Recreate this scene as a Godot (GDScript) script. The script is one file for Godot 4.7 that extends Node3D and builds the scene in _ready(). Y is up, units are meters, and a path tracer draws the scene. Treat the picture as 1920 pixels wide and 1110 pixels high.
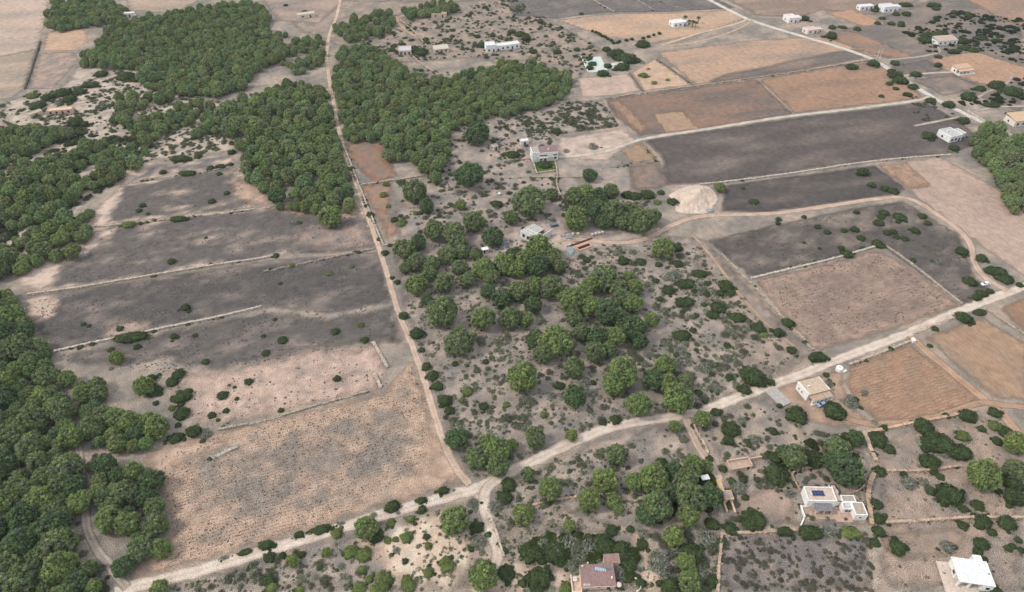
extends Node3D
# A dry Balearic plain seen from the air: terraced fields, pine woods, tracks, dry-stone walls and scattered white houses.
# All places are metres on the ground: x to the right, z towards the viewer.

const REFLECT := 0.57          # base colour = the tone seen in daylight times this
var rng := RandomNumberGenerator.new()
var nz := FastNoiseLite.new()
var nf := FastNoiseLite.new()
var taken := {}
var mats := {}
var tex := {}
var crowns: Array[ArrayMesh] = []
var bushes: Array[ArrayMesh] = []
var greys: Array[ArrayMesh] = []
var tufts: Array[ArrayMesh] = []
var trunk_mesh: ArrayMesh
var foliage := {}
var brush: Array[Transform3D] = []
var worn := {}

func _ready():
	var cam := Camera3D.new()
	cam.name = "camera"
	add_child(cam)
	cam.position = Vector3(0, 200, 0)
	cam.rotation_degrees = Vector3(-40.4, 0, 0)
	cam.fov = 46.35
	cam.near = 1.0
	cam.far = 6000.0
	cam.current = true
	var we := WorldEnvironment.new()
	we.name = "daylight"
	var e := Environment.new()
	e.background_mode = Environment.BG_SKY
	var sky := Sky.new()
	var sm := ProceduralSkyMaterial.new()
	sm.sky_top_color = Color(0.87, 0.895, 0.93)
	sm.sky_horizon_color = Color(0.90, 0.91, 0.92)
	sm.ground_bottom_color = Color(0.55, 0.50, 0.46)
	sm.ground_horizon_color = Color(0.85, 0.85, 0.85)
	sky.sky_material = sm
	e.sky = sky
	e.background_energy_multiplier = 0.85
	e.tonemap_mode = Environment.TONE_MAPPER_LINEAR
	e.tonemap_exposure = 1.95
	e.sdfgi_enabled = true
	e.ssao_enabled = true
	e.ssil_enabled = true
	e.fog_enabled = true
	e.fog_density = 0.00005
	e.fog_light_color = Color(0.80, 0.82, 0.85)
	we.environment = e
	add_child(we)
	var sun := DirectionalLight3D.new()
	sun.name = "sun"
	sun.light_energy = 0.5
	sun.light_angular_distance = 10.0
	sun.light_color = Color(1.0, 0.965, 0.92)
	sun.shadow_enabled = true
	add_child(sun)
	sun.look_at_from_position(Vector3(-75, 80, 12), Vector3.ZERO)

	rng.seed = 11
	nz.seed = 5
	nz.frequency = 1.0
	nz.fractal_octaves = 4
	nf.seed = 9
	nf.frequency = 1.0
	nf.fractal_octaves = 2
	make_textures()
	make_plants()
	land()
	fields()
	roads()
	walls()
	buildings()
	small_things()
	pines()
	shrubs()
	ground_cover()
	for k in 2:
		var tint: Array[Color] = []
		var part: Array[Transform3D] = []
		for i in brush.size():
			if i & 1 == k: part.append(brush[i])
		for t in part:
			var g := rng.randf_range(0.8, 1.2)
			tint.append(Color(g, g, g))
		copies("low_scrub", ["dark low brush growing along walls and round the bigger bushes", "grey-green low brush growing along walls and round the bigger bushes"][k], [bushes[2], greys[1]][k], part, tint)

# ---------------------------------------------------------------- helpers

func numbered(called: String) -> String:
	if not taken.has(called):
		taken[called] = 0
		return called
	taken[called] += 1
	return "%s_%03d" % [called, taken[called]]

func tag(o: Node, label: String, category := "", group := "", kind := ""):
	if label: o.set_meta("label", label)
	if category: o.set_meta("category", category)
	if group: o.set_meta("group", group)
	if kind: o.set_meta("kind", kind)

func base(called: String, x: float, z: float, turn := 0.0, y := 0.0) -> Node3D:
	var o := Node3D.new()
	o.name = numbered(called)
	add_child(o)
	o.position = Vector3(x, y, z)
	o.rotation.y = turn
	return o

func obj(called: String, mesh: Mesh, m: Material, parent: Node = null) -> MeshInstance3D:
	var o := MeshInstance3D.new()
	o.name = called if parent else numbered(called)
	o.mesh = mesh
	if m: o.material_override = m
	(parent if parent else self).add_child(o, true)
	return o

func tone(hex: String) -> Color:
	return Color(hex).srgb_to_linear()

func paint(hex: String, rough := 0.9, k := 0.0) -> StandardMaterial3D:
	var key := "%s_%.2f_%.2f" % [hex, rough, k]
	if not mats.has(key):
		var m := StandardMaterial3D.new()
		var c := tone(hex)
		var f := k if k > 0.0 else 0.6
		m.albedo_color = Color(c.r * f, c.g * f, c.b * f).linear_to_srgb()
		m.roughness = rough
		m.metallic_specular = 0.25
		mats[key] = m
	return mats[key]

func plaster(hex: String, k := 0.8, t := "plaster") -> StandardMaterial3D:
	var key := "p%s%.2f%s" % [hex, k, t]
	if not mats.has(key):
		var m: StandardMaterial3D = paint(hex, 0.95, minf(k / 0.61, 1.0) if t == "stain" else k).duplicate()
		m.albedo_texture = tex[t]
		m.uv1_triplanar = true
		m.uv1_scale = Vector3.ONE * 0.11
		mats[key] = m
	return mats[key]

func seamless(sd: int, freq: float, oct: int, size := 1024) -> PackedByteArray:
	var n := FastNoiseLite.new()
	n.seed = sd
	n.frequency = freq
	n.fractal_octaves = oct
	var im := n.get_seamless_image(size, size)
	im.convert(Image.FORMAT_L8)
	return im.get_data()

func grey_tex(data: PackedByteArray, size := 1024) -> ImageTexture:
	return ImageTexture.create_from_image(Image.create_from_data(size, size, false, Image.FORMAT_L8, data))

func make_textures():
	var fine := seamless(3, 0.27, 2)
	var mid := seamless(4, 0.022, 4)
	var coarse := seamless(6, 0.008, 3)
	var n := fine.size()
	var a := PackedByteArray()
	var b := PackedByteArray()
	var c := PackedByteArray()
	var k := PackedByteArray()
	k.resize(n)
	a.resize(n)
	b.resize(n)
	c.resize(n)
	var r := RandomNumberGenerator.new()
	r.seed = 77
	for i in n:
		var f := fine[i]
		var m := mid[i]
		var w := r.randi() & 31
		a[i] = clampi(178 + (f - 128) / 3 + (m - 128) / 8 + 2 * w - 32, 60, 255)
		# grass: dark tufts and pale straw
		var g := 180 + (f - 128) / 2 + (m - 128) / 6 + 2 * w - 32
		if f < 80: g -= 80 - f
		b[i] = clampi(g, 45, 255)
		# ploughed rows, bent a little
		var x := i & 1023
		var y := i >> 10
		var row := sin((y + (m - 128) * 0.06) * TAU * 78.0 / 1024.0)
		c[i] = clampi(178 + int(row * (4.0 + 0.06 * coarse[i])) + (f - 128) / 3 + (m - 128) / 8 + 2 * w - 32, 50, 255)
	for i in n:
		# faint streaks left by harrow and wind, drawn out along the first axis
		var q := ((i >> 10) * 4 & 1023) * 1024 + (i & 1023)
		k[i] = clampi(178 + (mid[q] - 128) / 7 + (fine[i] - 128) / 3 + (mid[i] - 128) / 9 + (r.randi() & 31) - 16, 55, 255)
	tex["streak"] = grey_tex(k)
	tex["soil"] = grey_tex(a)
	tex["grass"] = grey_tex(b)
	tex["rows"] = grey_tex(c)
	var p := PackedByteArray()
	p.resize(256 * 256)
	var pf := seamless(12, 0.03, 4, 256)
	for i in p.size():
		p[i] = clampi(238 + (pf[i] - 128) / 5 + (r.randi() & 7) - 4, 0, 255)
	tex["plaster"] = grey_tex(p, 256)
	var t := PackedByteArray()
	t.resize(256 * 256)
	for i in t.size():
		t[i] = clampi(205 + (pf[i] - 128) / 5 + (r.randi() & 15) - 8, 0, 255)
	tex["stain"] = grey_tex(t, 256)

func ground_mat(t: String) -> StandardMaterial3D:
	if not mats.has("g" + t):
		var m := StandardMaterial3D.new()
		m.albedo_texture = tex[t]
		m.vertex_color_use_as_albedo = true
		m.roughness = 1.0
		m.metallic_specular = 0.1
		m.transparency = BaseMaterial3D.TRANSPARENCY_ALPHA
		mats["g" + t] = m
	return mats["g" + t]

func edge_distance(p: Vector2, poly: PackedVector2Array) -> float:
	var d := 1e9
	var n := poly.size()
	for i in n:
		var q := Geometry2D.get_closest_point_to_segment(p, poly[i], poly[(i + 1) % n])
		d = minf(d, p.distance_squared_to(q))
	return sqrt(d)

func flat_points(a: Array) -> PackedVector2Array:
	var out := PackedVector2Array()
	for i in range(0, a.size(), 2):
		out.append(Vector2(a[i], a[i + 1]))
	return out

# A stretch of ground: two soils mixed by noise (the second also along the edges), thinning out at its edge.
func patch(called: String, label: String, y: float, pts: Array, ca: String, cb: String, bias: float, ns: float, mw: float, fade: float, cell: float, t: String, ang := 0.0, stretch := 1.0):
	var poly := flat_points(pts)
	if Geometry2D.is_polygon_clockwise(poly):
		poly.reverse()
	var lo := poly[0]
	var hi := poly[0]
	for p in poly:
		lo = lo.min(p)
		hi = hi.max(p)
	var a := tone(ca)
	var b := tone(cb)
	var k := REFLECT / 0.45
	var ca_ := cos(ang)
	var sa := sin(ang)
	var st := SurfaceTool.new()
	st.begin(Mesh.PRIMITIVE_TRIANGLES)
	var known := {}
	var off := fposmod(pts[0] * 7.31 + pts[1] * 3.17, 500.0)
	var count := 0
	var nx := int(ceil((hi.x - lo.x) / cell))
	var nzz := int(ceil((hi.y - lo.y) / cell))
	for j in nzz:
		for i in nx:
			var x0 := lo.x + i * cell
			var z0 := lo.y + j * cell
			var quad := PackedVector2Array([Vector2(x0, z0), Vector2(x0 + cell, z0), Vector2(x0 + cell, z0 + cell), Vector2(x0, z0 + cell)])
			var mid := Vector2(x0 + cell / 2, z0 + cell / 2)
			var pieces: Array = []
			if edge_distance(mid, poly) > cell * 0.75:
				if Geometry2D.is_point_in_polygon(mid, poly):
					pieces = [quad]
			else:
				pieces = Geometry2D.intersect_polygons(quad, poly)
			for piece in pieces:
				var tri := Geometry2D.triangulate_polygon(piece)
				for q in range(0, tri.size(), 3):
					var ia := []
					for w in 3:
						var v: Vector2 = piece[tri[q + w]]
						var key := Vector2i(roundi(v.x * 100.0), roundi(v.y * 100.0))
						if not known.has(key):
							var d := edge_distance(v, poly)
							var u := v.x * ca_ - v.y * sa
							var s := v.x * sa + v.y * ca_
							var n := nz.get_noise_2d((u / stretch + off) / ns, (s + off) / ns)
							var n2 := nf.get_noise_2d((u / stretch + off) / (6.0 if cell < 2.6 else 14.0), (s - off) / (6.0 if cell < 2.6 else 11.0)) * (1.0 if cell < 2.6 else 0.6)
							var mix := bias + n * 0.62 + n2 * 0.24
							if mw > 0.0: mix += 1.1 * exp(-pow(d / mw, 1.4)) * (1.0 + 0.8 * n)
							mix = smoothstep(0.06, 0.82, mix)
							var c := a.lerp(b, mix)
							var g := k * (1.0 + 0.12 * n2)
							var al := smoothstep(0.0, 1.0, (d + n2 * fade * 0.5) / fade) if fade > 0.0 else 1.0
							if d < 0.02 and fade > 0.0: al = 0.0
							st.set_color(Color(minf(c.r * g, 1), minf(c.g * g, 1), minf(c.b * g, 1), al))
							st.set_uv(Vector2(u, s) / 110.0)
							st.set_normal(Vector3.UP)
							st.add_vertex(Vector3(v.x, y, v.y))
							known[key] = count
							count += 1
						ia.append(known[key])
					var pa: Vector2 = piece[tri[q]]
					var pb: Vector2 = piece[tri[q + 1]]
					var pc: Vector2 = piece[tri[q + 2]]
					if (pb - pa).cross(pc - pa) < 0.0:
						ia = [ia[0], ia[2], ia[1]]
					for w in ia: st.add_index(w)
	var o := obj(called, st.commit(), ground_mat(t))
	tag(o, label, "", "", "structure")

func smooth_line(pts: PackedVector2Array, rounds := 2) -> PackedVector2Array:
	for r in rounds:
		var out := PackedVector2Array([pts[0]])
		for i in pts.size() - 1:
			out.append(pts[i].lerp(pts[i + 1], 0.25))
			out.append(pts[i].lerp(pts[i + 1], 0.75))
		out.append(pts[-1])
		pts = out
	return pts

func even_line(pts: PackedVector2Array, step: float) -> PackedVector2Array:
	var out := PackedVector2Array([pts[0]])
	var left := step
	for i in pts.size() - 1:
		var a := pts[i]
		var b := pts[i + 1]
		var l := a.distance_to(b)
		var at := left
		while at < l:
			out.append(a.lerp(b, at / l))
			at += step
		left = at - l
	out.append(pts[-1])
	return out

# A track: two wheel ruts, a paler or grassier crown, edges that wander and thin out.
func ribbon(called: String, label: String, y: float, width: float, hex: String, side: String, pts: Array, ends := 1.0):
	var line := even_line(smooth_line(flat_points(pts)), 2.2)
	var st := SurfaceTool.new()
	st.begin(Mesh.PRIMITIVE_TRIANGLES)
	var c := tone(hex)
	var s := tone(side)
	var k := REFLECT / 0.45
	var across := [-0.66, -0.47, -0.26, 0.0, 0.26, 0.47, 0.66]
	var shade := [0.0, 0.2, 1.0, 0.25, 1.0, 0.2, 0.0]
	var alpha := [0.0, 0.95, 1.0, 1.0, 1.0, 0.95, 0.0]
	for i in line.size():
		var dir := (line[mini(i + 1, line.size() - 1)] - line[maxi(i - 1, 0)]).normalized()
		var nrm := Vector2(-dir.y, dir.x)
		for j in 7:
			var wob := 1.0 + 0.28 * nf.get_noise_2d(line[i].x / 7.0 + (40.0 if j > 3 else 0.0), line[i].y / 7.0)
			var p: Vector2 = line[i] + nrm * (across[j] * width * wob)
			var n := nz.get_noise_2d(p.x / 9.0, p.y / 9.0)
			var col := s.lerp(c, clampf(shade[j] + n * 0.7, 0, 1))
			var g := k * (1.0 + 0.10 * n)
			st.set_color(Color(minf(col.r * g, 1), minf(col.g * g, 1), minf(col.b * g, 1), alpha[j]))
			st.set_uv(p / 110.0)
			st.set_normal(Vector3.UP)
			st.add_vertex(Vector3(p.x, y, p.y))
	for i in line.size() - 1:
		for j in 6:
			var a := i * 7 + j
			for w in [a, a + 7, a + 1, a + 1, a + 7, a + 8]: st.add_index(w)
	for p in line:
		for q in 9:
			worn[Vector2i(floori((p.x + (q % 3 - 1) * width * 0.4) / 1.5), floori((p.y + (q / 3 - 1) * width * 0.4) / 1.5))] = true
	var o := obj(called, st.commit(), ground_mat("soil"))
	tag(o, label, "", "", "structure")

func add_box(st: SurfaceTool, b: Basis, at: Vector3, size: Vector3, col := Color.WHITE, jitter := 0.0):
	var c: Array[Vector3] = []
	for i in 8:
		var v := Vector3(0.5 if i & 1 else -0.5, 0.5 if i & 2 else -0.5, 0.5 if i & 4 else -0.5) * size
		if jitter > 0.0:
			v += Vector3(rng.randf_range(-1, 1), rng.randf_range(-1, 1), rng.randf_range(-1, 1)) * jitter
		c.append(at + b * v)
	for f in [[0, 1, 3, 2], [5, 4, 6, 7], [4, 0, 2, 6], [1, 5, 7, 3], [2, 3, 7, 6], [4, 5, 1, 0]]:
		var n := (c[f[2]] - c[f[0]]).cross(c[f[1]] - c[f[0]]).normalized()
		var mid: Vector3 = (c[f[0]] + c[f[2]]) / 2 - at
		var order := [0, 1, 2, 0, 2, 3]
		if n.dot(mid) < 0:
			n = -n
			order = [0, 2, 1, 0, 3, 2]
		st.set_color(col)
		st.set_normal(n)
		for w in order: st.add_vertex(c[f[w]])

func stone_mat() -> StandardMaterial3D:
	if not mats.has("stone"):
		var m := StandardMaterial3D.new()
		m.vertex_color_use_as_albedo = true
		m.albedo_texture = tex["stain"]
		m.uv1_triplanar = true
		m.uv1_scale = Vector3.ONE * 0.3
		m.roughness = 0.95
		mats["stone"] = m
	return mats["stone"]

# A dry-stone wall: a rubble core and the loose stones lying against and on it; gaps where it has fallen.
func stone_wall(label: String, pts: Array, h: float, w: float, hex: String, gaps := 0.12, group := "dry-stone walls between the fields"):
	var line := even_line(smooth_line(flat_points(pts), 1), 0.75)
	var o := base("stone_wall", line[0].x, line[0].y)
	tag(o, label, "wall", group)
	var core := SurfaceTool.new()
	core.begin(Mesh.PRIMITIVE_TRIANGLES)
	var loose := SurfaceTool.new()
	loose.begin(Mesh.PRIMITIVE_TRIANGLES)
	var c := tone(hex)
	var k := 0.95
	for i in line.size() - 1:
		var a := line[i]
		var fall := nf.get_noise_2d(a.x / 9.0, a.y / 9.0) * 0.5 + 0.5
		var low := 0.35 if fall < gaps * 2.0 else 1.0
		var dir := (line[i + 1] - a)
		var yaw := atan2(-dir.y, dir.x)
		var hh := h * low * rng.randf_range(0.85, 1.1)
		var p := Vector3(a.x + dir.x / 2 - line[0].x, hh / 2 - 0.05, a.y + dir.y / 2 - line[0].y)
		var g := k * rng.randf_range(0.75, 1.15)
		add_box(core, Basis(Vector3.UP, yaw + rng.randf_range(-0.12, 0.12)), p, Vector3(dir.length() * 1.06, hh, w * rng.randf_range(0.85, 1.1)), Color(c.r * g, c.g * g, c.b * g), 0.09)
		for s in 2:
			g = k * rng.randf_range(0.6, 1.2)
			var q := p + Vector3(rng.randf_range(-0.3, 0.3), 0, rng.randf_range(-0.3, 0.3)) + Vector3(-dir.y, 0, dir.x).normalized() * rng.randf_range(-0.75, 0.75) * w
			q.y = rng.randf_range(0.05, hh)
			var sz := rng.randf_range(0.22, 0.48)
			add_box(loose, Basis(Vector3(rng.randf(), 1, rng.randf()).normalized(), rng.randf() * 6.0), q, Vector3(sz, sz * 0.7, sz), Color(c.r * g, c.g * g, c.b * g), 0.05)
	for i in range(2, line.size() - 2, 2):
		if nz.get_noise_2d(line[i].x / 17.0, line[i].y / 17.0 + 70.0) + rng.randf_range(-0.3, 0.3) < 0.22: continue
		var s := rng.randf_range(0.5, 1.35)
		brush.append(Transform3D(Basis(Vector3.UP, rng.randf() * TAU).scaled(Vector3(s, s * 0.8, s)), Vector3(line[i].x + rng.randf_range(-0.9, 0.9), 0, line[i].y + rng.randf_range(-0.9, 0.9))))
	obj("rubble_core", core.commit(), stone_mat(), o)
	var l := obj("loose_stones", loose.commit(), stone_mat(), o)
	l.set_meta("kind", "stuff")

# ---------------------------------------------------------------- plants

func ball(st: SurfaceTool, at: Vector3, r: Vector3, col: Color, rough: float, rings := 5, segs := 9, low := -0.5):
	# a bumpy low ball; only its upper part down to "low" times its height
	var vs := []
	for j in rings + 1:
		var t := lerpf(1.0, low, float(j) / rings)
		var rr := sqrt(maxf(0.0, 1.0 - t * t))
		for i in segs:
			var an := TAU * (i + 0.5 * (j & 1)) / segs
			var d := Vector3(cos(an) * rr, t, sin(an) * rr)
			var bump := 1.0 + rough * nz.get_noise_3d(d.x * 1.6 + at.x * 3.1, d.y * 1.6 + at.y * 3.7, d.z * 1.6 + at.z * 2.9) * 1.6
			vs.append([at + d * r * bump, (d / r).normalized(), col * (1.0 + 0.25 * nf.get_noise_3d(d.x * 4 + at.x * 5, d.y * 4, d.z * 4 + at.z * 5))])
	for j in rings:
		for i in segs:
			var a := j * segs + i
			var b := j * segs + (i + 1) % segs
			var c := a + segs
			var d2 := b + segs
			var tris := [a, b, c, b, d2, c] if j & 1 == 0 else [a, b, d2, a, d2, c]
			for q in [0, 3]:
				var o := [tris[q], tris[q + 1], tris[q + 2]]
				var gn: Vector3 = (vs[o[2]][0] - vs[o[0]][0]).cross(vs[o[1]][0] - vs[o[0]][0])
				if gn.dot(vs[o[0]][1] + vs[o[1]][1] + vs[o[2]][1]) < 0: o = [o[0], o[2], o[1]]
				for w in o:
					st.set_color(Color(vs[w][2].r, vs[w][2].g, vs[w][2].b, 1))
					st.set_normal(vs[w][1])
					st.add_vertex(vs[w][0])

func leaf(st: SurfaceTool, p: Vector3, out: Vector3, size: float, slim: float, col: Color, r: RandomNumberGenerator):
	# a small blade lying roughly along the surface of its clump, tilted at random
	var n := (out + Vector3(r.randf_range(-1, 1), r.randf_range(-0.5, 1), r.randf_range(-1, 1)) * 0.65).normalized()
	var d := n.cross(Vector3(r.randf_range(-1, 1), r.randf_range(-1, 1), r.randf_range(-1, 1))).normalized()
	var side := n.cross(d) * size * slim
	if side.cross(d).dot(n) < 0: side = -side
	st.set_color(col)
	st.set_normal((n + out * 0.5).normalized())
	st.add_vertex(p - side - d * size * 0.4)
	st.add_vertex(p + d * size * 0.8)
	st.add_vertex(p + side - d * size * 0.4)

func make_plants():
	var r := RandomNumberGenerator.new()
	# pine crowns: unit radius, standing on the origin, about 1.5 high; many needle clumps on a domed frame of lobes
	for v in 7:
		r.seed = 100 + v
		var st := SurfaceTool.new()
		st.begin(Mesh.PRIMITIVE_TRIANGLES)
		var lobes := 128 + v * 6
		var lean := Vector3(r.randf_range(-0.12, 0.12), 0, r.randf_range(-0.12, 0.12))
		var tall := r.randf_range(0.62, 0.86)
		var arms := r.randi_range(4, 6)
		var turn := r.randf() * TAU
		for i in lobes:
			var t := 1.0 - 1.72 * (i + 0.5) / lobes
			var an := i * 2.39996 + r.randf_range(-0.5, 0.5)
			var rr := sqrt(maxf(0.0, 1.0 - t * t))
			# the crown bulges where a limb carries it and falls in between
			var reach := r.randf_range(0.74, 0.90) * (0.92 + 0.11 * sin(an * arms + turn))
			var p := Vector3(cos(an) * rr * reach, 0.74 + t * tall * r.randf_range(0.78, 1.08), sin(an) * rr * reach) + lean * t
			var s := r.randf_range(0.09, 0.185)
			var g := r.randf_range(0.72, 1.24)
			var warm := r.randf_range(0.90, 1.12)
			var col := Color(0.150 * g * warm, 0.200 * g, 0.078 * g)
			if r.randf() < 0.22: col = Color(0.140 * g, 0.148 * g, 0.098 * g)
			ball(st, p, Vector3(s, s * 0.8, s) * 0.8, col * 0.75, 0.6, 2, 5, -0.6)
			for q in 30:
				var d := Vector3(r.randfn(), r.randfn() * 0.9 + 0.45, r.randfn()).normalized()
				var k := r.randf_range(0.65, 1.4)
				var lc := Color(col.r * k * r.randf_range(0.88, 1.15), col.g * k, col.b * k)
				leaf(st, p + d * Vector3(s, s * 0.8, s) * r.randf_range(0.75, 1.35), d, r.randf_range(0.045, 0.095), 0.4, lc, r)
		# loose sprays that close the crown between the clumps
		for q in 1500:
			var d := Vector3(r.randfn(), r.randfn(), r.randfn()).normalized()
			if d.y < -0.55: continue
			var reach := r.randf_range(0.70, 0.93) * (0.93 + 0.09 * sin(atan2(d.z, d.x) * arms + turn))
			var k := r.randf_range(0.6, 1.25)
			leaf(st, Vector3(d.x * reach, 0.74 + d.y * tall * reach * 1.05, d.z * reach) + lean * d.y, d, r.randf_range(0.05, 0.11), 0.45, Color(0.140 * k, 0.180 * k, 0.078 * k), r)
		crowns.append(st.commit())
	# round dense shrubs (mastic, juniper): unit radius dome; the last five in the yellower green of young growth
	for v in 10:
		r.seed = 200 + v
		var st := SurfaceTool.new()
		st.begin(Mesh.PRIMITIVE_TRIANGLES)
		var lobes := 5 + (v % 5) * 2
		for i in lobes:
			var an := i * 2.39996
			var rr := (0.62 if v % 5 else 0.35) * sqrt(float(i) / lobes)
			var s := r.randf_range(0.42, 0.62)
			var p := Vector3(cos(an) * rr, r.randf_range(0.18, 0.34) * (1.2 - rr), sin(an) * rr)
			var g := r.randf_range(0.8, 1.2)
			var col := Color(0.034 * g, 0.048 * g, 0.020 * g) if v < 5 else Color(0.085 * g, 0.106 * g, 0.036 * g)
			ball(st, p, Vector3(s, s * 0.8, s) * 0.92, col, 0.6, 5, 9, -0.4)
			for q in 130:
				var d := Vector3(r.randfn(), absf(r.randfn()) * 0.9, r.randfn()).normalized()
				var k := r.randf_range(0.5, 2.0)
				leaf(st, p + d * Vector3(s, s * 0.8, s) * r.randf_range(0.85, 1.22), d, r.randf_range(0.06, 0.15), 0.5, Color(col.r * k, col.g * k, col.b * k), r)
		bushes.append(st.commit())
	# open grey-green bushes: stems and sparse leaves
	for v in 3:
		r.seed = 300 + v
		var st := SurfaceTool.new()
		st.begin(Mesh.PRIMITIVE_TRIANGLES)
		for q in 420:
			var d := Vector3(r.randfn(), absf(r.randfn()) * 0.8 + 0.1, r.randfn()).normalized()
			var k := r.randf_range(0.5, 1.5)
			var p := d * Vector3(1, 0.75, 1) * pow(r.randf(), 0.5) * 0.92
			leaf(st, p, d, r.randf_range(0.10, 0.20), 0.33, Color(0.185 * k, 0.192 * k, 0.135 * k), r)
		for q in 24:
			var d := Vector3(r.randfn(), absf(r.randfn()) + 0.4, r.randfn()).normalized() * 0.8
			add_box(st, Basis(Quaternion(Vector3.UP, d.normalized())), d * 0.5, Vector3(0.03, d.length(), 0.03), Color(0.22, 0.19, 0.16))
		greys.append(st.commit())
	# small tufts for the ground cover
	for v in 3:
		r.seed = 400 + v
		var st := SurfaceTool.new()
		st.begin(Mesh.PRIMITIVE_TRIANGLES)
		for q in [30, 38, 22][v]:
			var d := Vector3(r.randfn(), absf(r.randfn()) * 0.7 + 0.2, r.randfn()).normalized()
			var k := r.randf_range(0.6, 1.4)
			var p := d * r.randf_range(0.2, 0.75)
			p.y *= 0.7
			leaf(st, p, d, r.randf_range(0.25, 0.5), [0.5, 0.45, 0.5][v], Color(k * 0.85, k * 0.85, k * 0.85), r)
		tufts.append(st.commit())
	# trunk with three limbs, tapered
	var tr := SurfaceTool.new()
	tr.begin(Mesh.PRIMITIVE_TRIANGLES)
	limb(tr, Vector3(0, -0.05, 0), Vector3(0.04, 0.62, 0.02), 0.062, 0.042)
	limb(tr, Vector3(0.04, 0.6, 0.02), Vector3(0.35, 1.0, 0.1), 0.036, 0.014)
	limb(tr, Vector3(0.04, 0.6, 0.02), Vector3(-0.3, 1.05, 0.15), 0.034, 0.014)
	limb(tr, Vector3(0.04, 0.6, 0.02), Vector3(0.0, 1.15, -0.3), 0.036, 0.014)
	trunk_mesh = tr.commit()
	for n in ["olive", "bright", "dark", "pale", "grey", "plain"]:
		var m := StandardMaterial3D.new()
		m.vertex_color_use_as_albedo = true
		m.roughness = 0.8
		m.metallic_specular = 0.2
		m.albedo_color = {"olive": Color(0.90, 0.90, 0.92), "bright": Color(0.96, 0.97, 0.90), "dark": Color(0.72, 0.78, 0.8), "pale": Color(1, 1, 0.88), "grey": Color(0.9, 0.92, 0.95), "plain": Color(1, 1, 1)}[n]
		foliage[n] = m

func limb(st: SurfaceTool, a: Vector3, b: Vector3, ra: float, rb: float):
	var ax := (b - a).normalized()
	var u := ax.cross(Vector3(0.3, 0.1, 1).normalized()).normalized()
	var w := ax.cross(u)
	for i in 6:
		var t0 := TAU * i / 6
		var t1 := TAU * (i + 1) / 6
		var d0 := u * cos(t0) + w * sin(t0)
		var d1 := u * cos(t1) + w * sin(t1)
		for p in [[a + d0 * ra, d0], [b + d0 * rb, d0], [b + d1 * rb, d1], [a + d0 * ra, d0], [b + d1 * rb, d1], [a + d1 * ra, d1]]:
			st.set_normal(p[1])
			st.add_vertex(p[0])

var pine0: Node3D
func pine(x: float, z: float, r: float, tint: String, label: String, group: String):
	var o: Node3D
	if pine0 == null:
		pine0 = base("pine_tree", x, z)
		obj("crown", crowns[0], foliage["olive"], pine0)
		obj("trunk", trunk_mesh, paint("6b5a4c", 0.95), pine0)
		o = pine0
	else:
		o = pine0.duplicate()
		o.name = numbered("pine_tree")
		add_child(o)
	o.position = Vector3(x, 0, z)
	var c: MeshInstance3D = o.get_child(0)
	c.mesh = crowns[rng.randi() % crowns.size()]
	c.material_override = foliage[tint]
	o.rotation.y = rng.randf() * TAU
	o.scale = Vector3(r, r * rng.randf_range(0.92, 1.2), r)
	tag(o, label, "tree", group)

func shrub(x: float, z: float, r: float, kind: String, wide: float, turn: float, label: String, group: String):
	var grey := kind == "grey"
	var m: ArrayMesh = greys[rng.randi() % greys.size()] if grey else bushes[rng.randi() % 5 + (5 if kind == "light" else 0)]
	var o := obj("grey_shrub" if grey else "shrub", m, foliage["grey" if grey else "plain"])
	o.position = Vector3(x, 0, z)
	o.rotation.y = turn if wide > 1.05 else rng.randf() * TAU
	o.scale = Vector3(r * wide, r * rng.randf_range(0.85, 1.1), r)
	tag(o, label, "shrub", group)
	for i in rng.randi_range(2, 5):
		var a := rng.randf() * TAU
		var off := Vector3(cos(a) * r * wide, 0, sin(a) * r).rotated(Vector3.UP, o.rotation.y) * rng.randf_range(0.85, 1.25)
		var s := r * rng.randf_range(0.18, 0.45)
		brush.append(Transform3D(Basis(Vector3.UP, rng.randf() * TAU).scaled(Vector3(s, s * 0.8, s)), Vector3(x, 0, z) + off))

const ORD := ["first", "second", "third", "fourth", "fifth", "sixth", "seventh", "eighth", "ninth", "tenth", "eleventh", "twelfth", "thirteenth", "fourteenth", "fifteenth", "sixteenth", "seventeenth", "eighteenth", "nineteenth", "twentieth"]
func place_of(k: int, n: int) -> String:
	if n == 1: return ""
	if k == 0: return ", leftmost"
	if k == n - 1: return ", rightmost"
	if k < 20: return ", %s from left" % ORD[k]
	return ", %s from right" % ORD[n - 1 - k]

func pine_group(place: String, group: String, tail: String, a: Array):
	# x, z, radius, tint, size of each, from left to right
	var n := a.size() / 5
	for i in n:
		var t: int = a[i * 5 + 3]
		var s: int = a[i * 5 + 4]
		var look: String = ["broad ", "round ", "small ", ""][s] + ["olive-green", "bright green", "dark green", "yellow-green"][t]
		pine(a[i * 5], a[i * 5 + 1], a[i * 5 + 2], ["olive", "bright", "dark", "pale"][t], "%s pine %s%s%s" % [look, place, place_of(i, n), tail], group)

func shrub_group(place: String, group: String, a: Array):
	# x, z, radius, kind, length, turn of each, from left to right
	var n := a.size() / 6
	var count := [0, 0, 0]
	var seen := [0, 0, 0]
	for i in n: count[a[i * 6 + 3]] += 1
	for i in n:
		var k: int = a[i * 6 + 3]
		var wide: float = a[i * 6 + 4]
		var form := "long " if wide > 1.35 else "large " if a[i * 6 + 2] > 4.2 else "round "
		shrub(a[i * 6], a[i * 6 + 1], a[i * 6 + 2], ["dark", "light", "grey"][k], wide, a[i * 6 + 5], "%s%s bush %s%s" % [form, ["dark green", "yellow-green", "grey-green"][k], place, place_of(seen[k], count[k])], group)
		seen[k] += 1

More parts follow.
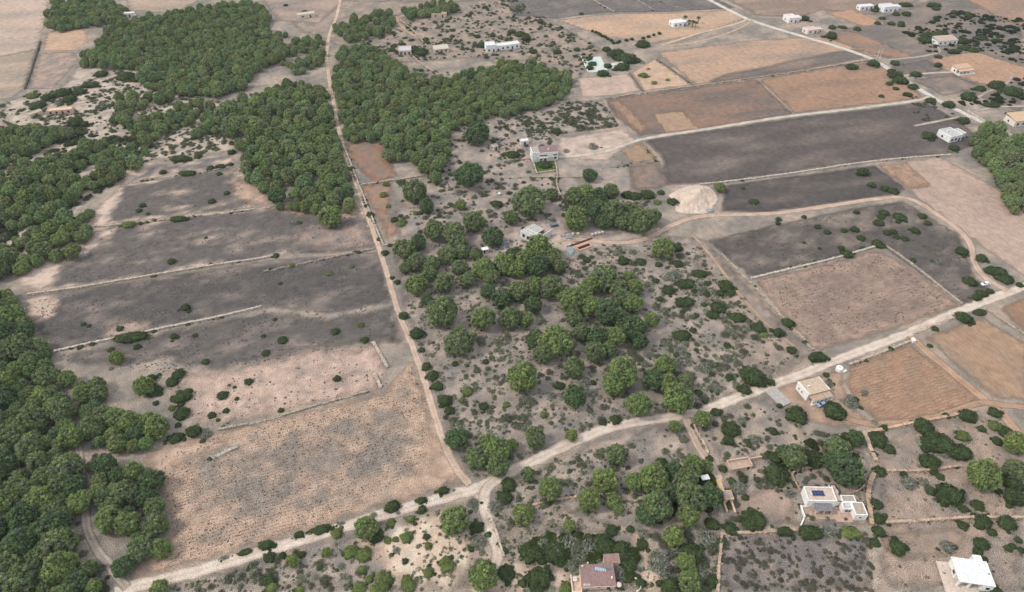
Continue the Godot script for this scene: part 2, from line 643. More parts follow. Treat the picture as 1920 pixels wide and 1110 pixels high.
func small_shrubs(label: String, kind: int, a: Array):
	var where: Array[Transform3D] = []
	var tint: Array[Color] = []
	for i in range(0, a.size(), 3):
		var r: float = a[i + 2]
		where.append(Transform3D(Basis(Vector3.UP, rng.randf() * TAU).scaled(Vector3(r, r * rng.randf_range(0.85, 1.1), r)), Vector3(a[i], 0, a[i + 1])))
		var g := rng.randf_range(0.85, 1.15)
		tint.append(Color(g, g, g))
	copies("low_scrub", label, [bushes[1], bushes[6], greys[0]][kind], where, tint)

func scatter(called: String, label: String, pts: Array, per: float, mesh: Mesh, lo: float, hi: float, cols: Array, clump: float, flat := 0.8, rows := 0.0, row_turn := 0.0):
	# "per" square metres for each plant, thinned by noise
	var poly := flat_points(pts)
	var a := poly[0]
	var b := poly[0]
	for p in poly:
		a = a.min(p)
		b = b.max(p)
	var n := int((b.x - a.x) * (b.y - a.y) / per)
	var where: Array[Transform3D] = []
	var tint: Array[Color] = []
	var cc := []
	for c in cols: cc.append(tone(c))
	for i in n:
		var p := Vector2(rng.randf_range(a.x, b.x), rng.randf_range(a.y, b.y))
		if not Geometry2D.is_point_in_polygon(p, poly): continue
		var d := nz.get_noise_2d(p.x / 22.0, p.y / 22.0) + 0.5 * nf.get_noise_2d(p.x / 5.0, p.y / 5.0)
		if d < clump + rng.randf_range(-0.12, 0.12): continue
		if rows > 0.0:
			var v := p.rotated(row_turn)
			v.y = snappedf(v.y, rows) + rng.randf_range(-0.16, 0.16)
			p = v.rotated(-row_turn)
		if worn.has(Vector2i(floori(p.x / 1.5), floori(p.y / 1.5))): continue
		var s := lerpf(lo, hi, pow(rng.randf(), 2.0))
		where.append(Transform3D(Basis(Vector3.UP, rng.randf() * TAU).scaled(Vector3(s, s * flat * rng.randf_range(0.7, 1.2), s)), Vector3(p.x, 0.0, p.y)))
		var c: Color = cc[rng.randi() % cc.size()]
		var g := rng.randf_range(0.7, 1.25) * 0.8
		tint.append(Color(c.r * g, c.g * g, c.b * g))
	copies(called, label, mesh, where, tint)

func copies(called: String, label: String, mesh: Mesh, where: Array[Transform3D], tint: Array[Color], m: Material = null, parent: Node = null):
	if where.is_empty(): return
	var mm := MultiMesh.new()
	mm.transform_format = MultiMesh.TRANSFORM_3D
	mm.use_colors = true
	mm.mesh = mesh
	mm.instance_count = where.size()
	for i in where.size():
		mm.set_instance_transform(i, where[i])
		mm.set_instance_color(i, tint[i])
	var o := MultiMeshInstance3D.new()
	o.name = numbered(called)
	o.multimesh = mm
	o.material_override = m if m else foliage["plain"]
	add_child(o)
	tag(o, label, "", "", "stuff")

func wood(label: String, pts: Array):
	# x, z, radius of each tree too far off to be told apart
	var by := []
	var tint := []
	for v in crowns.size():
		var a: Array[Transform3D] = []
		var c: Array[Color] = []
		by.append(a)
		tint.append(c)
	for i in range(0, pts.size(), 3):
		var v := rng.randi() % crowns.size()
		var r: float = pts[i + 2]
		by[v].append(Transform3D(Basis(Vector3.UP, rng.randf() * TAU).scaled(Vector3(r, r * rng.randf_range(0.95, 1.3), r)), Vector3(pts[i], 0, pts[i + 1])))
		var g := rng.randf_range(0.8, 1.15)
		tint[v].append(Color(g * rng.randf_range(0.85, 1.12), g, g * rng.randf_range(0.85, 1.1)))
	for v in crowns.size():
		copies("pine_wood", label, crowns[v], by[v], tint[v])

# ---------------------------------------------------------------- building pieces: x along the front, z back into the house (negative), y up

func slab(parent: Node, called: String, m: Material, x0: float, x1: float, y0: float, y1: float, z0: float, z1: float) -> MeshInstance3D:
	var st := SurfaceTool.new()
	st.begin(Mesh.PRIMITIVE_TRIANGLES)
	add_box(st, Basis(), Vector3((x0 + x1) / 2, (y0 + y1) / 2, (z0 + z1) / 2), Vector3(absf(x1 - x0), absf(y1 - y0), absf(z1 - z0)))
	return obj(called, st.commit(), m, parent)

func parapet(parent: Node, m: Material, x0: float, x1: float, z0: float, z1: float, y: float, h := 0.45, t := 0.3):
	var st := SurfaceTool.new()
	st.begin(Mesh.PRIMITIVE_TRIANGLES)
	var mx := (x0 + x1) / 2
	var mz := (z0 + z1) / 2
	add_box(st, Basis(), Vector3(mx, y + h / 2, z0 - t / 2), Vector3(x1 - x0, h, t))
	add_box(st, Basis(), Vector3(mx, y + h / 2, z1 + t / 2), Vector3(x1 - x0, h, t))
	add_box(st, Basis(), Vector3(x0 + t / 2, y + h / 2, mz), Vector3(t, h, z0 - z1 - 2 * t))
	add_box(st, Basis(), Vector3(x1 - t / 2, y + h / 2, mz), Vector3(t, h, z0 - z1 - 2 * t))
	obj("parapet", st.commit(), m, parent)

func window(parent: Node, x: float, y: float, z: float, w: float, h: float, side := false, frame := "e8e4dc"):
	var d := 0.05
	var f: MeshInstance3D
	if side:
		f = slab(parent, "window", paint(frame), z - d, z + 0.02, y - 0.1, y + h + 0.1, x - w / 2 - 0.1, x + w / 2 + 0.1)
		slab(f, "pane", glass(), z - d - 0.02, z + 0.01, y, y + h, x - w / 2, x + w / 2)
	else:
		f = slab(parent, "window", paint(frame), x - w / 2 - 0.1, x + w / 2 + 0.1, y - 0.1, y + h + 0.1, z - 0.02, z + d)
		slab(f, "pane", glass(), x - w / 2, x + w / 2, y, y + h, z - 0.01, z + d + 0.02)

func door(parent: Node, x: float, z: float, w: float, h: float, hex := "4a3d33"):
	var f := slab(parent, "door", paint(hex), x - w / 2, x + w / 2, 0.05, h, z - 0.02, z + 0.05)
	slab(f, "handle", paint("c8c0b0", 0.4), x + w * 0.35, x + w * 0.42, 1.0, 1.1, z + 0.05, z + 0.09)

func glass() -> StandardMaterial3D:
	if not mats.has("glass"):
		var m := StandardMaterial3D.new()
		m.albedo_color = Color(0.11, 0.12, 0.15)
		m.roughness = 0.15
		m.metallic_specular = 0.5
		mats["glass"] = m
	return mats["glass"]

func prism(parent: Node, called: String, m: Material, corners: Array, tops: Array) -> MeshInstance3D:
	# a roof: four corners (x, y, z) of its underside in order and four of its top
	var st := SurfaceTool.new()
	st.begin(Mesh.PRIMITIVE_TRIANGLES)
	var mid := Vector3.ZERO
	for i in 4: mid += (corners[i] + tops[i]) / 8.0
	var faces := [tops, corners]
	for i in 4: faces.append([corners[i], corners[(i + 1) % 4], tops[(i + 1) % 4], tops[i]])
	for f in faces:
		var n: Vector3 = (f[2] - f[0]).cross(f[1] - f[0]).normalized()
		var order := [0, 1, 2, 0, 2, 3]
		if n.dot((f[0] + f[2]) / 2 - mid) < 0:
			n = -n
			order = [0, 2, 1, 0, 3, 2]
		st.set_normal(n)
		for w in order: st.add_vertex(f[w])
	return obj(called, st.commit(), m, parent)

func pitched(parent: Node, m: Material, x0: float, x1: float, z0: float, z1: float, y0: float, y1: float, t := 0.22) -> MeshInstance3D:
	# one slope: y0 at z0 (front), y1 at z1 (back)
	return prism(parent, "roof", m, [Vector3(x0, y0, z0), Vector3(x1, y0, z0), Vector3(x1, y1, z1), Vector3(x0, y1, z1)], [Vector3(x0, y0 + t, z0), Vector3(x1, y0 + t, z0), Vector3(x1, y1 + t, z1), Vector3(x0, y1 + t, z1)])

func tile_rows(roof: MeshInstance3D, hex: String, x0: float, x1: float, z0: float, z1: float, y0: float, y1: float, step := 0.5):
	# the raised courses of cover tiles running down the slope
	var st := SurfaceTool.new()
	st.begin(Mesh.PRIMITIVE_TRIANGLES)
	var slope := Vector3(0, y1 - y0, z1 - z0)
	var b := Basis(Vector3.RIGHT, atan2(-slope.y, -slope.z) * -1.0)
	var n := int((x1 - x0) / step)
	for i in n:
		add_box(st, b, Vector3(x0 + (i + 0.5) * step, (y0 + y1) / 2 + 0.24, (z0 + z1) / 2), Vector3(step * 0.45, 0.09, slope.length()), Color.WHITE, 0.015)
	var o := obj("tile_course", st.commit(), plaster(hex, 0.62, "stain"), roof)
	o.set_meta("kind", "stuff")

func block(parent: Node, wall: Material, roof: Material, x0: float, x1: float, z0: float, z1: float, h: float, rim := 0.4, y := 0.0):
	slab(parent, "wall", wall, x0, x1, y - 0.1, h, z0, z1)
	slab(parent, "roof", roof, x0 + 0.31, x1 - 0.31, h + 0.002, h + 0.08, z0 - 0.31, z1 + 0.31)
	parapet(parent, wall, x0, x1, z0, z1, h + 0.001, rim)

func far_house(called: String, label: String, x: float, z: float, turn: float, w: float, d: float, h: float, wall: String, roof: String, windows: int, style: String):
	var o := base(called, x, z, turn)
	tag(o, label, "house")
	var wm := plaster(wall)
	var rm := plaster(roof, 0.62, "stain")
	if style == "flat":
		block(o, wm, rm, 0, w, 0, -d, h)
	elif style == "step":
		block(o, wm, rm, 0, w * 0.62, 0, -d, h)
		block(o, wm, rm, w * 0.62 + 0.003, w, -d * 0.25, -d * 0.9, h * 0.72)
		slab(o, "chimney", wm, w * 0.2, w * 0.2 + 0.7, h, h + 1.3, -d * 0.6, -d * 0.6 - 0.7)
	elif style == "pitch":
		slab(o, "wall", wm, 0, w, -0.1, h, 0, -d)
		var back := h + d * 0.16
		slab(o, "rear_wall", wm, 0, w, h - 0.2, back, -d + 0.35, -d - 0.003)
		var r := pitched(o, rm, -0.25, w + 0.25, 0.35, -d - 0.2, h, back)
		tile_rows(r, roof, -0.25, w + 0.25, 0.35, -d - 0.2, h, back, 0.7)
	elif style == "porch":
		slab(o, "wall", wm, 0, w, -0.1, h, -d * 0.35, -d)
		var r := pitched(o, rm, -0.2, w + 0.2, -d * 0.35 + 0.2, -d - 0.2, h, h + 1.0)
		tile_rows(r, roof, -0.2, w + 0.2, -d * 0.35 + 0.2, -d - 0.2, h, h + 1.0, 0.7)
		pitched(o, rm, -0.1, w + 0.1, 0.3, -d * 0.35, h * 0.74, h * 0.9)
		for i in 5:
			slab(o, "pillar", wm, (w - 0.5) * i / 4.0, (w - 0.5) * i / 4.0 + 0.5, 0, h * 0.74, 0.1, -0.4)
		slab(o, "porch_floor", wm, -0.6, w + 1.5, -0.1, 0.25, 0.9, -d * 0.35 + 0.003)
	var fz := -d * 0.35 if style == "porch" else 0.0
	for i in windows:
		var wx := w * (i + 0.6) / (windows + 0.2)
		if i == windows / 2: door(o, wx, fz, 1.2, minf(2.2, h - 0.4))
		else: window(o, wx, 1.0, fz, 1.4, minf(1.3, h - 1.4))
	window(o, -d * 0.6, 1.0, 0.0, 1.2, 1.2, true)

func land():
	patch_land()
func fields():
	patch("scrubland", "stony grey-tan scrub ground among the pines in the middle", 0.004, [-58, -268.8, -56.6, -277.6, -16.1, -286.8, 77.1, -282.1, 95.2, -279.9, 105.7, -248.3, 114.8, -220.8, 123.9, -199.8, 109.4, -187.9, 85.3, -175.5, 65.5, -167.6, 45.2, -164.4, 31, -160.1, 15.1, -151.4, 0, -143.2, -10.8, -137.4, -20.7, -149.5, -27.7, -171.5, -36.9, -199.8, -47.5, -224.3], "8f8780", "b8a699", 0.4, 14, 0, 3, 2.5, "grass", 0.000, 1)
	patch("scrubland", "stony scrub ground south of the main track", 0.004, [-114.8, -99.4, -99.7, -103.5, -67, -114.9, -33.1, -126.6, -9.8, -133.2, 0.9, -140.6, 15.9, -149.1, 33.8, -158.4, 65, -165.1, 65.7, -149.5, 70.7, -138.5, 62.6, -99.4], "8f8881", "c0ad9e", 0.4, 12, 0, 4, 2.2, "grass", 0.000, 1)
	patch("scrubland", "grey scrub ground around the ruin and the garden walls", 0.004, [68.7, -163.9, 89, -174.1, 98.2, -178.2, 106, -163.9, 108.6, -154.2, 127.1, -157.7, 123.3, -138.5, 116.1, -120.4, 92.2, -120.4, 67.4, -120.4, 71.7, -142.8], "968d85", "bda896", 0.4, 11, 0, 4, 2.2, "grass", 0.000, 1)
	patch("scrubland", "sandy ground with round bushes at the lower right", 0.004, [129.6, -154.2, 148.6, -162.6, 175.3, -168.9, 182.9, -154.2, 152, -99.4, 107.7, -99.4, 118.6, -122.3], "b39d8b", "8f8680", 0.35, 13, 0, 4, 2.2, "grass", 0.000, 1)
	patch("scrubland", "dry grey thicket ground below the solar-panel house", 0.008, [66.1, -118.2, 91.9, -119.5, 114, -119.5, 108, -99.4, 61, -99.4], "807975", "a39488", 0.25, 10, 0, 3, 2, "grass", 0.000, 1)
	patch("scrubland", "stony ground with bare rock around the ruined farm at the upper left", 0.004, [-339.2, -431.2, -329, -452.2, -310.7, -452.2, -320.7, -503.8, -281.1, -503.8, -241.3, -452.2, -192.1, -435.3, -162.3, -366.3, -204.3, -356.8, -221.3, -349.4, -226.3, -311.4, -211.5, -268.8, -231.1, -248.3, -233.8, -244.4], "a99d92", "d3c1af", 0.45, 11, 0, 4, 3, "grass", 0.000, 1)
	patch("scrubland", "stony scrub ground behind the upper woods", 0.004, [-220.3, -645.1, 0, -645.1, 35.7, -589.7, 69.9, -530.2, 48.9, -470, 36.1, -443.6, -23.9, -508.9, -78.6, -498.7, -131.6, -530.2, -172.7, -564.7], "8f877f", "b5a08f", 0.42, 16, 0, 5, 4, "grass", 0.000, 1)
	patch("scrubland", "grey scrub between the wood and the white farmhouse", 0.008, [-40, -396.9, 14.1, -431.2, 60.9, -439.4, 68.5, -398.3, 26.2, -386.3, 65, -356.8, 70.9, -333.1, 75.2, -303.7, 26.8, -286.8, -15.9, -282.1, -57.9, -277.6, -63.7, -301.2, -48.4, -344.7], "989089", "bdaa9b", 0.38, 13, 0, 4, 3, "grass", 0.000, 1)
	patch("scrubland", "dark scrubby ground around the white villas at the upper right", 0.004, [258.2, -562.3, 373.5, -645.1, 459.8, -645.1, 330.3, -415.5, 289.9, -479.3], "7e7873", "a08e80", 0.35, 22, 0, 5, 4.5, "streak", 0.274, 3)
	patch("tan_field", "pale tan harvested field in the upper left corner", 0.004, [-487.8, -660.2, -421.9, -660.2, -384, -577, -364.2, -528, -395.9, -503.8], "d0b8a6", "a89c90", 0.25, 40, 0, 2, 4.5, "streak", 0.100, 3)
	patch("tan_field", "grey-tan fallow field on the left edge", 0.008, [-397.7, -506.8, -364.2, -528, -334.7, -453.9, -336.6, -439.4, -353.3, -431.2], "a89a8a", "c9b09a", 0.35, 35, 0, 2, 4, "streak", 0.100, 3)
	patch("tan_field", "small bare sandy plot beside the little upper-left wood", 0.004, [-377.3, -564.7, -348.8, -572, -333.1, -545.9, -334.2, -523.6, -359.3, -522.6], "d0ae93", "a0968c", 0.12, 16, 0, 2, 3, "soil", 0.000, 1)
	patch("grey_field", "grey fallow plot with tan patches beside the dark boundary line", 0.004, [-359.4, -520.4, -332.9, -522.6, -322.1, -506.8, -315.3, -453.9, -333.6, -453.9], "9a8f88", "c3a792", 0.4, 16, 0, 2, 3, "grass", 0.000, 1)
	patch("tan_field", "pale field behind the upper-left wood", 0.004, [-356.1, -660.2, -278, -660.2, -287.1, -605.5, -332.7, -616.4], "c6ad99", "a29789", 0.3, 25, 0, 3, 4.5, "soil", 0.000, 3)
	patch("tan_field", "pinkish plain at the top behind the woods", 0.008, [-234.1, -660.2, -146.3, -660.2, -159.3, -583.3, -196.4, -589.7], "bba391", "948b84", 0.4, 25, 0, 4, 4.5, "soil", 0.000, 3)
	patch("terrace_field", "narrow top terrace of dry grass between the woods", 0.008, [-221.2, -347, -215.3, -354.9, -204.3, -356.8, -163.7, -365.6, -158.5, -350.7, -189, -340.5, -215.8, -329.7], "857d79", "d8bfac", 0.22, 14, 2.5, 2.5, 2.5, "grass", 0.000, 1)
	patch("terrace_field", "second terrace of grey dry grass with a sandy left end", 0.004, [-216.5, -329.1, -188.6, -339.4, -158.3, -350, -133.7, -324.7, -123.9, -309.3, -170.6, -298.3, -216.5, -287.7, -217.4, -307.3], "716b67", "d8bfac", 0.06, 16, 2, 2.5, 2.5, "streak", 0.344, 2)
	patch("terrace_field", "third terrace, wide grey field with a sandy bay on the left", 0.008, [-216.9, -286.8, -170.3, -297.3, -123.7, -308.3, -101.6, -310.3, -81.6, -312.4, -74.8, -301.2, -69.3, -286.8, -64, -268.8, -87, -265.4, -112.4, -264.6, -174.2, -247.5, -217.2, -236.1, -230.5, -246.3, -227.6, -260.4, -213, -266.7, -210.8, -281.2], "716b67", "d8bfac", 0.04, 20, 2, 2.5, 2.5, "streak", 0.344, 2)
	patch("terrace_field", "fourth terrace, dark grey dry grass between two stone walls", 0.012, [-216.9, -234.6, -173.7, -246.3, -111.9, -262.9, -63.8, -268, -52.2, -230.3, -78.4, -222.5, -109.7, -227.1, -154.8, -211.8, -187.8, -199.5, -209.5, -219.1], "65615e", "9a8b82", 0.14, 18, 1.8, 2.5, 2.5, "streak", 0.344, 2)
	patch("terrace_field", "dark grey strip of dry grass below the fourth terrace", 0.004, [-186.8, -198.3, -154.3, -210.5, -109.3, -225.7, -78.3, -221.9, -52, -228.9, -47.1, -215.1, -40.9, -199.8, -52.7, -203.5, -86.6, -198.3, -117.8, -187.9, -141.1, -193.8, -171.5, -190.2], "6d6864", "a39287", 0.16, 17, 0, 6, 2.5, "streak", 0.344, 2)
	patch("stubble_field", "bare pinkish tan strip with dark tufts", 0.008, [-140, -190.8, -118.6, -190.2, -87.3, -201.3, -53, -206, -47.3, -187.9, -49.7, -175.5, -79.6, -168.4, -104.9, -160.6, -113.9, -161.4, -124.6, -166.4], "cdb2a1", "94877f", 0.22, 12, 0, 6, 2.2, "grass", 0.000, 1)
	patch("stubble_field", "big stubble field in the lower left beside the main track", 0.012, [-106.6, -159.9, -79.6, -168.4, -50.1, -178.2, -39.9, -196.8, -32.5, -175.5, -26.9, -156.5, -19.3, -142.8, -13.6, -138.1, -23.2, -133.9, -55.1, -122.7, -92, -109.5, -114.7, -102, -117.1, -107.8, -111.7, -112.7, -108.3, -120, -120.1, -135.9, -130.2, -147.2, -125.6, -153.7], "968a80", "c0a590", 0.16, 11, 10, 3, 1.8, "grass", -0.250, 1.3)
	patch("sandy_verge", "sandy bay of bare ground by the lower-left wood", 0.016, [-130.3, -147.7, -125.6, -153.7, -104.6, -159.4, -100.6, -153, -115.8, -142.8, -115.5, -132.2, -105.8, -120.4, -104.2, -111.3, -112.6, -103.5, -115.1, -103, -116.1, -108.1, -111.5, -113.1, -108.8, -120, -120.1, -135.9], "d2b49f", "b59f8e", 0.25, 12, 0, 5, 2, "soil", 0.000, 1)
	patch("sandy_verge", "sandy fan where the middle track meets the main track", 0.016, [-40.3, -190.8, -33.7, -187.9, -27.1, -171.5, -21.2, -151.8, -13.1, -138.5, -21.5, -135.3, -28.3, -140.6, -31.2, -161.4, -35.7, -176.8], "dcbca5", "c0a591", 0.2, 9, 0, 5, 1.8, "soil", 0.000, 1)
	patch("sandy_verge", "sandy left end of the top terrace beside the wood", 0.012, [-216.7, -329.7, -221.7, -348.2, -215.8, -356.2, -204.3, -356.8, -204.6, -345.8, -207.5, -335.9, -211.2, -329.1], "e0c8b8", "cdb5a4", 0.2, 10, 0, 4, 2, "soil", 0.000, 1)
	patch("sandy_verge", "sandy left end of the second terrace", 0.016, [-217.9, -287.7, -219.5, -308.8, -215.8, -329.7, -211.2, -329.1, -207.1, -314, -206.3, -301.2, -202, -291.5, -207.3, -288.2], "e0c8b8", "cdb5a4", 0.2, 10, 0, 5, 2, "soil", 0.000, 1)
	patch("sandy_verge", "sandy bay at the left end of the third terrace", 0.020, [-231.5, -246.3, -228.1, -261.2, -213.2, -267.1, -211.2, -282.1, -217.1, -287.2, -198.5, -289.6, -197, -279.9, -201.2, -268.8, -209.2, -256.3, -206.1, -242.5, -217, -235.7], "e0c8b8", "cfb7a6", 0.2, 12, 0, 6, 2, "soil", 0.000, 1)
	patch("sandy_verge", "sandy left end of the fourth terrace", 0.016, [-209.5, -219.1, -217.4, -234.6, -204, -238.3, -197.3, -229.6, -196.4, -220.8, -201.8, -215.8], "d4bba9", "b7a598", 0.25, 10, 0, 4, 2, "soil", 0.000, 1)
	patch("sandy_verge", "sandy patch round the long bush on the fourth terrace", 0.016, [-175.3, -212.5, -169.5, -219.8, -151.6, -220.8, -150.6, -212.5, -159.1, -206, -170.2, -206], "bfa798", "97897f", 0.35, 8, 0, 5, 2, "soil", 0.000, 1)
	patch("sandy_verge", "tan right end of the second terrace under the wood", 0.008, [-156.7, -333.1, -145.7, -335.9, -131.5, -322, -123.9, -309.3, -137.4, -307.3, -151.6, -316.6], "d0b09a", "a8968a", 0.3, 9, 0, 5, 2, "soil", 0.000, 1)
	patch("sandy_verge", "pinkish right end of the third terrace beside the middle track", 0.012, [-112.7, -286.8, -100.9, -293.9, -86.8, -291.5, -74.4, -298.8, -67.8, -282.1, -64.1, -269.7, -87.2, -266.2, -108.8, -271], "b59d8f", "8d837d", 0.4, 10, 0, 7, 2.2, "soil", 0.000, 1)
	patch("sandy_verge", "tan strip under the wood at the top of the third terrace", 0.012, [-131.3, -305.2, -112.2, -307.3, -101, -307.3, -82.4, -310.3, -74.6, -300.2, -84.5, -293.9, -101.2, -295.3, -121.6, -300.2], "c9ac98", "a08f84", 0.35, 10, 0, 5, 2.2, "soil", 0.000, 1)
	patch("bare_plot", "reddish bare plot beside the middle track under the wood", 0.004, [-102.3, -377.5, -77.5, -384.2, -63.4, -338.8, -76.4, -330.2, -91, -349.4], "a5836e", "8b7f78", 0.35, 12, 0, 3, 3, "soil", 0.000, 1)
	patch("bare_plot", "orange-brown strip along the wall of the middle track", 0.012, [-84.4, -328.6, -65.2, -334.2, -62.3, -301.2, -53.1, -282.1, -62.6, -277.6, -72, -301.2], "b28c73", "968981", 0.35, 10, 0, 4, 2.5, "soil", 0.000, 1)
	patch("yard", "sandy yard of the white farmhouse", 0.012, [27.7, -384.2, 70.1, -398.3, 76.2, -381.5, 55.5, -354.9, 27.3, -358, 25.4, -369.5], "d4bdae", "ab9a8e", 0.22, 12, 0, 3, 2.5, "soil", 0.000, 1)
	patch("bare_plot", "small orange plot at the bend of the white track", 0.016, [63.3, -368.2, 77.2, -377.5, 84.2, -356.8, 69.2, -353.1], "b3957b", "9f8b7a", 0.3, 9, 0, 1.5, 2.5, "soil", 0.000, 1)
	patch("yard", "bare pink-grey building site around the concrete frame", 0.012, [-9.2, -277.6, 1.4, -291.5, 27.5, -297.3, 31.6, -277.6, 42.5, -282.1, 75.9, -291.5, 77.1, -282.1, 43.8, -268.8, 23, -264.6, 0, -256.3, -10.2, -264.6], "cdb8ab", "a1948b", 0.3, 9, 0, 4, 2, "soil", 0.000, 1)
	patch("grey_field", "long dark grey field across the upper right", 0.004, [79.4, -381.5, 177.7, -411.7, 275.6, -435.3, 285.2, -407.9, 286.3, -377.5, 256.9, -363.1, 196.5, -352.5, 117.9, -331.4, 81.9, -327.5, 86.7, -356.8], "69625f", "93847a", 0.2, 26, 0, 4, 3.5, "streak", 0.274, 3)
	patch("grey_field", "brown-grey rough ground left of the long dark field", 0.020, [65.8, -350.7, 86.9, -358, 87.7, -327.5, 63.3, -319.3], "9c8677", "857b75", 0.4, 12, 0, 5, 3, "grass", 0.000, 1)
	patch("grey_field", "reddish brown fallow field below the pale plots", 0.012, [61.5, -438.6, 125.3, -457.4, 173.5, -471.8, 182.6, -416.2, 112.7, -394, 78.4, -385.6, 65.1, -413.2], "9c8070", "776f6b", 0.36, 22, 0, 2, 3.5, "streak", 0.274, 3)
	patch("orange_field", "orange field in the corner of the white tracks", 0.016, [173.5, -471.8, 274.4, -506.8, 277.9, -440.3, 182.6, -416.2], "b08f79", "947d6e", 0.3, 25, 0, 2, 3.5, "streak", 0.274, 3)
	patch("orange_field", "small orange plot with a dark hedge on its left", 0.016, [90.4, -417, 111.5, -420.9, 117, -395.5, 94.1, -389.8], "b89a82", "a48d7b", 0.2, 12, 0, 1, 2.5, "rows", 0.200, 1)
	patch("orange_field", "orange strip left of the fallow field", 0.016, [62.2, -435.3, 73.3, -438.6, 86.6, -396.9, 78.5, -386.3], "b2917c", "96826f", 0.3, 10, 0, 3, 3, "soil", 0.000, 1)
	patch("orange_field", "wide orange field with a grey lower edge", 0.004, [109.7, -521.5, 185.1, -545.9, 256.5, -557.5, 274.9, -513, 174, -473.7, 126.8, -460.9], "c3a48d", "948980", 0.2, 30, 0, 2, 4, "streak", 0.274, 3)
	patch("grey_field", "dark grey lower strip of the wide orange field", 0.008, [146.9, -479.3, 206.8, -506.8, 264.1, -532.4, 274.5, -512, 173.7, -472.7, 129.8, -460.9], "7d7672", "a28b7b", 0.28, 25, 0, 6, 4, "streak", 0.274, 3)
	patch("tan_field", "pale tan plot left of the palm drive", 0.008, [45.4, -473.7, 84.3, -482.1, 89.4, -451.3, 61.1, -441.9, 46, -441.9], "d2b8a6", "b6a193", 0.3, 14, 0, 2, 3, "soil", 0.000, 1)
	patch("tan_field", "pale orange plot with a few olive shrubs", 0.004, [85.2, -483.1, 107.2, -510.9, 126.1, -460.9, 89.8, -451.3], "d6b59c", "bba68f", 0.3, 14, 0, 2, 3, "soil", 0.000, 1)
	patch("orange_field", "orange field in front of the white villa with palms", 0.004, [36.7, -592.3, 77.7, -608.2, 133.1, -610.9, 194.7, -619.2, 199.3, -597.5, 159.7, -564.7, 110.4, -539, 76.4, -552.8], "cfae94", "ab9a88", 0.26, 22, 0, 2, 4, "streak", 0.274, 3)
	patch("grey_field", "grey fallow strips along the top of the view", 0.008, [-4.9, -660.2, 180.5, -660.2, 197.8, -622, 133.3, -612.3, 77.9, -609.6, 36, -594.9, 0, -602.8], "77726f", "988b82", 0.22, 25, 0, 3, 5, "grass", 0.000, 1)
	patch("grey_field", "brownish plain at the upper right", 0.004, [185.4, -660.2, 390.2, -660.2, 308.8, -602.8, 270.3, -616.4, 238.6, -596.2, 208.9, -602.8], "97857a", "b39a86", 0.35, 35, 0, 5, 5, "streak", 0.274, 3)
	patch("orange_field", "orange plain in the upper right corner", 0.008, [404.9, -660.2, 487.8, -660.2, 424.7, -552.8, 408.7, -602.8], "b8957c", "9d887a", 0.4, 40, 0, 6, 5, "streak", 0.274, 3)
	patch("orange_field", "orange plot below the two far white villas", 0.008, [267.5, -610.9, 296.4, -620.6, 312.1, -584.5, 289.2, -575.7], "c39d82", "b3927b", 0.2, 14, 0, 2, 4, "streak", 0.100, 3)
	patch("orange_field", "tapering orange field beside the white road", 0.012, [247.1, -555.2, 261.6, -572, 277.2, -567.1, 306.1, -510.9, 290.3, -506.8, 268.2, -521.5], "ad8b76", "8d7f77", 0.35, 20, 0, 2, 4, "streak", 0.100, 3)
	patch("orange_field", "orange field around the house with a long porch", 0.008, [310.3, -508.9, 353.1, -524.7, 375, -494.7, 384.3, -484, 364.8, -470, 329, -459.2, 313.8, -481.2], "bf9c84", "ad8f7a", 0.25, 22, 0, 2, 3.5, "streak", 0.274, 3)
	patch("grey_field", "dark grey plot by the road junction", 0.012, [276.5, -494.7, 309.9, -507.9, 315, -487.9, 280.7, -475.5], "77706c", "998779", 0.25, 14, 0, 2, 3.5, "grass", 0.000, 1)
	patch("grey_field", "grey plot below the porch-house drive", 0.012, [281, -471.8, 316.7, -479.3, 328.1, -457.4, 291.3, -441.9], "847b76", "ab9482", 0.35, 14, 0, 3, 3.5, "grass", 0.000, 1)
	patch("grey_field", "dark grey field behind the sand heap track", 0.004, [116, -329.7, 155.5, -338.8, 208.5, -351.9, 216.4, -326.4, 210.1, -319.8, 169.2, -309.8, 132.9, -301.2, 108.2, -302.2], "615c59", "857970", 0.16, 18, 0, 3, 3, "streak", 0.274, 3)
	patch("tan_field", "wide pale pinkish field on the right edge", 0.008, [209.6, -353.1, 251.3, -361.2, 263.1, -333.1, 275.5, -298.8, 242.4, -242.5, 236, -248.3, 224.1, -284, 214.9, -320.9], "c2a999", "ad9787", 0.2, 24, 0, 2.5, 3, "streak", -1.290, 2.5)
	patch("ploughed_plot", "furrowed plot at the top of the pale right-hand field", 0.012, [208.9, -351.3, 228.3, -354.9, 231.5, -327.5, 215.9, -323.1], "9f8471", "bd9e87", 0.4, 12, 0, 2.5, 2.5, "rows", 0.750, 1)
	patch("grey_field", "grey fallow field dotted with round bushes", 0.008, [95.2, -277.6, 132.9, -291.5, 179.5, -307.3, 208.4, -314.5, 223.7, -283.1, 219.5, -265.4, 213.9, -248.3, 218, -239.8, 201.1, -227.8, 197.3, -229.6, 180.5, -271.9, 152.2, -261.6, 109.8, -247.1], "67615d", "9a8b80", 0.24, 20, 0, 3, 2.5, "streak", 0.358, 2)
	patch("stubble_field", "pinkish brown field enclosed by stone walls", 0.012, [110.6, -246.3, 151.8, -260.4, 177.3, -270.6, 188.9, -253, 197, -228.1, 167.5, -215.1, 126.1, -199.8, 122.5, -202.3, 117.1, -220.8], "98857a", "ae9585", 0.28, 18, 4, 2.5, 2.3, "streak", 0.358, 2)
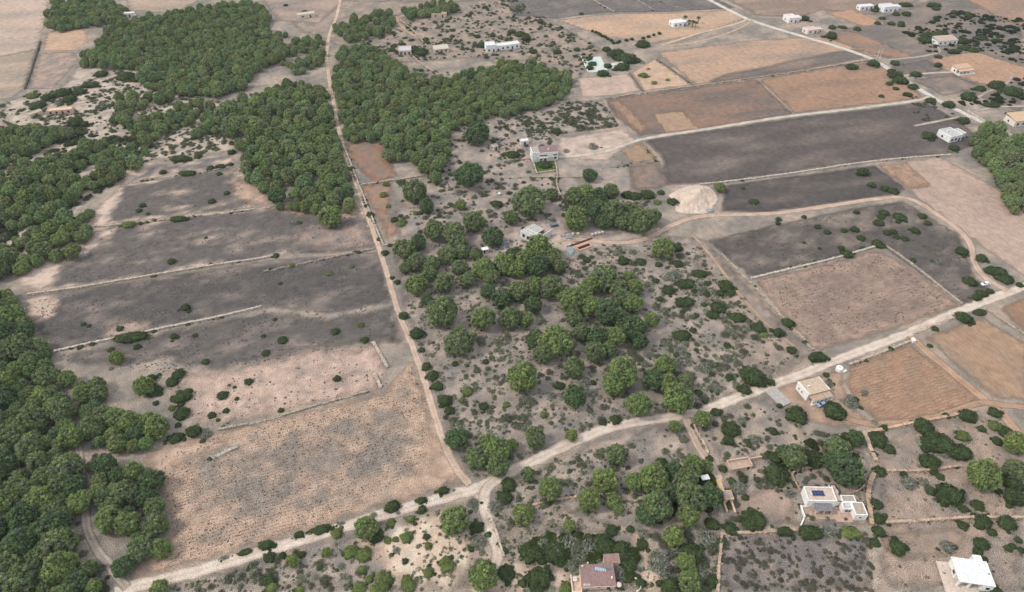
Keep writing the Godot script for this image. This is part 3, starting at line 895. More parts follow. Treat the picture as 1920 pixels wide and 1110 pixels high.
	patch("scrubland", "grey-tan strip with round bushes left of the enclosed field", 0.008, [92.1, -277.6, 99.8, -265.4, 108.6, -245.2, 116.6, -219.1, 121.7, -199.8, 109, -186.5, 92.6, -187.9, 86.9, -219.1, 81.1, -248.3], "948980", "b7a293", 0.4, 14, 0, 6, 2.5, "soil", 0.000, 1)
	patch("orange_field", "ploughed brown plot beside the house with the blue car", 0.004, [134.9, -193.2, 164.3, -205.7, 178.7, -176.3, 175, -171.5, 144.5, -162.1, 133.4, -163.9, 129.5, -171.5, 129.3, -183.7], "ad8c75", "9a8573", 0.25, 13, 0, 2.5, 1.8, "rows", 0.350, 1)
	patch("tan_field", "sandy brown plot in the fork of the right-hand tracks", 0.004, [170.9, -208.6, 202.7, -221.9, 213.5, -204.4, 195.5, -172.8, 182.7, -174.7, 172.8, -204.4], "b4957c", "9e8a7b", 0.25, 14, 0, 2.5, 2, "streak", -1.290, 2.5)
	patch("orange_field", "brown plot on the right edge below the main track", 0.004, [211.7, -226.7, 241.3, -240.6, 219.2, -202.9, 216, -210.8], "ae8a70", "96816f", 0.25, 12, 0, 2, 2.2, "streak", -1.290, 2.5)
	patch("yard", "bare yard of the house with the blue car", 0.008, [97.8, -179.5, 110.4, -184.5, 131.5, -190.8, 128.5, -171.5, 133.2, -163.4, 124.1, -159.9, 113, -161.4, 106, -163.9, 101.6, -168.9], "c0a28c", "9f8c7e", 0.3, 8, 0, 2.5, 1.8, "soil", 0.000, 1)
	patch("bare_plot", "pale grass clearing south of the main track", 0.008, [-6, -120, 6.9, -125.2, 19.3, -129.2, 39.4, -121.4, 41.3, -116.7, 28.7, -117.6, 13.6, -118.5, -1.7, -112.2], "a09489", "b9a594", 0.45, 9, 0, 4, 1.8, "grass", 0.000, 1)
	patch("sandy_verge", "orange-tan sandy slope with young pines", 0.008, [-53.9, -116.7, -34.7, -125.2, -19.3, -129.2, -10.2, -118.5, -9.1, -111.3, -12.9, -105.2, -15.8, -98.6, -34.8, -99.4, -42.5, -107.8], "dabda6", "ead2bc", 0.5, 9, 0, 5, 1.8, "soil", 0.000, 1)
	patch("yard", "sandy drive curving to the red-roofed house", 0.012, [-9.1, -110.4, -2.5, -111.3, 6.6, -108.6, 17.1, -107.8, 19.8, -99.4, -15.7, -97.8, -13, -106.1], "dfc5b0", "c3ad9b", 0.25, 9, 0, 3, 1.6, "soil", 0.000, 1)
	patch("yard", "sandy ground east of the red-roofed house", 0.012, [34.8, -118.5, 43.7, -121.4, 45.5, -116.7, 43.5, -109.5, 50.6, -103.5, 47.2, -97.8, 33.1, -97.8, 38.4, -107.8], "d6bba6", "b8a493", 0.3, 8, 0, 3, 1.6, "soil", 0.000, 1)
	patch("yard", "dry bare yard of the solar-panel house", 0.008, [72.8, -132.2, 87, -138.5, 95.8, -137.4, 92.5, -121.4, 71.9, -121.4], "b9a08f", "9c8d82", 0.35, 9, 0, 4, 1.8, "soil", 0.000, 1)
	patch("yard", "sandy terraces below the long garden wall", 0.008, [115.7, -119.5, 143.9, -121.4, 146.6, -116.7, 136.8, -110.4, 121.2, -108.6, 115.7, -111.3], "bb9f88", "9a8c81", 0.45, 9, 0, 3, 1.8, "soil", 0.000, 1)
	patch("lawn", "small green lawn walled in below the white farmhouse", 0.012, [12.6, -354.3, 25.4, -356.2, 25.3, -343.5, 14.1, -341.1], "5d7d3c", "46632f", 0.4, 5, 0, 0.8, 1.2, "grass", 0.000, 1)
func roads():
	ribbon("dirt_track", "short flare of track where the side track leaves the main track", 0.024, 2.6, "ead6c6", "d0bbaa", [-15.7, -134.1, -12, -133.9, -9.7, -131, -8.9, -127.2])
	ribbon("dirt_track", "main pale dirt track crossing the foreground from left to right", 0.028, 3.9, "ecd8c8", "d2bdac", [-117.8, -99.1, -114.6, -100.7, -101.5, -104, -88.4, -108.6, -76.5, -112.9, -61, -118.2, -45, -124.2, -33.3, -128.2, -19.6, -132.6, -10.8, -135.3, -2.7, -140.6, 7.4, -146.3, 17, -151.8, 33, -160.6, 47.1, -163.9, 63.3, -166.6, 73.9, -169.9, 87.5, -176.3, 108.4, -184.8, 131.1, -195.6, 149.3, -203.5, 165.6, -210.8, 183, -219.1, 204.1, -229.2, 225.8, -238.7, 248.7, -249.1])
	ribbon("dirt_track", "narrow shaded track through the lower-left pine wood", 0.032, 2.4, "c9b8a8", "9d9186", [-114.8, -100.5, -120.7, -105.7, -127.2, -110.9, -133.5, -116.7, -137.9, -123.3, -142.5, -132.2, -148.6, -142.8, -155.1, -154.2, -165.7, -168.9, -177, -182.3])
	ribbon("dirt_track", "straight sandy track running up the middle of the view", 0.036, 2.4, "dcc3ae", "c6ac98", [-14.4, -136.8, -18.3, -141.7, -22.1, -148.4, -26.1, -158.9, -30.6, -172.8, -35.3, -187.9, -42, -206, -48.9, -222.5, -54, -238.7, -59.6, -256.3, -65.8, -274.1, -72.5, -293.9, -79.4, -312.4, -85.8, -330.2, -93.3, -350.7, -101.1, -372.8, -108.6, -396.9, -115.7, -423.2, -125.2, -456.5, -133.9, -488.9, -142.1, -524.7, -147.6, -564.7, -148.9, -602.8, -156.1, -660.2])
	ribbon("dirt_track", "pale side track bending south from the main track", 0.040, 3.4, "ead6c6", "d0bbaa", [-4.5, -139.3, -8.3, -135.9, -9.6, -131.2, -8.3, -124.2, -6.4, -118.5, -4.7, -114, -4.1, -109.5, -7.3, -104.4, -11.1, -99.1])
	ribbon("dirt_track", "short sandy track from the main track to the ruined farm", 0.044, 2.8, "d3bda9", "b29d8c", [64.1, -165.6, 65, -158.9, 66.2, -151.8, 68.8, -146.1, 70.3, -140.6, 70.4, -135.3])
	ribbon("dirt_track", "sandy track from the building site past the sand heap", 0.048, 2.9, "d8bda8", "c2a794", [25.1, -279.4, 36.8, -277.2, 49.7, -274.9, 61.6, -276.3, 71.7, -282.1, 81.9, -291.5, 93.5, -297.8, 107.8, -300.2, 132.6, -300.2, 150.5, -304.2, 168.8, -308.8, 193.8, -315, 209.2, -317.7, 216, -312.4, 220.6, -299.2, 225, -285.8, 225.1, -275.4, 220.6, -264.6, 217.4, -254.2, 218.4, -245.2, 223.4, -238.7])
	ribbon("dirt_track", "straight brown track between the two lower-right plots", 0.052, 3.4, "c9a68d", "b3937c", [166.7, -209.2, 167.9, -203.5, 171.3, -194.4, 175, -184.5, 178.7, -176.3, 181.6, -169.4, 182.8, -162.6, 183.9, -154.2])
	ribbon("dirt_track", "rim track around the ploughed brown plot", 0.056, 2.6, "bf9e86", "ac8d77", [119.5, -168.9, 125.6, -163.9, 134.7, -162.1, 149.1, -163.9, 165.1, -168.4, 177.7, -173.6, 184.7, -171.5, 194, -170.2])
	ribbon("paved_lane", "pale lane running down the upper right", 0.060, 4.3, "e2d9ce", "d2c7ba", [171.4, -663.3, 181.7, -633.4, 197.7, -594.9, 214.3, -574.5, 230.5, -556.3, 249.2, -536.8, 265.7, -515.1, 271.9, -500.7, 274.7, -479.3, 279.8, -456.5, 283, -443.6, 289.7, -424, 295.3, -410.9, 302.8, -396.2, 306.1, -384.2])
	ribbon("dirt_track", "white straight track between the orange and the dark field", 0.064, 2.8, "dccfc2", "bfb1a3", [282.7, -443.6, 275.7, -437.8, 238.9, -428, 208.1, -420.1, 182.1, -414.7, 148.5, -404.2, 112.4, -392.6, 81.3, -383.6, 70.8, -377.5, 56.8, -366.9, 40.6, -361.8, 26.8, -360.5])
	ribbon("dirt_track", "curved sandy drive to the white villa with palms", 0.068, 2.8, "dcc3ab", "c3aa94", [198.6, -594.9, 185.9, -583.3, 165.4, -570.8, 150.6, -562.3, 135.5, -550.5, 116.1, -535.7])
	ribbon("dirt_track", "faint lower drive curving behind the wide orange field", 0.072, 2.4, "d2b9a2", "b9a08c", [202.4, -592.3, 188.1, -574.5, 166.2, -555.2, 142.1, -541.3, 120.1, -534.6])
	ribbon("dirt_track", "pale drive to the house with a long porch", 0.076, 2.6, "d3c3b4", "b5a698", [276.5, -476.5, 290.4, -480.2, 307, -483.1, 319.7, -484])
	ribbon("dirt_track", "pale drive passing behind the porch house", 0.080, 2.2, "c8b7a8", "a89a8e", [276, -505.8, 291.2, -508.9, 309, -513, 327.1, -521.5, 329.3, -532.4])
	ribbon("dirt_track", "pale track leaving the lane towards the right edge", 0.084, 2.4, "cfc0b2", "a89a8e", [295.3, -417.8, 311.1, -424.8, 326.8, -428, 351.4, -428])
	ribbon("dirt_track", "pale track to the white flat-roofed house", 0.088, 2.2, "cbb7a6", "a5968b", [252.8, -399.8, 271, -406.4, 287.5, -412.4])
	ribbon("dirt_track", "sandy track winding through the upper scrub", 0.092, 2.6, "cfb19b", "b39a88", [-48.8, -660.2, -56.4, -630.5, -73.9, -616.4, -88.9, -605.5, -99.6, -600.1, -89.2, -570.8, -76.7, -555.2])
	ribbon("dirt_track", "faint footpath through the scrub beside the middle parcel", 0.096, 1.6, "bfa38f", "a8937f", [89.8, -282.1, 95, -266.7, 99.8, -244.4, 104.7, -226, 110.1, -212.5, 116.1, -202.9])
	ribbon("dirt_track", "faint pale lines of an old track in the upper right scrub", 0.100, 1.8, "c2b2a3", "a0938a", [311.5, -439.4, 324.5, -450.4, 342.9, -460.9, 358.6, -479.3])
func walls():
	stone_wall("low stone wall between the second and third left terraces", [-215.9, -288.2, -192.6, -291.5, -171.4, -296.8, -149.5, -301.2, -133.9, -304.7, -123.7, -308.3], 0.8, 0.9, "c9b8a8", 0.25)
	stone_wall("long pale stone wall between the third and fourth left terraces", [-216.5, -235.7, -195.5, -240.6, -174, -247.1, -160.8, -251, -140.6, -257.1, -121.8, -261.6, -113.1, -264.6], 0.9, 0.9, "d0bfae", 0.08)
	stone_wall("pale stone wall at the lower edge of the fourth left terrace", [-187.7, -199.2, -175, -204.4, -162.3, -208.2, -144.7, -214.8, -128.3, -219.8, -109.8, -227.4], 0.9, 0.9, "d6c8b8", 0.06)
	stone_wall("low mossy stone wall reaching the middle track", [-115.4, -252.2, -100.5, -257.5, -86.5, -262.9, -66.7, -270.1], 0.8, 0.9, "a3978b", 0.25)
	stone_wall("faint stone wall at the foot of the top left terrace", [-214.9, -329.7, -196.4, -336.5, -177.2, -341.1, -158.7, -349.4], 0.7, 0.8, "b9a898", 0.35)
	stone_wall("broken stone wall across the big stubble field", [-106.6, -159.9, -95.8, -162.6, -83.2, -167.1, -72.4, -172, -55.3, -178.2], 0.8, 0.9, "b5a697", 0.25)
	stone_wall("short upright stone wall in the stubble field near the middle track", [-57.3, -205.1, -53.8, -198.9, -49.4, -190.8], 0.8, 1.2, "cdbdac", 0.05)
	stone_wall("stub of stone wall just below the short upright one", [-54.2, -187.4, -52.4, -184, -50.6, -180.1], 0.8, 1.2, "c9b8a8", 0.05)
	stone_wall("ruined stone bank in the lower-left stubble", [-106.5, -146.8, -103.1, -148.8, -97.4, -152.3], 0.6, 1.3, "c4b8ae", 0.2)
	stone_wall("stone wall along the right side of the middle track", [-102.6, -377.5, -94.4, -356.8, -86.8, -335.9, -78.5, -314, -72.2, -297.3, -66.4, -282.1, -62.8, -273.2], 1, 0.8, "cdbba9", 0.12)
	stone_wall("low wall running right from the track towards the pines", [-83.8, -328.6, -70.9, -332.5, -59.4, -335.3, -45.6, -340.5], 0.8, 0.8, "c9b19d", 0.15)
	stone_wall("low wall from the track towards the central pines", [-62.7, -272.7, -56.2, -274.9, -49.5, -278.1], 0.7, 0.8, "c3ad9b", 0.2)
	stone_wall("stone wall at the foot of the bush-dotted fallow field", [109.8, -247.1, 126.8, -253, 152.2, -261.6, 164.2, -266.7, 177.1, -271.9], 0.9, 0.9, "d3c6b8", 0.08)
	stone_wall("stone wall down the right side of the enclosed pinkish field", [181.6, -272.7, 186.1, -263.7, 190.7, -251.4, 194.6, -238.7, 197.8, -229.2], 0.9, 0.9, "bfae9e", 0.12)
	stone_wall("stone wall down the left side of the enclosed pinkish field", [100.3, -265.4, 106.2, -250.2, 110.5, -238.7, 114, -226, 117.9, -215.8, 123.1, -200.7], 0.9, 0.9, "bcab9b", 0.18)
	stone_wall("pale stone wall behind the dark field at the sand heap", [103.2, -329.1, 118, -331.9, 143.2, -337.6, 169.2, -344.1, 196.3, -351.9, 229.9, -358.7, 257.2, -362.4], 0.9, 0.8, "d6c9ba", 0.1)
	stone_wall("stone wall between the orange fields", [61.9, -438.6, 87, -447, 125.5, -458.3, 157.5, -468.2, 186.4, -477.4, 229.4, -491.8, 272.8, -507.9], 0.9, 0.8, "b9a797", 0.2)
	stone_wall("dark stone wall between the two pale plots", [84.6, -481.2, 86.9, -467.2, 89.3, -450.4], 1, 0.8, "8a7d73", 0.1)
	stone_wall("dark stone wall along the left of the wide orange field", [108.2, -506.8, 117.2, -484, 126.2, -460.1], 1, 0.8, "8f8175", 0.15)
	stone_wall("tumbled stones along the main track above the ploughed plot", [134.7, -192.6, 147.1, -198, 164.9, -206], 0.6, 0.9, "d0bba8", 0.2)
	stone_wall("tumbled stones along the main track above the sandy plot", [168.2, -210.5, 179.1, -215.8, 189.2, -220.1], 0.6, 0.9, "cbb7a5", 0.25)
	stone_wall("low stone wall on the left of the right-hand brown plot", [207.2, -225.3, 210.6, -217.4, 215.1, -209.2], 0.7, 0.8, "c0a893", 0.2)
	stone_wall("sandy stone wall below the ploughed plot", [127, -158.4, 135.8, -160.1, 148.9, -163.4, 159.7, -165.4, 174, -169.4], 0.9, 1, "d6b498", 0.12)
	stone_wall("short stone wall going down from the ploughed plot corner", [127.3, -158.2, 126.7, -151.8, 126.6, -145.9], 1, 1.4, "cfb59e", 0.08)
	stone_wall("stone wall east of the solar-panel house", [124.7, -141.9, 121.1, -137.4, 118.3, -132.2, 116.7, -126.2, 115.4, -121.4], 1, 1.5, "c9ab90", 0.08)
	stone_wall("straight low wall above the lower-right bushes", [128.8, -142.1, 137.5, -141.9, 145, -142.4, 155.1, -144.1], 0.8, 0.8, "c7ab96", 0.15)
	stone_wall("long straight garden wall at the lower right", [120.2, -122.1, 130.8, -122.7, 141.5, -123.5, 150.4, -124.1, 166.7, -123.9], 1, 0.8, "cfb49c", 0.08)
	stone_wall("stone wall above the dry thicket", [66.4, -118.4, 74.6, -118.5, 83.2, -118.9, 91.9, -119.7], 0.9, 0.9, "cdb19a", 0.15)
	stone_wall("upright stone wall left of the dry thicket", [61, -99.4, 62.8, -106.1, 64.7, -112.2, 66.5, -118], 0.9, 0.8, "cdb49e", 0.12)
	stone_wall("curved garden wall behind the solar-panel house", [96.4, -133.9, 95.8, -137.4, 95.5, -140.6, 98.2, -142.4, 103.1, -143.2, 108.6, -144.1], 0.9, 0.6, "bfa28c", 0)
	stone_wall("curved garden wall under the pines by the solar-panel house", [109, -133, 113, -132.8, 116.6, -134.3, 119.2, -136.4, 120.2, -137.6], 0.8, 0.6, "b89c88", 0)
	stone_wall("stone wall beside the short track to the ruined farm", [66.5, -161.9, 67, -157.7, 68.5, -153.7, 68.8, -149.1], 0.8, 0.8, "cfb8a3", 0.15)
	stone_wall("pale wall on the right of the side track", [-7.1, -123.9, -5.5, -120.4, -4.2, -115.8, -2.5, -110.4], 0.8, 0.7, "d6c4b0", 0.08)
	stone_wall("low stone bank in the scrub south of the main track", [6.7, -128.6, 12.4, -130.2, 21.3, -131.8], 0.6, 0.8, "cfb098", 0.2)
	stone_wall("garden wall left of the white farmhouse lawn", [12, -353.7, 13.1, -347.6, 13.8, -341.1], 1.1, 0.5, "d9c3a6", 0)
	stone_wall("garden wall in front of the white farmhouse lawn", [13.8, -341.1, 19.6, -342.3, 25.1, -344.1], 1.1, 0.5, "d9bfa4", 0)
	stone_wall("garden wall right of the white farmhouse lawn", [24.7, -355.6, 25.3, -349.4, 25.4, -338.8, 24.4, -330.2, 25.4, -320.9, 27.6, -314], 1, 0.5, "cfbba8", 0)
	stone_wall("pink wall left of the white farmhouse", [-4.4, -368.9, -3.7, -356.8, 3.1, -356.2, 9.9, -357.4], 0.8, 0.5, "d8b8a2", 0)
	stone_wall("low wall from the farmhouse garden to the left", [-6.6, -337.1, 3, -336.5, 13.4, -337.1, 38.7, -337.1], 0.6, 0.6, "bba897", 0.25)
	stone_wall("low wall from the farmhouse corner to the orange plot", [50.1, -347, 62.6, -349.4, 77.1, -354.9], 0.5, 0.6, "a89a8c", 0.4)
	stone_wall("dark field boundary wall in the upper left", [-334.7, -453.9, -344.5, -479.3, -355.5, -506.8, -370.6, -543.6], 1.2, 0.9, "6d635b", 0)
	stone_wall("wall climbing diagonally above the far scrub", [-98.6, -600.1, -85.6, -577, -75.7, -557.5, -67.7, -536.8, -62.3, -528], 0.9, 0.8, "cdb49f", 0.1)
	stone_wall("wall going down from the small grey farm", [-76.7, -517.2, -69.1, -501.7, -61.3, -490.8, -52.6, -478.3], 0.9, 0.8, "d2b8a2", 0.1)
	stone_wall("thin pale field wall at the top of the view, leftmost", [71.1, -648.1, 79.8, -629.1, 88.2, -612.3], 0.9, 0.7, "c5b5a6", 0.1)
	stone_wall("thin pale field wall at the top of the view, second", [110.6, -648.1, 117.1, -633.4, 122.9, -616.4], 0.9, 0.7, "b9aa9c", 0.2)
	stone_wall("thin pale field wall at the top of the view, rightmost", [130.3, -645.1, 139, -631.9, 148.6, -620.6], 0.9, 0.7, "a89a8d", 0.25)
	stone_wall("thin stone wall below the white track bend", [78.8, -377.5, 81.4, -366.9, 84.5, -354.9], 0.7, 0.8, "b19376", 0.2)
	stone_wall("low wall beside the lane going down to the pines", [295.8, -420.9, 298.8, -407.9, 302.8, -396.2, 304.3, -389.8], 0.9, 0.7, "d6ccc0", 0.05)
func pines():
	pine_group("at the end of the wood above the terraces", "pines at the edge of the left wood", "", [-101.1, -301, 3.4, 1, 2, -91.3, -290.9, 6.4, 1, 1])
	pine_group("beside the wall of the middle track", "pines right of the middle track", "", [-51.2, -313.1, 6.7, 0, 0, -44.2, -303, 4.3, 2, 1, -27, -305.5, 3.4, 3, 1])
	pine_group("alone in scrub left of the white farmhouse", "pines near the white farmhouse", "", [-21.1, -378.1, 8.3, 2, 1])
	pine_group("in the dark scrub above the building site", "pines near the white farmhouse", "", [-23.2, -328.1, 8.8, 2, 1, -0.5, -291.9, 4.2, 0, 2, 9, -301.7, 9.5, 0, 1, 21.3, -314.9, 3.8, 0, 2])
	pine_group("standing alone below the white farmhouse", "pines near the white farmhouse", "", [43, -334.4, 4.6, 2, 1])
	pine_group("in the clump behind the building site", "clump of pines behind the building site", "", [32.9, -308.7, 6.1, 0, 1, 32.3, -288.7, 6.7, 1, 1, 38.4, -311.1, 6.7, 1, 1, 39.4, -302.4, 5.7, 2, 1, 44.9, -311, 5.8, 2, 1, 44, -295.6, 6.5, 2, 1, 46.1, -289.1, 5.0, 2, 1, 52.9, -317.3, 5.0, 0, 1, 51.2, -293.3, 7.3, 0, 0, 56.1, -288, 5.5, 0, 1, 59.8, -296.4, 6.2, 0, 1, 64.1, -285.5, 7.5, 0, 0, 71.7, -292.8, 4.2, 1, 2])
	pine_group("in the clump left of the building site", "clump left of the building site", "", [-51.5, -264.9, 5.8, 0, 0, -49.4, -252, 3.3, 0, 2, -44.7, -255.2, 4.6, 0, 1, -42.8, -238.3, 5.7, 1, 0, -45.1, -270.7, 4.2, 2, 1, -37.7, -246.6, 4.0, 0, 1, -37.7, -254.4, 4.6, 0, 1, -38, -279.1, 5.7, 0, 1, -30.3, -239.1, 5.2, 0, 1, -30.6, -260.4, 5.2, 0, 1, -28.4, -277.2, 6.2, 0, 0, -25.7, -270.6, 4.8, 0, 1, -24.1, -251.2, 4.6, 0, 1, -24.1, -263.7, 4.4, 0, 1, -20, -243, 4.2, 0, 1, -18.9, -287.1, 6.4, 0, 0, -16.9, -261.9, 3.6, 0, 1, -13.2, -249.7, 5.8, 1, 0, -9.4, -244.5, 4.2, 0, 1, -9.3, -274.4, 5.9, 2, 0, -3.2, -252.8, 5.9, 1, 0, 1.3, -260.9, 4.7, 2, 1])
	pine_group("in the clump below the building site", "clump below the building site", "", [2, -249.6, 5.1, 1, 1, 6.2, -256.5, 5.4, 1, 1, 11.8, -250.3, 5.6, 2, 1, 12.6, -263.3, 6.6, 1, 1, 18.5, -258.5, 5.4, 0, 1, 21.7, -252.7, 3.8, 0, 2])
	pine_group("high in the wooded middle parcel", "pines in the wooded middle parcel", "", [-10.6, -235.1, 4.1, 2, 1, -4.7, -229.3, 4.6, 2, 1, 2.8, -234.1, 5.4, 0, 1, 9.5, -236.3, 4.9, 1, 1, 9.2, -225.3, 4.3, 2, 1, 17.2, -235.3, 6.1, 0, 0, 24.5, -230.3, 5.1, 1, 1, 26, -225.5, 5.7, 1, 1, 31.5, -233.4, 4.9, 1, 1, 33.9, -223.3, 5.5, 1, 1, 35.7, -238.2, 4.9, 1, 1, 41.7, -242, 7.0, 0, 0, 40.9, -218.6, 7.0, 2, 0, 47.4, -236.3, 4.9, 0, 1, 47.7, -229.1, 4.8, 0, 1, 53.5, -246.1, 3.2, 1, 2, 52.2, -226.1, 5.0, 1, 1, 54.6, -236.8, 4.4, 1, 1, 59.1, -216.2, 3.7, 1, 1])
	pine_group("standing alone above the wooded middle parcel", "pines in the wooded middle parcel", "", [71.9, -264.7, 6.0, 1, 1])
	pine_group("left in the wooded middle parcel", "pines in the wooded middle parcel", "", [-37.4, -229.8, 3.1, 2, 2, -29.5, -217.4, 7.3, 0, 0, -21.3, -201, 6.7, 0, 0, -12.1, -215.1, 5.6, 1, 1, -0.9, -215.6, 5.3, 0, 1, 5.6, -216, 3.9, 1, 2])
	pine_group("in the heart of the wooded middle parcel", "pines in the wooded middle parcel", "", [9.6, -203.9, 4.5, 2, 1, 12.8, -195.7, 4.8, 0, 1, 17.6, -200.5, 7.4, 1, 0, 26.2, -216.5, 4.2, 0, 1, 28.7, -208.7, 4.1, 0, 1, 33.3, -195.6, 4.6, 0, 1, 35.2, -204.4, 4.7, 2, 1, 38.7, -198.4, 4.0, 0, 1, 42, -205.3, 5.2, 1, 1, 46.1, -215.5, 4.6, 0, 1, 50, -208.6, 5.9, 2, 0, 52.3, -203.2, 3.8, 2, 1])
	pine_group("low in the wooded middle parcel", "pines in the wooded middle parcel", "", [3.9, -180.9, 6.3, 1, 0, 24.2, -187.4, 4.5, 0, 1, 23.6, -172.9, 4.9, 2, 1, 38.6, -178.4, 5.0, 1, 1, 42.5, -183, 6.4, 1, 0, 46.9, -168.2, 5.3, 1, 1, 54.4, -181.1, 5.1, 2, 1, 60, -188.3, 4.5, 1, 1, 59.5, -179, 4.2, 1, 1, 61.4, -170.8, 6.2, 1, 0, 66.2, -180.2, 4.0, 0, 1])
	pine_group("beside the main track below the middle parcel", "pines along the main track", "", [-19.6, -153.5, 4.5, 2, 1, -11.8, -145.3, 4.5, 0, 1, -8.4, -151.5, 3.9, 1, 1, -5, -147.9, 5.2, 1, 1, -4.7, -141.5, 4.3, 0, 1, 0, -151.4, 2.5, 1, 2, 8.3, -153.8, 4.1, 0, 1, 21.2, -156, 2.5, 3, 2])
	pine_group("on the near verge of the main track", "pines south of the main track", "", [-67.1, -108.3, 2.1, 3, 2, -57.3, -111.3, 1.7, 3, 2, -45.8, -118.4, 4.3, 1, 1, -18.1, -120.8, 5.2, 1, 1, -8.6, -102.5, 4.9, 1, 1])
	pine_group("in the scrub south of the main track", "pines south of the main track", "", [3.4, -123.4, 3.7, 3, 1, 5.4, -139.2, 2.8, 0, 2, 12.5, -132.7, 4.2, 1, 1, 18.3, -120.2, 2.3, 3, 2, 25.1, -128.6, 4.1, 3, 1, 31, -135.9, 4.8, 3, 0, 33.2, -129.1, 3.2, 1, 1, 36.4, -146.6, 4.2, 0, 1, 34.7, -126.2, 2.1, 1, 2, 59, -159.9, 2.6, 1, 2])
	pine_group("in the clump by the ruined farm", "dense clump by the ruined farm", "", [41, -135.7, 3.5, 1, 1, 43.4, -123.4, 4.0, 2, 1, 47.1, -135.7, 5.5, 1, 0, 46.7, -125.5, 5.3, 0, 0, 51.8, -131.3, 4.0, 2, 1, 54.6, -139.7, 3.9, 2, 1, 57.2, -134.3, 4.9, 0, 1, 56.3, -122.8, 4.0, 1, 1, 58, -128, 5.6, 0, 0, 61.8, -141.5, 4.1, 1, 1, 66.7, -142.3, 2.6, 1, 2, 64.7, -129.8, 4.7, 2, 1])
	pine_group("beside the short track to the ruined farm", "pines by the ruined farm", "", [69.4, -162.7, 3.6, 1, 1])
	pine_group("right of the red-roofed house", "pines by the red-roofed house", "", [50.5, -115.9, 3.6, 3, 1, 52.7, -107.6, 3.2, 1, 1, 52.4, -100.7, 3.6, 1, 1, 54.2, -104.6, 2.0, 3, 2])
	pine_group("behind the solar-panel house", "pines around the solar-panel house", "", [94.7, -147.9, 3.0, 2, 2, 96.9, -145.2, 4.7, 0, 1, 109.9, -143.9, 3.8, 2, 1, 113.3, -148.6, 5.0, 0, 1, 112.2, -138.6, 6.1, 2, 0, 121.9, -154.2, 3.3, 2, 2])
	pine_group("among the round bushes at the lower right", "pines at the lower right", "", [157.7, -137.2, 5.5, 1, 0, 176.6, -151.4, 4.1, 3, 1, 170.8, -140.7, 4.1, 0, 1])
	pine_group("among the shrubs of the lower-left fields", "pines in the lower-left fields", "", [-171.5, -182.1, 3.6, 1, 1, -157.7, -194, 3.1, 3, 1, -140.2, -178.2, 4.2, 1, 1])
	pine_group("at the lower-left wood corner", "pines in the lower-left fields", "", [-117.5, -106, 3.6, 2, 1, -104.2, -99.6, 2.9, 1, 1])
	pine_group("at the sand heap", "pines at the sand heap", "", [112.1, -322.5, 3.3, 1, 1])
	pine_group("of the lower-left wood", "pines of the lower-left wood", " in the first row", [-155.9, -100.6, 3.9, 0, 3, -152.4, -95.9, 4.9, 2, 3, -146, -94.7, 3.1, 0, 3, -142.4, -96.2, 3.2, 0, 3, -138.9, -94.5, 3.1, 0, 3, -137.9, -99.9, 2.7, 0, 3, -135.5, -96, 2.7, 1, 3, -130.1, -95.7, 4.6, 0, 3, -129.2, -101, 4.2, 2, 3, -123.8, -100.1, 2.7, 1, 3])
	pine_group("of the lower-left wood", "pines of the lower-left wood", " in the second row", [-163.5, -112.8, 3.7, 0, 3, -157.9, -109.3, 4.6, 1, 3, -151.3, -104.9, 5.1, 0, 3, -145.2, -100.9, 5.5, 0, 3, -143.3, -107.7, 4.4, 0, 3, -144.7, -112.3, 3.0, 0, 3, -139.7, -102.9, 3.2, 2, 3, -138.9, -112.7, 5.5, 0, 3, -134.7, -104.6, 5.2, 1, 3, -127.8, -105.6, 2.9, 0, 3])
	pine_group("of the lower-left wood", "pines of the lower-left wood", " in the third row", [-162.3, -118.6, 4.6, 2, 3, -164, -128.1, 4.3, 1, 3, -151.2, -113.3, 5.5, 2, 3, -155.7, -121.7, 4.9, 2, 3, -150.5, -118.5, 3.0, 0, 3, -148.4, -124.7, 4.0, 0, 3, -144.4, -118.3, 5.6, 2, 3, -148.1, -129.1, 3.1, 0, 3, -143.2, -123.8, 2.9, 0, 3, -140.5, -127.7, 4.4, 1, 3])
	pine_group("of the lower-left wood", "pines of the lower-left wood", " in the fourth row", [-175.3, -132.4, 3.2, 0, 3, -170.7, -129.6, 5.0, 0, 3, -174.2, -137, 3.1, 1, 3, -164.6, -133.4, 4.4, 0, 3, -166.3, -138.1, 3.1, 0, 3, -159.5, -132.7, 3.9, 0, 3, -153.6, -128.1, 5.3, 1, 3, -157.9, -137.9, 4.0, 0, 3, -150.2, -133.8, 4.0, 0, 3, -145.1, -134, 4.2, 2, 3])
	pine_group("of the lower-left wood", "pines of the lower-left wood", " in the fifth row", [-181.4, -143.7, 5.2, 0, 3, -188.3, -155.4, 3.2, 1, 3, -183, -154.3, 5.1, 0, 3, -173.4, -141.9, 5.2, 2, 3, -176.6, -148.7, 3.2, 0, 3, -167.2, -147.9, 4.9, 0, 3, -169.9, -152.8, 4.2, 1, 3, -161.8, -143.6, 4.1, 0, 3, -150.6, -140.3, 5.9, 0, 3, -155.4, -153.6, 4.9, 1, 3])
	pine_group("of the lower-left wood", "pines of the lower-left wood", " in the sixth row", [-186.2, -160.6, 4.4, 0, 3, -189.7, -171, 5.4, 2, 3, -180.6, -159.8, 3.6, 1, 3, -182.9, -164.2, 3.3, 0, 3, -175.7, -154.9, 5.1, 0, 3, -177.1, -166.2, 3.9, 0, 3, -171.8, -160.9, 5.6, 0, 3, -169.7, -168.1, 4.1, 1, 3, -162.1, -156, 3.6, 2, 3, -164.8, -165.1, 5.4, 0, 3])
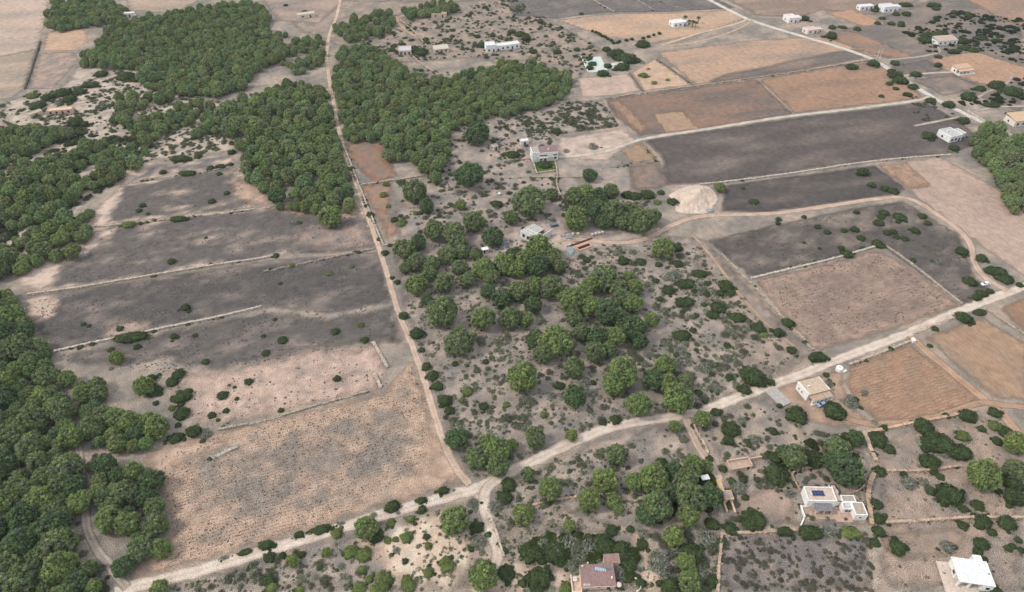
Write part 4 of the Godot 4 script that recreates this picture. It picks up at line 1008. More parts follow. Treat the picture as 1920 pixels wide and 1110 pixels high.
	pine_group("of the lower-left wood", "pines of the lower-left wood", " in the seventh row", [-201.6, -177.9, 5.6, 2, 3, -207.1, -188.9, 4.4, 0, 3, -194, -178.5, 5.5, 1, 3, -188.4, -176.6, 3.6, 0, 3, -193, -187.2, 4.1, 1, 3, -182.2, -173.5, 3.5, 0, 3, -191, -191.9, 4.3, 0, 3, -182.9, -184.7, 3.6, 2, 3, -175, -171.4, 5.1, 1, 3, -178.4, -182.2, 5.0, 0, 3])
	pine_group("of the lower-left wood", "pines of the lower-left wood", " in the eighth row", [-212.5, -196.4, 4.6, 0, 3, -217, -205.5, 5.9, 1, 3, -222.5, -213.9, 3.6, 2, 3, -217.1, -213.7, 4.5, 2, 3, -203.7, -193.5, 4.8, 0, 3, -207.9, -207.1, 5.0, 2, 3, -198.3, -198.2, 5.8, 0, 3, -205, -213.2, 4.1, 0, 3, -201.8, -207.7, 4.5, 2, 3, -187.4, -195.7, 3.7, 2, 3])
	pine_group("of the lower-left wood", "pines of the lower-left wood", " in the ninth row", [-225, -218.6, 4.2, 1, 3, -227.4, -228.2, 5.4, 2, 3, -220.2, -224.7, 3.8, 0, 3, -211.3, -216.7, 5.6, 1, 3])
	pine_group("of the stubble-corner clump", "pines of the stubble-corner clump", " in the first row", [-133.2, -129.3, 3.7, 2, 3, -127.5, -120.9, 4.7, 1, 3, -129.5, -126, 3.6, 0, 3, -121.4, -119.8, 4.4, 1, 3, -113.8, -111.6, 4.6, 0, 3, -115.6, -125.9, 3.7, 0, 3, -112.3, -119.4, 4.1, 0, 3, -108.1, -111.8, 3.4, 1, 3])
	pine_group("of the stubble-corner clump", "pines of the stubble-corner clump", " in the second row", [-137, -132.2, 3.6, 1, 3, -138.9, -142.4, 4.0, 2, 3, -133.6, -138.9, 3.3, 2, 3, -128.9, -132.3, 4.3, 0, 3, -128.2, -140, 3.5, 1, 3, -123.5, -130.4, 3.4, 2, 3, -119.1, -129.3, 3.7, 2, 3, -120, -135.4, 4.5, 2, 3])
	pine_group("of the shaded-track clump", "pines of the shaded-track clump", "", [-160.9, -173.9, 4.0, 1, 3, -150, -157.9, 4.7, 0, 3, -158.8, -179, 3.6, 0, 3, -156, -174.7, 3.9, 0, 3, -150.8, -165.1, 3.8, 0, 3, -142.5, -156.2, 3.4, 1, 3, -144.5, -162.7, 4.6, 1, 3, -138.7, -151.4, 3.8, 1, 3, -137.5, -160.6, 4.3, 1, 3, -133.9, -156.7, 4.3, 2, 3, -131.5, -161.5, 4.1, 1, 3, -127.3, -158, 4.8, 1, 3])
	pine_group("of the broken left wood", "pines of the broken left wood", " in the first row", [-258.5, -281.6, 4.9, 0, 3, -235.6, -248.8, 5.2, 0, 3, -235.9, -258.9, 4.9, 0, 3, -226.4, -251.5, 4.1, 1, 3, -229.1, -273.2, 4.5, 1, 3, -222.3, -263.4, 5.1, 0, 3, -228, -283, 5.2, 1, 3, -219.6, -273.8, 4.8, 1, 3, -209.8, -276.6, 4.4, 0, 3])
	pine_group("of the broken left wood", "pines of the broken left wood", " in the second row", [-258.5, -290.7, 4.5, 0, 3, -295.2, -356.6, 5.1, 1, 3, -253.6, -296.8, 4.5, 1, 3, -269.8, -331.5, 5.1, 0, 3, -265.5, -325, 5.2, 0, 3, -256.4, -310.4, 4.6, 1, 3, -246.5, -307.5, 4.7, 2, 3, -256.5, -335.2, 4.9, 0, 3, -251, -344, 4.9, 0, 3])
	pine_group("in the wood left of the middle track", "pines in the wood left of the middle track", "", [-134.4, -349.7, 5.0, 1, 3, -123.9, -311.5, 5.4, 2, 3, -127.2, -343.7, 5.0, 2, 3, -117, -337.6, 5.3, 1, 3, -107.9, -314.1, 4.8, 0, 3, -103.6, -307.9, 4.7, 1, 3, -111.1, -370.9, 5.4, 1, 3, -102.9, -335, 5.4, 1, 3, -95.6, -339.8, 4.9, 0, 3, -87.9, -314, 4.8, 2, 3])
	pine_group("in the dark wood at the right edge", "pines in the dark wood at the right edge", "", [290.9, -354.2, 5.1, 0, 3, 299.8, -350.1, 5.2, 0, 3, 286, -321.5, 5.2, 1, 3])
	pine_group("in the tongue of wood above the reddish plot", "pines in the tongue of wood above the reddish plot", "", [-44.8, -359, 5.2, 0, 3])
	wood("dark pine wood at the right edge", [285, -328, 4.7, 310, -376, 5.2, 284, -350, 4.8, 296, -387, 5.2, 261, -307, 4.4, 292, -340, 4.7, 272, -343, 4.6, 282, -340, 4.5, 272, -300, 4.1, 301, -358, 4.5, 273, -311, 4.0, 300, -373, 4.5, 288, -386, 4.6, 293, -370, 4.4, 315, -372, 4.3, 270, -334, 3.9, 267, -327, 3.8, 267, -321, 3.8, 315, -383, 4.2, 281, -378, 4.1, 311, -364, 3.9, 287, -374, 3.9, 292, -347, 3.7, 267, -308, 3.4, 284, -358, 3.8, 271, -360, 3.8, 293, -376, 3.8, 277, -370, 3.7, 274, -323, 3.3, 290, -361, 3.5, 302, -367, 3.6, 276, -350, 3.4, 295, -360, 3.5, 283, -370, 3.5, 275, -355, 3.4, 286, -366, 3.4, 282, -314, 3.0, 276, -333, 3.1, 277, -318, 2.8, 305, -363, 3.0, 271, -350, 3.0, 277, -338, 2.9, 288, -344, 2.9, 281, -335, 2.8, 260, -301, 2.6, 308, -359, 2.9, 276, -375, 2.9, 295, -365, 2.8, 310, -370, 2.8, 263, -315, 2.5, 280, -321, 2.5, 279, -310, 2.4, 277, -359, 2.6, 286, -379, 2.7, 281, -355, 2.5, 288, -335, 2.4, 267, -302, 2.2, 301, -378, 2.6, 317, -377, 2.6, 273, -319, 2.3, 270, -354, 2.4, 269, -316, 2.2, 274, -366, 2.5, 281, -362, 2.4, 280, -330, 2.3, 304, -353, 2.4, 298, -380, 2.5, 296, -355, 2.3, 283, -382, 2.4, 278, -364, 2.3, 321, -381, 2.4, 306, -372, 2.3])
	wood("pine wood left of the middle track", [-117, -377, 5.2, -132, -386, 5.3, -112, -323, 4.6, -169, -392, 5.3, -122, -331, 4.7, -131, -365, 4.9, -109, -362, 4.9, -120, -362, 4.9, -158, -394, 5.2, -143, -350, 4.7, -148, -417, 5.3, -166, -422, 5.3, -155, -377, 4.9, -127, -358, 4.7, -134, -372, 4.8, -152, -387, 4.9, -124, -350, 4.6, -137, -342, 4.5, -135, -412, 5.1, -111, -341, 4.4, -134, -419, 5.1, -131, -397, 4.9, -129, -407, 5.0, -115, -315, 4.1, -139, -329, 4.2, -93, -308, 4.0, -116, -404, 4.8, -120, -410, 4.8, -157, -410, 4.8, -120, -343, 4.2, -126, -391, 4.6, -150, -434, 5.0, -99, -328, 4.1, -185, -410, 4.8, -136, -361, 4.3, -143, -361, 4.3, -158, -367, 4.4, -139, -378, 4.4, -141, -431, 4.8, -100, -318, 3.9, -141, -442, 4.8, -107, -303, 3.7, -167, -411, 4.5, -168, -400, 4.4, -152, -353, 4.0, -146, -382, 4.3, -156, -425, 4.6, -112, -348, 4.0, -85, -307, 3.6, -116, -354, 4.0, -149, -373, 4.1, -183, -420, 4.5, -139, -393, 4.2, -119, -397, 4.3, -124, -368, 4.0, -158, -438, 4.6, -134, -322, 3.7, -176, -396, 4.2, -117, -384, 4.1, -115, -327, 3.7, -119, -417, 4.3, -118, -348, 3.8, -129, -379, 4.0, -128, -323, 3.6, -152, -363, 3.9, -103, -360, 3.9, -104, -324, 3.6, -178, -412, 4.2, -134, -439, 4.4, -137, -336, 3.6, -124, -425, 4.2, -175, -403, 4.0, -153, -452, 4.4, -175, -389, 3.9, -141, -408, 4.0, -93, -328, 3.4, -138, -354, 3.6, -103, -367, 3.7, -158, -445, 4.2, -129, -444, 4.2, -98, -345, 3.5, -148, -442, 4.2, -145, -355, 3.6, -163, -401, 3.9, -132, -339, 3.4, -170, -384, 3.7, -129, -333, 3.4, -163, -388, 3.8, -146, -395, 3.8, -178, -432, 4.0, -103, -354, 3.5, -135, -428, 4.0, -155, -418, 3.9, -112, -332, 3.3, -96, -313, 3.2, -174, -420, 3.9, -159, -383, 3.6, -89, -322, 3.2, -102, -313, 3.1, -128, -437, 3.9, -123, -380, 3.5, -141, -368, 3.4, -134, -403, 3.6, -93, -318, 3.0, -150, -345, 3.2, -108, -354, 3.2, -148, -402, 3.5, -85, -302, 2.9, -116, -391, 3.5, -174, -426, 3.7, -149, -425, 3.6, -164, -445, 3.7, -137, -447, 3.7, -153, -401, 3.4, -123, -337, 3.0, -91, -334, 3.0, -101, -341, 3.0, -105, -374, 3.2, -99, -323, 2.9, -144, -453, 3.7, -97, -304, 2.8, -112, -304, 2.7, -110, -377, 3.2, -133, -433, 3.5, -142, -339, 2.9, -145, -370, 3.0, -115, -364, 3.0, -149, -341, 2.9, -139, -423, 3.3, -103, -346, 2.9, -145, -332, 2.8, -142, -415, 3.2, -119, -368, 2.9, -148, -349, 2.8, -144, -424, 3.2, -96, -333, 2.7, -127, -327, 2.7, -141, -402, 3.1, -123, -402, 3.0, -125, -374, 2.9, -109, -385, 2.9, -140, -383, 2.9, -144, -387, 2.9, -115, -305, 2.4, -113, -309, 2.4, -121, -305, 2.4, -91, -302, 2.4, -163, -374, 2.7, -151, -447, 3.0, -162, -369, 2.6, -134, -330, 2.4, -128, -414, 2.8, -166, -432, 2.9, -107, -319, 2.3, -99, -355, 2.5, -152, -394, 2.6, -169, -427, 2.8, -107, -380, 2.5, -171, -439, 2.8, -148, -411, 2.7, -130, -354, 2.4, -106, -341, 2.3, -111, -357, 2.4, -111, -328, 2.2, -140, -398, 2.5, -144, -436, 2.7, -154, -443, 2.7, -127, -419, 2.6, -113, -388, 2.5, -146, -336, 2.2, -142, -343, 2.2, -113, -394, 2.5, -173, -415, 2.5, -164, -415, 2.5, -159, -415, 2.5, -150, -367, 2.3, -98, -352, 2.3, -121, -373, 2.3, -143, -391, 2.4, -127, -399, 2.4, -180, -424, 2.5, -148, -456, 2.6, -131, -391, 2.3, -145, -376, 2.3, -124, -440, 2.5, -133, -380, 2.3, -125, -396, 2.3, -146, -428, 2.4, -161, -421, 2.4, -152, -382, 2.2, -139, -452, 2.5, -182, -405, 2.3, -178, -417, 2.3, -165, -436, 2.4, -112, -400, 2.2, -163, -407, 2.2, -173, -411, 2.2, -160, -431, 2.3, -163, -426, 2.3, -170, -434, 2.3, -183, -429, 2.2, -158, -433, 2.2, -167, -440, 2.2, -134, -452, 2.3])
	wood("broken pine wood along the left edge above the terraces", [-264, -336, 4.8, -227, -293, 4.4, -248, -315, 4.6, -244, -266, 4.0, -213, -346, 4.8, -264, -304, 4.4, -217, -284, 4.2, -250, -367, 4.9, -245, -299, 4.2, -209, -263, 3.9, -304, -352, 4.6, -242, -312, 4.3, -267, -316, 4.3, -218, -352, 4.6, -248, -359, 4.7, -230, -343, 4.5, -228, -258, 3.7, -275, -346, 4.4, -237, -272, 3.8, -215, -261, 3.7, -265, -343, 4.3, -226, -334, 4.2, -238, -298, 3.9, -284, -378, 4.6, -246, -256, 3.5, -244, -331, 4.1, -297, -385, 4.6, -232, -315, 3.9, -264, -352, 4.2, -254, -317, 3.9, -270, -383, 4.4, -229, -266, 3.4, -252, -352, 4.1, -218, -336, 4.0, -285, -324, 3.9, -226, -358, 4.2, -240, -254, 3.3, -289, -348, 4.0, -252, -328, 3.9, -305, -389, 4.3, -279, -310, 3.7, -234, -322, 3.7, -245, -291, 3.5, -318, -382, 4.2, -239, -329, 3.8, -296, -341, 3.9, -240, -304, 3.6, -284, -334, 3.8, -272, -299, 3.5, -249, -335, 3.8, -218, -293, 3.4, -243, -370, 4.0, -289, -373, 4.0, -222, -257, 3.1, -243, -261, 3.1, -223, -288, 3.3, -220, -331, 3.6, -254, -303, 3.4, -295, -364, 3.8, -211, -282, 3.2, -276, -379, 3.9, -232, -327, 3.5, -291, -389, 3.9, -260, -318, 3.4, -233, -310, 3.4, -271, -338, 3.6, -281, -366, 3.8, -239, -293, 3.2, -221, -281, 3.1, -290, -361, 3.7, -243, -249, 2.9, -270, -311, 3.3, -315, -373, 3.7, -238, -283, 3.1, -223, -365, 3.7, -284, -371, 3.7, -233, -278, 3.0, -276, -339, 3.4, -265, -294, 3.1, -307, -367, 3.6, -275, -303, 3.1, -242, -364, 3.5, -223, -340, 3.3, -251, -287, 3.0, -293, -369, 3.5, -276, -318, 3.2, -286, -385, 3.6, -262, -285, 2.9, -244, -346, 3.3, -235, -305, 3.1, -282, -318, 3.1, -244, -325, 3.2, -217, -298, 3.0, -273, -325, 3.2, -281, -390, 3.6, -311, -379, 3.5, -229, -350, 3.3, -238, -318, 3.1, -296, -374, 3.4, -284, -362, 3.3, -228, -325, 3.0, -285, -353, 3.2, -257, -356, 3.2, -301, -359, 3.2, -261, -331, 3.0, -277, -373, 3.2, -258, -343, 3.0, -224, -269, 2.6, -296, -391, 3.3, -232, -359, 3.1, -305, -377, 3.2, -258, -298, 2.7, -287, -366, 3.1, -307, -372, 3.1, -221, -347, 2.9, -263, -290, 2.6, -238, -277, 2.5, -239, -266, 2.4, -300, -375, 3.0, -237, -243, 2.2, -255, -323, 2.7, -249, -320, 2.7, -254, -360, 2.9, -294, -347, 2.8, -225, -347, 2.8, -259, -326, 2.6, -241, -274, 2.4, -225, -353, 2.8, -308, -382, 2.9, -277, -322, 2.6, -309, -363, 2.8, -234, -331, 2.6, -235, -366, 2.8, -220, -357, 2.8, -238, -356, 2.7, -312, -387, 2.9, -210, -269, 2.3, -302, -380, 2.9, -279, -385, 2.9, -234, -353, 2.7, -232, -336, 2.6, -231, -253, 2.2, -279, -331, 2.6, -241, -321, 2.5, -233, -286, 2.3, -259, -304, 2.4, -300, -347, 2.6, -250, -302, 2.3, -237, -360, 2.6, -216, -279, 2.2, -242, -356, 2.6, -271, -320, 2.4, -302, -366, 2.6, -247, -288, 2.2, -262, -313, 2.3, -213, -266, 2.1, -224, -328, 2.4, -298, -351, 2.5, -245, -351, 2.5, -260, -295, 2.2, -272, -316, 2.3, -275, -387, 2.6, -269, -293, 2.2, -289, -381, 2.6, -279, -315, 2.3, -214, -362, 2.5, -292, -344, 2.4, -231, -364, 2.5, -248, -295, 2.1, -281, -327, 2.3, -254, -348, 2.4, -281, -341, 2.3, -313, -367, 2.5, -274, -310, 2.2, -275, -331, 2.3, -258, -350, 2.3, -244, -319, 2.2, -240, -308, 2.1, -247, -339, 2.2, -321, -386, 2.5, -240, -352, 2.3, -217, -367, 2.3, -271, -349, 2.2, -238, -364, 2.2, -220, -362, 2.2, -292, -380, 2.2, -300, -363, 2.1, -303, -372, 2.1])
	wood("dense pine wood covering the left edge below the terraces", [-162, -160, 3.1, -193, -164, 3.1, -120, -95, 2.4, -192, -201, 3.4, -164, -152, 2.9, -223, -232, 3.7, -169, -172, 3.1, -179, -176, 3.1, -153, -144, 2.8, -159, -105, 2.4, -156, -114, 2.5, -160, -123, 2.5, -190, -161, 2.8, -160, -152, 2.7, -164, -123, 2.5, -180, -149, 2.7, -199, -188, 3.0, -187, -186, 3.0, -211, -201, 3.1, -159, -148, 2.6, -217, -219, 3.2, -184, -190, 3.0, -184, -169, 2.8, -168, -124, 2.4, -157, -145, 2.5, -197, -183, 2.8, -205, -198, 2.9, -208, -194, 2.8, -171, -146, 2.4, -196, -203, 2.9, -175, -177, 2.7, -204, -185, 2.7, -197, -173, 2.6, -188, -180, 2.6, -218, -228, 2.9, -191, -182, 2.5, -184, -177, 2.5, -195, -169, 2.4, -201, -183, 2.5, -215, -224, 2.7, -207, -202, 2.6, -235, -234, 2.8, -229, -234, 2.5])
	wood("tongue of pine wood above the reddish plot", [-67, -365, 5.1, -44, -376, 5.0, -41, -345, 4.7, -54, -352, 4.7, -49, -343, 4.6, -73, -372, 4.8, -71, -356, 4.5, -64, -394, 4.8, -74, -384, 4.7, -41, -383, 4.6, -53, -390, 4.6, -67, -376, 4.3, -43, -340, 4.0, -58, -382, 4.3, -60, -372, 4.2, -54, -375, 4.1, -40, -353, 3.9, -46, -352, 3.9, -42, -332, 3.7, -61, -366, 3.8, -39, -371, 3.8, -62, -386, 3.8, -57, -395, 3.8, -48, -384, 3.7, -55, -368, 3.5, -72, -390, 3.6, -38, -361, 3.3, -42, -367, 3.3, -59, -359, 3.1, -52, -381, 3.1, -74, -378, 2.9, -51, -359, 2.8, -65, -355, 2.7, -67, -389, 2.8, -49, -366, 2.6, -62, -380, 2.7, -53, -364, 2.5, -61, -356, 2.5, -48, -370, 2.4, -66, -360, 2.4])
	wood("pine clump right of the shaded track", [-157, -167, 3.1, -133, -151, 2.8, -129, -152, 2.7, -155, -169, 2.6, -155, -164, 2.5, -146, -153, 2.4, -165, -179, 2.6, -162, -177, 2.1])
	wood("pine clump at the stubble field corner", [-138, -136, 2.8, -117, -116, 2.6, -116, -120, 2.3, -124, -125, 2.3, -123, -137, 2.3, -133, -134, 2.3, -144, -143, 2.3])
	wood("pine wood right of the middle track", [-75, -389, 4.7, -81, -388, 4.5, -85, -425, 4.7, -60, -408, 4.6, -78, -404, 4.5, -88, -400, 4.5, -100, -406, 4.5, -89, -445, 4.8, -86, -432, 4.6, 27, -444, 4.7, -12, -429, 4.6, -94, -398, 4.3, -16, -418, 4.5, -101, -463, 4.8, -68, -401, 4.3, 11, -438, 4.6, -81, -467, 4.8, -69, -428, 4.5, -46, -411, 4.3, 37, -467, 4.7, -80, -451, 4.5, 3, -421, 4.3, 19, -476, 4.7, -107, -465, 4.6, -15, -435, 4.3, -76, -423, 4.2, -27, -433, 4.3, -119, -451, 4.4, 14, -491, 4.7, -39, -430, 4.3, -3, -430, 4.2, 10, -423, 4.2, -18, -455, 4.4, 38, -459, 4.4, 1, -477, 4.5, -62, -457, 4.4, 18, -446, 4.3, -97, -452, 4.3, -42, -442, 4.3, -42, -405, 4.0, -70, -443, 4.3, -21, -464, 4.4, -58, -422, 4.1, -63, -401, 3.9, 18, -426, 4.1, -27, -400, 3.9, -52, -452, 4.3, -113, -455, 4.3, -36, -417, 4.0, -48, -394, 3.8, -115, -488, 4.5, -5, -412, 3.9, -94, -422, 4.0, -116, -506, 4.5, -33, -468, 4.3, -105, -434, 4.0, 11, -470, 4.3, -101, -395, 3.8, -103, -477, 4.3, -2, -454, 4.1, -94, -415, 3.9, -97, -389, 3.7, -23, -421, 3.9, -99, -381, 3.6, -112, -430, 3.9, -29, -428, 3.9, -1, -461, 4.1, -100, -431, 3.9, -110, -423, 3.8, -116, -498, 4.3, -20, -431, 3.9, -10, -463, 4.1, -127, -504, 4.3, -3, -481, 4.2, 4, -458, 4.0, -85, -379, 3.5, -8, -490, 4.2, 23, -439, 3.9, -83, -456, 4.0, 10, -448, 3.9, -126, -515, 4.3, -29, -472, 4.1, -114, -464, 4.0, 2, -442, 3.9, -40, -412, 3.7, -109, -516, 4.3, -67, -466, 4.0, -8, -423, 3.7, -37, -453, 3.9, -17, -410, 3.6, -50, -458, 3.9, -119, -472, 4.0, -64, -418, 3.7, -26, -415, 3.6, -101, -486, 4.1, -73, -451, 3.9, -22, -440, 3.8, -74, -400, 3.5, -105, -483, 4.0, -111, -448, 3.8, -94, -501, 4.1, -54, -410, 3.6, -38, -437, 3.7, -58, -430, 3.7, -19, -445, 3.8, -119, -515, 4.2, -34, -434, 3.7, 19, -435, 3.7, -37, -408, 3.5, -2, -491, 4.0, -40, -398, 3.4, 4, -435, 3.6, 23, -466, 3.8, -39, -392, 3.4, -33, -457, 3.7, 12, -484, 3.9, -79, -398, 3.4, -1, -469, 3.8, -63, -413, 3.4, -91, -381, 3.3, 31, -463, 3.7, -101, -400, 3.3, -45, -455, 3.7, -52, -405, 3.4, 25, -459, 3.7, -22, -481, 3.8, -89, -412, 3.4, -59, -435, 3.5, -13, -444, 3.6, -64, -427, 3.4, -68, -395, 3.2, -28, -442, 3.5, -35, -403, 3.3, -19, -426, 3.4, -93, -392, 3.2, -68, -458, 3.6, -90, -470, 3.6, -33, -411, 3.3, -8, -442, 3.5, -76, -413, 3.3, -83, -413, 3.3, 30, -477, 3.7, 24, -429, 3.4, -30, -417, 3.3, -81, -383, 3.1, 21, -486, 3.7, -74, -456, 3.5, -36, -444, 3.4, -55, -395, 3.2, 0, -486, 3.7, -99, -457, 3.5, 8, -429, 3.3, -68, -413, 3.2, -76, -442, 3.4, -43, -393, 3.1, -48, -424, 3.3, 19, -462, 3.5, -20, -472, 3.6, -16, -475, 3.6, -89, -394, 3.1, -90, -428, 3.3, 1, -415, 3.2, -125, -482, 3.6, -11, -415, 3.2, 5, -484, 3.6, -106, -412, 3.2, -79, -477, 3.6, -110, -494, 3.6, -52, -434, 3.3, -48, -400, 3.1, 1, -448, 3.4, -49, -463, 3.4, -39, -469, 3.5, -60, -396, 3.1, -6, -477, 3.5, -7, -459, 3.4, -31, -423, 3.2, -107, -451, 3.4, 32, -438, 3.3, -78, -393, 3.0, 26, -433, 3.3, -90, -465, 3.4, -114, -519, 3.7, -109, -443, 3.3, -96, -384, 3.0, 10, -462, 3.4, -94, -436, 3.2, -82, -489, 3.5, 2, -465, 3.4, -24, -450, 3.3, -55, -440, 3.2, -27, -406, 3.0, -119, -522, 3.7, -70, -422, 3.1, -94, -409, 3.0, 12, -432, 3.2, -126, -510, 3.6, -15, -481, 3.4, -107, -488, 3.4, -2, -418, 3.1, -90, -459, 3.3, 15, -422, 3.1, 28, -455, 3.2, -73, -468, 3.3, -46, -450, 3.2, -5, -448, 3.2, -49, -415, 3.0, -69, -449, 3.2, -105, -520, 3.6, -36, -396, 2.9, -100, -385, 2.8, 5, -451, 3.2, -33, -430, 3.0, -50, -442, 3.1, 2, -492, 3.4, -112, -510, 3.4, -72, -435, 3.0, -27, -454, 3.1, -108, -408, 2.9, 32, -443, 3.0, -54, -421, 2.9, -43, -425, 2.9, -115, -476, 3.2, -95, -465, 3.1, -81, -484, 3.2, -105, -493, 3.3, -10, -469, 3.1, -94, -442, 3.0, -89, -476, 3.2, -11, -476, 3.1, -12, -456, 3.0, -64, -462, 3.1, -65, -405, 2.8, 22, -455, 3.0, -73, -417, 2.8, -101, -415, 2.8, -34, -425, 2.8, -32, -447, 3.0, -24, -409, 2.8, -16, -460, 3.0, -119, -492, 3.2, 11, -476, 3.1, -14, -468, 3.0, 30, -471, 3.1, -28, -411, 2.8, -99, -435, 2.9, -121, -456, 3.0, -97, -479, 3.1, -116, -445, 2.9, -82, -461, 3.0, 4, -468, 3.0, -105, -428, 2.8, -63, -469, 3.0, -57, -399, 2.7, -105, -423, 2.8, -36, -422, 2.8, -87, -489, 3.1, -46, -430, 2.8, 25, -481, 3.0, -10, -451, 2.9, -6, -465, 2.9, -91, -494, 3.0, -95, -378, 2.5, -102, -390, 2.6, -114, -528, 3.2, -88, -484, 3.0, -108, -498, 3.0, -84, -480, 3.0, -78, -473, 2.9, -9, -437, 2.7, -82, -395, 2.5, -59, -446, 2.8, -56, -416, 2.6, 16, -467, 2.9, -49, -419, 2.6, -83, -442, 2.7, 34, -450, 2.8, -124, -499, 3.0, -89, -406, 2.5, 34, -473, 2.8, -43, -418, 2.6, -99, -502, 3.0, 7, -488, 2.9, -118, -461, 2.8, -95, -469, 2.8, -84, -475, 2.8, -113, -480, 2.9, -79, -458, 2.8, -6, -452, 2.7, -7, -417, 2.6, -67, -433, 2.6, -55, -459, 2.8, -114, -436, 2.6, -113, -472, 2.8, -106, -507, 2.9, -89, -387, 2.4, -77, -483, 2.8, 5, -472, 2.8, 17, -453, 2.7, -76, -432, 2.6, -20, -405, 2.5, -124, -467, 2.7, -97, -514, 2.9, -90, -439, 2.6, -54, -462, 2.7, 8, -466, 2.7, -110, -483, 2.8, -5, -439, 2.6, 36, -454, 2.6, -80, -420, 2.5, -104, -440, 2.6, -99, -440, 2.6, -85, -462, 2.7, -85, -418, 2.5, -69, -407, 2.4, -55, -448, 2.6, -40, -423, 2.5, -98, -411, 2.4, -20, -476, 2.7, -38, -460, 2.6, -32, -401, 2.4, -73, -395, 2.3, 19, -471, 2.7, -1, -439, 2.5, -65, -397, 2.3, -120, -502, 2.8, -45, -438, 2.5, -96, -496, 2.7, -64, -442, 2.5, -30, -452, 2.5, 17, -458, 2.6, -35, -462, 2.6, -89, -452, 2.5, -94, -428, 2.4, -109, -437, 2.4, -11, -420, 2.4, -86, -390, 2.2, -94, -404, 2.3, -69, -417, 2.3, -98, -509, 2.7, 28, -467, 2.5, -29, -460, 2.5, 0, -434, 2.4, -123, -474, 2.6, -38, -449, 2.4, -82, -401, 2.2, -65, -472, 2.5, -25, -468, 2.5, -83, -437, 2.4, -95, -489, 2.6, -79, -437, 2.4, 14, -452, 2.4, 13, -425, 2.3, -31, -405, 2.2, -52, -398, 2.2, -108, -474, 2.5, 18, -440, 2.4, -75, -428, 2.3, -88, -383, 2.1, -120, -465, 2.5, -57, -405, 2.2, -101, -422, 2.3, -109, -470, 2.5, -52, -466, 2.4, -83, -404, 2.2, -61, -449, 2.4, -26, -438, 2.3, -34, -439, 2.3, -121, -487, 2.5, -98, -492, 2.5, 26, -452, 2.4, 0, -424, 2.3, -106, -404, 2.2, -58, -413, 2.2, -3, -444, 2.3, -109, -502, 2.6, 7, -475, 2.4, 32, -455, 2.4, -93, -431, 2.3, -103, -410, 2.2, -75, -479, 2.4, -26, -458, 2.4, -102, -518, 2.6, 26, -477, 2.4, -105, -470, 2.4, -25, -475, 2.4, -43, -465, 2.4, -85, -496, 2.5, -83, -408, 2.1, -74, -407, 2.1, -113, -441, 2.2, -59, -463, 2.3, -91, -487, 2.4, -52, -426, 2.2, 21, -481, 2.4, 22, -448, 2.3, -5, -435, 2.2, 14, -462, 2.3, -94, -448, 2.3, 17, -432, 2.2, 8, -442, 2.2, -23, -427, 2.2, -103, -418, 2.1, -66, -454, 2.3, -89, -422, 2.2, -40, -456, 2.3, -92, -387, 2.0, -73, -473, 2.3, -13, -486, 2.4, -73, -460, 2.3, 8, -454, 2.3, -46, -466, 2.3, 25, -471, 2.3, -18, -450, 2.2, 1, -429, 2.2, -100, -445, 2.2, -47, -404, 2.1, -109, -416, 2.1, -104, -514, 2.4, -106, -444, 2.2, -111, -525, 2.5, -39, -465, 2.3, -58, -452, 2.2, -121, -496, 2.4, -119, -484, 2.3, -121, -510, 2.4, -88, -498, 2.4, 21, -451, 2.2, -66, -437, 2.1, -76, -462, 2.2, -106, -455, 2.2, -74, -446, 2.2, -120, -477, 2.3, -62, -431, 2.1, -124, -489, 2.3, 38, -449, 2.2, -79, -414, 2.0, -65, -448, 2.2, -78, -410, 2.0, -41, -449, 2.2, -12, -483, 2.3, -49, -428, 2.1, -80, -446, 2.1, -85, -469, 2.2, -100, -470, 2.2, -23, -460, 2.2, -103, -510, 2.3, -7, -483, 2.3, -48, -436, 2.1, 1, -453, 2.1])
	wood("pine wood right of the middle track", [-75, -476, 2.2, -74, -410, 2.0, -16, -440, 2.1, -4, -486, 2.2, -47, -445, 2.1, 14, -473, 2.2, 36, -446, 2.1, 6, -445, 2.1, 30, -459, 2.1, -43, -460, 2.1, 16, -485, 2.2, -81, -433, 2.0, -71, -463, 2.1, -97, -446, 2.1, -97, -505, 2.3, -109, -479, 2.2, -2, -424, 2.0, -78, -428, 2.0, -44, -446, 2.1, -9, -433, 2.0, -89, -418, 2.0, -97, -419, 2.0, -6, -472, 2.1, 7, -480, 2.2, 14, -459, 2.1, -92, -455, 2.0, 3, -488, 2.2, -110, -506, 2.2, -50, -447, 2.0, 16, -480, 2.1, -7, -455, 2.0, -103, -447, 2.0, -69, -475, 2.1, -95, -459, 2.0, -23, -446, 2.0, -117, -440, 2.0, 11, -456, 2.0, 27, -464, 2.0, -8, -446, 2.0, -29, -447, 2.0, -121, -506, 2.1, -2, -476, 2.0, -70, -470, 2.0, -122, -462, 2.0, -56, -454, 2.0, -103, -502, 2.1, -16, -463, 2.0, -105, -458, 2.0, -27, -464, 2.0, -101, -496, 2.1, -125, -492, 2.0, -10, -479, 2.0, -94, -510, 2.1, -95, -484, 2.0, -17, -485, 2.0, 6, -492, 2.0, -101, -505, 2.0, -92, -508, 2.0, -115, -515, 2.0])
